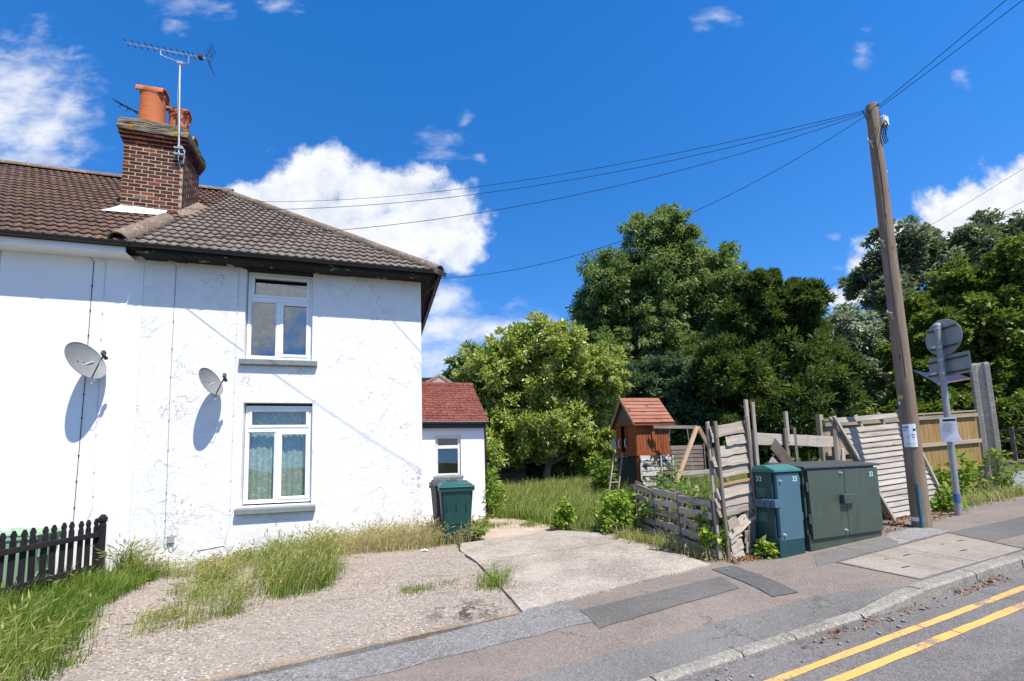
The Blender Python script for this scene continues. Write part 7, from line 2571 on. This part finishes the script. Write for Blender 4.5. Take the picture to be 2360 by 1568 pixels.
def build_plants():
    WND = (0.30, -0.05)
    verge = [(-5.6, 8.2), (-3.75, 9.4), (-2.3, 8.85), (-2.35, 7.9), (-2.45, 6.9), (-2.1, 5.7), (-1.9, 4.75), (-2.3, 4.35), (-4.0, 4.2), (-5.6, 5.0)]
    grass('verge_grass', 'lush green verge grass along the black picket fence at lower left', verge, 17000, (0.15, 0.36), 0.010, WND, (0.28, 0.14), 0.03, 41, clump=0.35)
    grass('barley_grass', 'tall seeding barley grass drooping over the verge at lower left', [(-4.6, 5.0), (-2.5, 6.2), (-2.05, 5.4), (-1.9, 4.7), (-2.6, 4.3), (-4.4, 4.3)], 1700, (0.28, 0.52), 0.006, (0.42, -0.08), (0.48, 0.14), 0.45, 42, clump=0.5, curl=1.2)
    grass('seeding_grass', 'seeding grass sprouting from the forecourt gravel below the windows', [(-2.5, 8.7), (-1.2, 9.1), (-0.1, 8.8), (0.05, 7.4), (0.10, 6.1), (-0.75, 5.75), (-1.6, 5.45), (-1.9, 5.6), (-1.55, 6.8)], 5200, (0.18, 0.50), 0.0065, (0.28, 0.05), (0.55, 0.18), 0.30, 43, clump=0.92, curl=1.1,
          hfun=lambda P: 0.45 + 0.75 * np.clip((P[:, 0] + 1.7) / 1.3, 0, 1))
    grass('lush_grass', 'dense green grass tuft under the ground-floor window', [(-0.85, 8.3), (0.0, 8.1), (0.15, 6.6), (0.05, 6.15), (-0.6, 6.1)], 3200, (0.22, 0.52), 0.008, (0.25, 0.02), (0.42, 0.16), 0.14, 52, clump=0.5)
    grass('dry_grass', 'dry straw grass along the foot of the white wall by the bins', [(-0.3, 9.15), (0.4, 9.0), (1.9, 8.85), (2.55, 8.3), (2.3, 7.65), (1.5, 7.75), (0.6, 8.05), (-0.2, 8.5)], 6000, (0.18, 0.48), 0.007, (0.28, 0.0), (0.88, 0.10), 0.40, 44, clump=0.6, curl=1.2, head_tint=0.85)
    grass('dry_grass', 'thin dry grass at the foot of the wall left of the lower window', [(-3.0, 9.55), (-0.2, 9.25), (-0.2, 9.0), (-2.6, 8.9)], 900, (0.08, 0.25), 0.006, (0.2, 0.0), (0.78, 0.12), 0.15, 45, clump=0.7)
    grass('wild_grass', 'overgrown lawn of long wild grass in front of the big-leaved tree', [(3.55, 10.4), (4.15, 9.6), (4.25, 8.2), (4.5, 7.5), (4.75, 6.8), (5.1, 6.5), (5.6, 7.2), (6.0, 9), (8.0, 11.5), (10.5, 14), (11.5, 18), (4.5, 20.5), (2.0, 20.0), (2.9, 13)], 42000, (0.24, 0.48), 0.012, (0.22, 0.03), (0.42, 0.2), 0.14, 46, clump=0.3, off=-0.03, head_tint=0.7,
          hfun=lambda P: 0.55 + 0.45 * np.clip((P[:, 1] - 7.0) / 2.5, 0, 1))
    grass('wild_grass', 'weedy grass growing behind the pallet fence', [(4.75, 4.7), (5.3, 6.6), (6.2, 9.0), (9, 12.5), (11, 11.5), (9.5, 7.2), (8.2, 5.2), (6.0, 4.75)], 9000, (0.35, 0.70), 0.011, (0.15, 0.0), (0.36, 0.16), 0.08, 47, clump=0.4, off=-0.03)
    grass('yard_grass', 'sparse grass and moss in the joints of the rear yard', [(3.2, 9.4), (4.1, 9.3), (4.2, 8.0), (3.6, 8.6), (3.0, 9.0)], 800, (0.05, 0.16), 0.007, (0.1, 0.0), (0.42, 0.18), 0.0, 48, clump=0.85, off=-0.03)
    grass('crack_grass', 'grass tufts growing from the crack between forecourt and driveway', [(1.72, 5.5), (2.02, 5.4), (1.95, 4.95), (1.80, 4.85), (1.55, 5.25)], 420, (0.08, 0.30), 0.006, (0.2, 0.0), (0.40, 0.2), 0.06, 49, clump=0.9)
    grass('crack_grass', 'low grass tufts on the forecourt left of the driveway crack', [(0.85, 5.55), (1.4, 5.45), (1.4, 5.30), (0.7, 5.25)], 500, (0.03, 0.09), 0.006, (0.1, 0.0), (0.30, 0.12), 0.0, 50, clump=0.95)
    grass('corner_grass', 'straw and grass at the foot of the concrete post', [(9.6, 4.35), (12.8, 4.35), (13.0, 4.85), (10.4, 4.7)], 2200, (0.06, 0.26), 0.010, (0.1, 0.0), (0.66, 0.2), 0.05, 51, clump=0.6)
    grass('fence_foot_grass', 'dry grass tangled at the foot of the pallet fence', [(4.35, 6.3), (4.75, 6.5), (4.55, 4.35), (4.38, 4.35)], 1500, (0.08, 0.26), 0.007, (0.0, -0.1), (0.70, 0.18), 0.08, 53, clump=0.6)
    for i, (u, v, lb) in enumerate(((-2.75, 8.75, 'tall drooping barley tuft beside the end post of the picket fence'), (-2.45, 8.45, 'shorter barley tuft in front of the picket fence end post'))):
        grass('barley_tuft', lb, [(u - 0.13, v - 0.13), (u + 0.13, v - 0.13), (u + 0.13, v + 0.13), (u - 0.13, v + 0.13)], 420 - 120 * i, (0.45, 0.72) if i == 0 else (0.25, 0.45), 0.008, (0.08, 0.0), (0.42, 0.14), 0.40, 90 + i, curl=1.6)
    # leafy weeds
    weed('bright round-leaved weed at the edge of the driveway before the lawn', 4.14, 7.72, 0.22, 0.46, 420, 0.085, 0.075, seed=61)
    weed('bright climbing weed massed at the garden end of the driveway by the pallets', 4.62, 6.75, 0.36, 0.62, 900, 0.075, 0.060, seed=62)
    weed('bright bushy weed just left of the pallet fence post', 4.95, 7.1, 0.30, 0.60, 700, 0.075, 0.055, seed=63)
    weed('low weed with broad leaves beside the bins', 2.55, 7.98, 0.16, 0.22, 110, 0.09, 0.065, tint=(0.45, 0.25), seed=64)
    weed('wiry weed against the corner of the white extension', 2.95, 8.75, 0.14, 0.30, 140, 0.06, 0.03, tint=(0.5, 0.25), seed=65)
    weed('tall leafy weed standing against the right corner of the extension', 3.75, 10.5, 0.22, 1.15, 520, 0.16, 0.035, tint=(0.55, 0.2), seed=66)
    weed('small leafy weed in the driveway crack', 1.83, 5.02, 0.06, 0.08, 60, 0.04, 0.03, seed=67)
    weed('ivy scrambling up the pavement end of the pallet fence', 4.58, 4.45, 0.20, 0.55, 420, 0.075, 0.060, tint=(0.45, 0.25), seed=68)
    weed('yellow-green weed at the foot of the broken panel', 4.98, 4.10, 0.09, 0.15, 70, 0.085, 0.055, tint=(0.85, 0.15), seed=69)
    weed('weed peeping out above the narrow cabinet', 5.15, 4.45, 0.16, 0.75, 160, 0.07, 0.045, tint=(0.6, 0.25), seed=70)
    weed('pale-tipped weed peeping over the wide green cabinet', 6.55, 4.62, 0.40, 1.22, 520, 0.07, 0.045, tint=(0.7, 0.25), seed=71)
    weed('bramble growing between the sign post and the concrete post', 11.4, 4.95, 0.55, 0.62, 900, 0.10, 0.07, tint=(0.4, 0.22), seed=72, name='bramble')
    weed('bramble spray leaning out round the concrete post', 12.55, 4.70, 0.26, 0.85, 260, 0.09, 0.055, tint=(0.35, 0.22), seed=73, name='bramble')
    weed('low green plant at the foot of the sign post', 9.75, 4.45, 0.20, 0.28, 180, 0.12, 0.06, tint=(0.6, 0.22), seed=74)
    weed('tall brown-headed dock growing behind the pallets under the swing', 7.4, 8.6, 0.6, 0.70, 700, 0.09, 0.04, 'leaf_olive', (0.8, 0.2), seed=75, name='dock_plant')
    weed('tall dock growing between the playhouse and the ragged panel', 6.6, 7.0, 0.6, 0.55, 700, 0.09, 0.045, 'leaf_olive', (0.75, 0.2), seed=76, name='dock_plant')
    weed('leafy nettles behind the middle of the pallet fence', 5.5, 6.0, 0.5, 0.62, 800, 0.09, 0.05, tint=(0.4, 0.25), seed=77, name='nettle')
    weed('shrubby undergrowth at the foot of the playhouse ladder', 8.2, 12.4, 0.7, 1.0, 1100, 0.12, 0.08, tint=(0.35, 0.25), seed=78, name='shrub')
    weed('drooping leafy shrub beside the extension under the big tree', 4.3, 11.9, 0.24, 2.0, 420, 0.17, 0.07, 'leaf_magnolia', (0.5, 0.22), seed=79, name='shrub')
    # dead leaves, grit and pebbles nobody could count
    rs = np.random.default_rng(5)
    P = np.concatenate([scatter([(4.5, 4.05), (5.1, 4.05), (5.2, 4.4), (4.5, 4.4)], 260, rs), scatter([(7.1, 3.98), (9.4, 4.05), (9.6, 4.6), (7.2, 4.5)], 700, rs), scatter([(5.4, 2.40), (6.3, 2.40), (6.3, 2.49), (5.4, 2.49)], 70, rs), scatter([(3.3, 2.42), (5.2, 2.42), (5.2, 2.50), (3.3, 2.50)], 60, rs), scatter([(4.3, 4.3), (4.5, 4.3), (4.7, 6.6), (4.4, 6.5)], 500, rs)])
    off = np.where(P[:, 1] < 2.55, -0.094, 0.012)
    B = to_world(P, off) + rs.uniform(0, 1, (len(P), 1)) * np.array([0, 0, 0.02])
    d = rs.normal(size=B.shape) * np.array([1, 1, 0.25])
    V = leaves(B, d, 0.04, 0.025, 0.0, rs, 0.1)
    tag(obj('dead_leaves', quads_mesh('dead_leaves', V, rs.uniform(0, 1, len(V)), 'dead_leaf'), 'dead_leaf'), 'dead brown leaves and grit under the fences and along the kerb', 'leaves', kind='stuff')
    m = MB()
    P = np.concatenate([scatter([(2.2, 2.30), (5.2, 2.30), (5.2, 2.48), (2.2, 2.48)], 22, rs), scatter([(1.9, 2.36), (2.6, 2.36), (2.6, 2.50), (1.9, 2.50)], 10, rs), scatter([(4.2, 3.9), (4.35, 3.9), (4.35, 4.0), (4.2, 4.0)], 2, rs)])
    for (u, v) in P:
        s = rs.uniform(0.005, 0.016)
        c = G(u, v, -0.094 if v < 2.6 else 0.014)
        vs = [c + Vector((math.cos(a) * s * rs.uniform(0.7, 1.2), math.sin(a) * s * rs.uniform(0.7, 1.2), z * s)) for z in (0.0, 0.6) for a in np.arange(0, 6.2, 1.26)] + [c + Vector((0, 0, s))]
        m.add(vs, [(i, (i + 1) % 5, 5 + (i + 1) % 5, 5 + i) for i in range(5)] + [(5 + i, 5 + (i + 1) % 5, 10) for i in range(5)])
    def stones(area, k, smin, smax, off):
        mm = MB()
        for (u, v) in scatter(area, k, rs):
            s = rs.uniform(smin, smax)
            c = G(u, v, off)
            vs = [c + Vector((math.cos(a) * s * rs.uniform(0.7, 1.3), math.sin(a) * s * rs.uniform(0.7, 1.3), z * s)) for z in (0.0, 0.45) for a in np.arange(0, 6.2, 1.26)] + [c + Vector((0, 0, s * 0.7))]
            mm.add(vs, [(i, (i + 1) % 5, 5 + (i + 1) % 5, 5 + i) for i in range(5)] + [(5 + i, 5 + (i + 1) % 5, 10) for i in range(5)])
        return mm
    st = stones([(-2.2, 4.0), (1.65, 4.05), (1.85, 5.6), (1.5, 7.3), (0.2, 7.4), (0.2, 6.0), (-1.8, 5.3)], 1500, 0.004, 0.013, 0.002)
    tag(st.build('loose_gravel', 'cover_concrete'), 'loose pale stones strewn over the forecourt', 'gravel', kind='stuff')
    o = m.build('pebbles', 'kerb_concrete')
    tag(o, 'loose grey pebbles lying on the road beside the kerb', 'pebbles', kind='stuff')


build_plants()
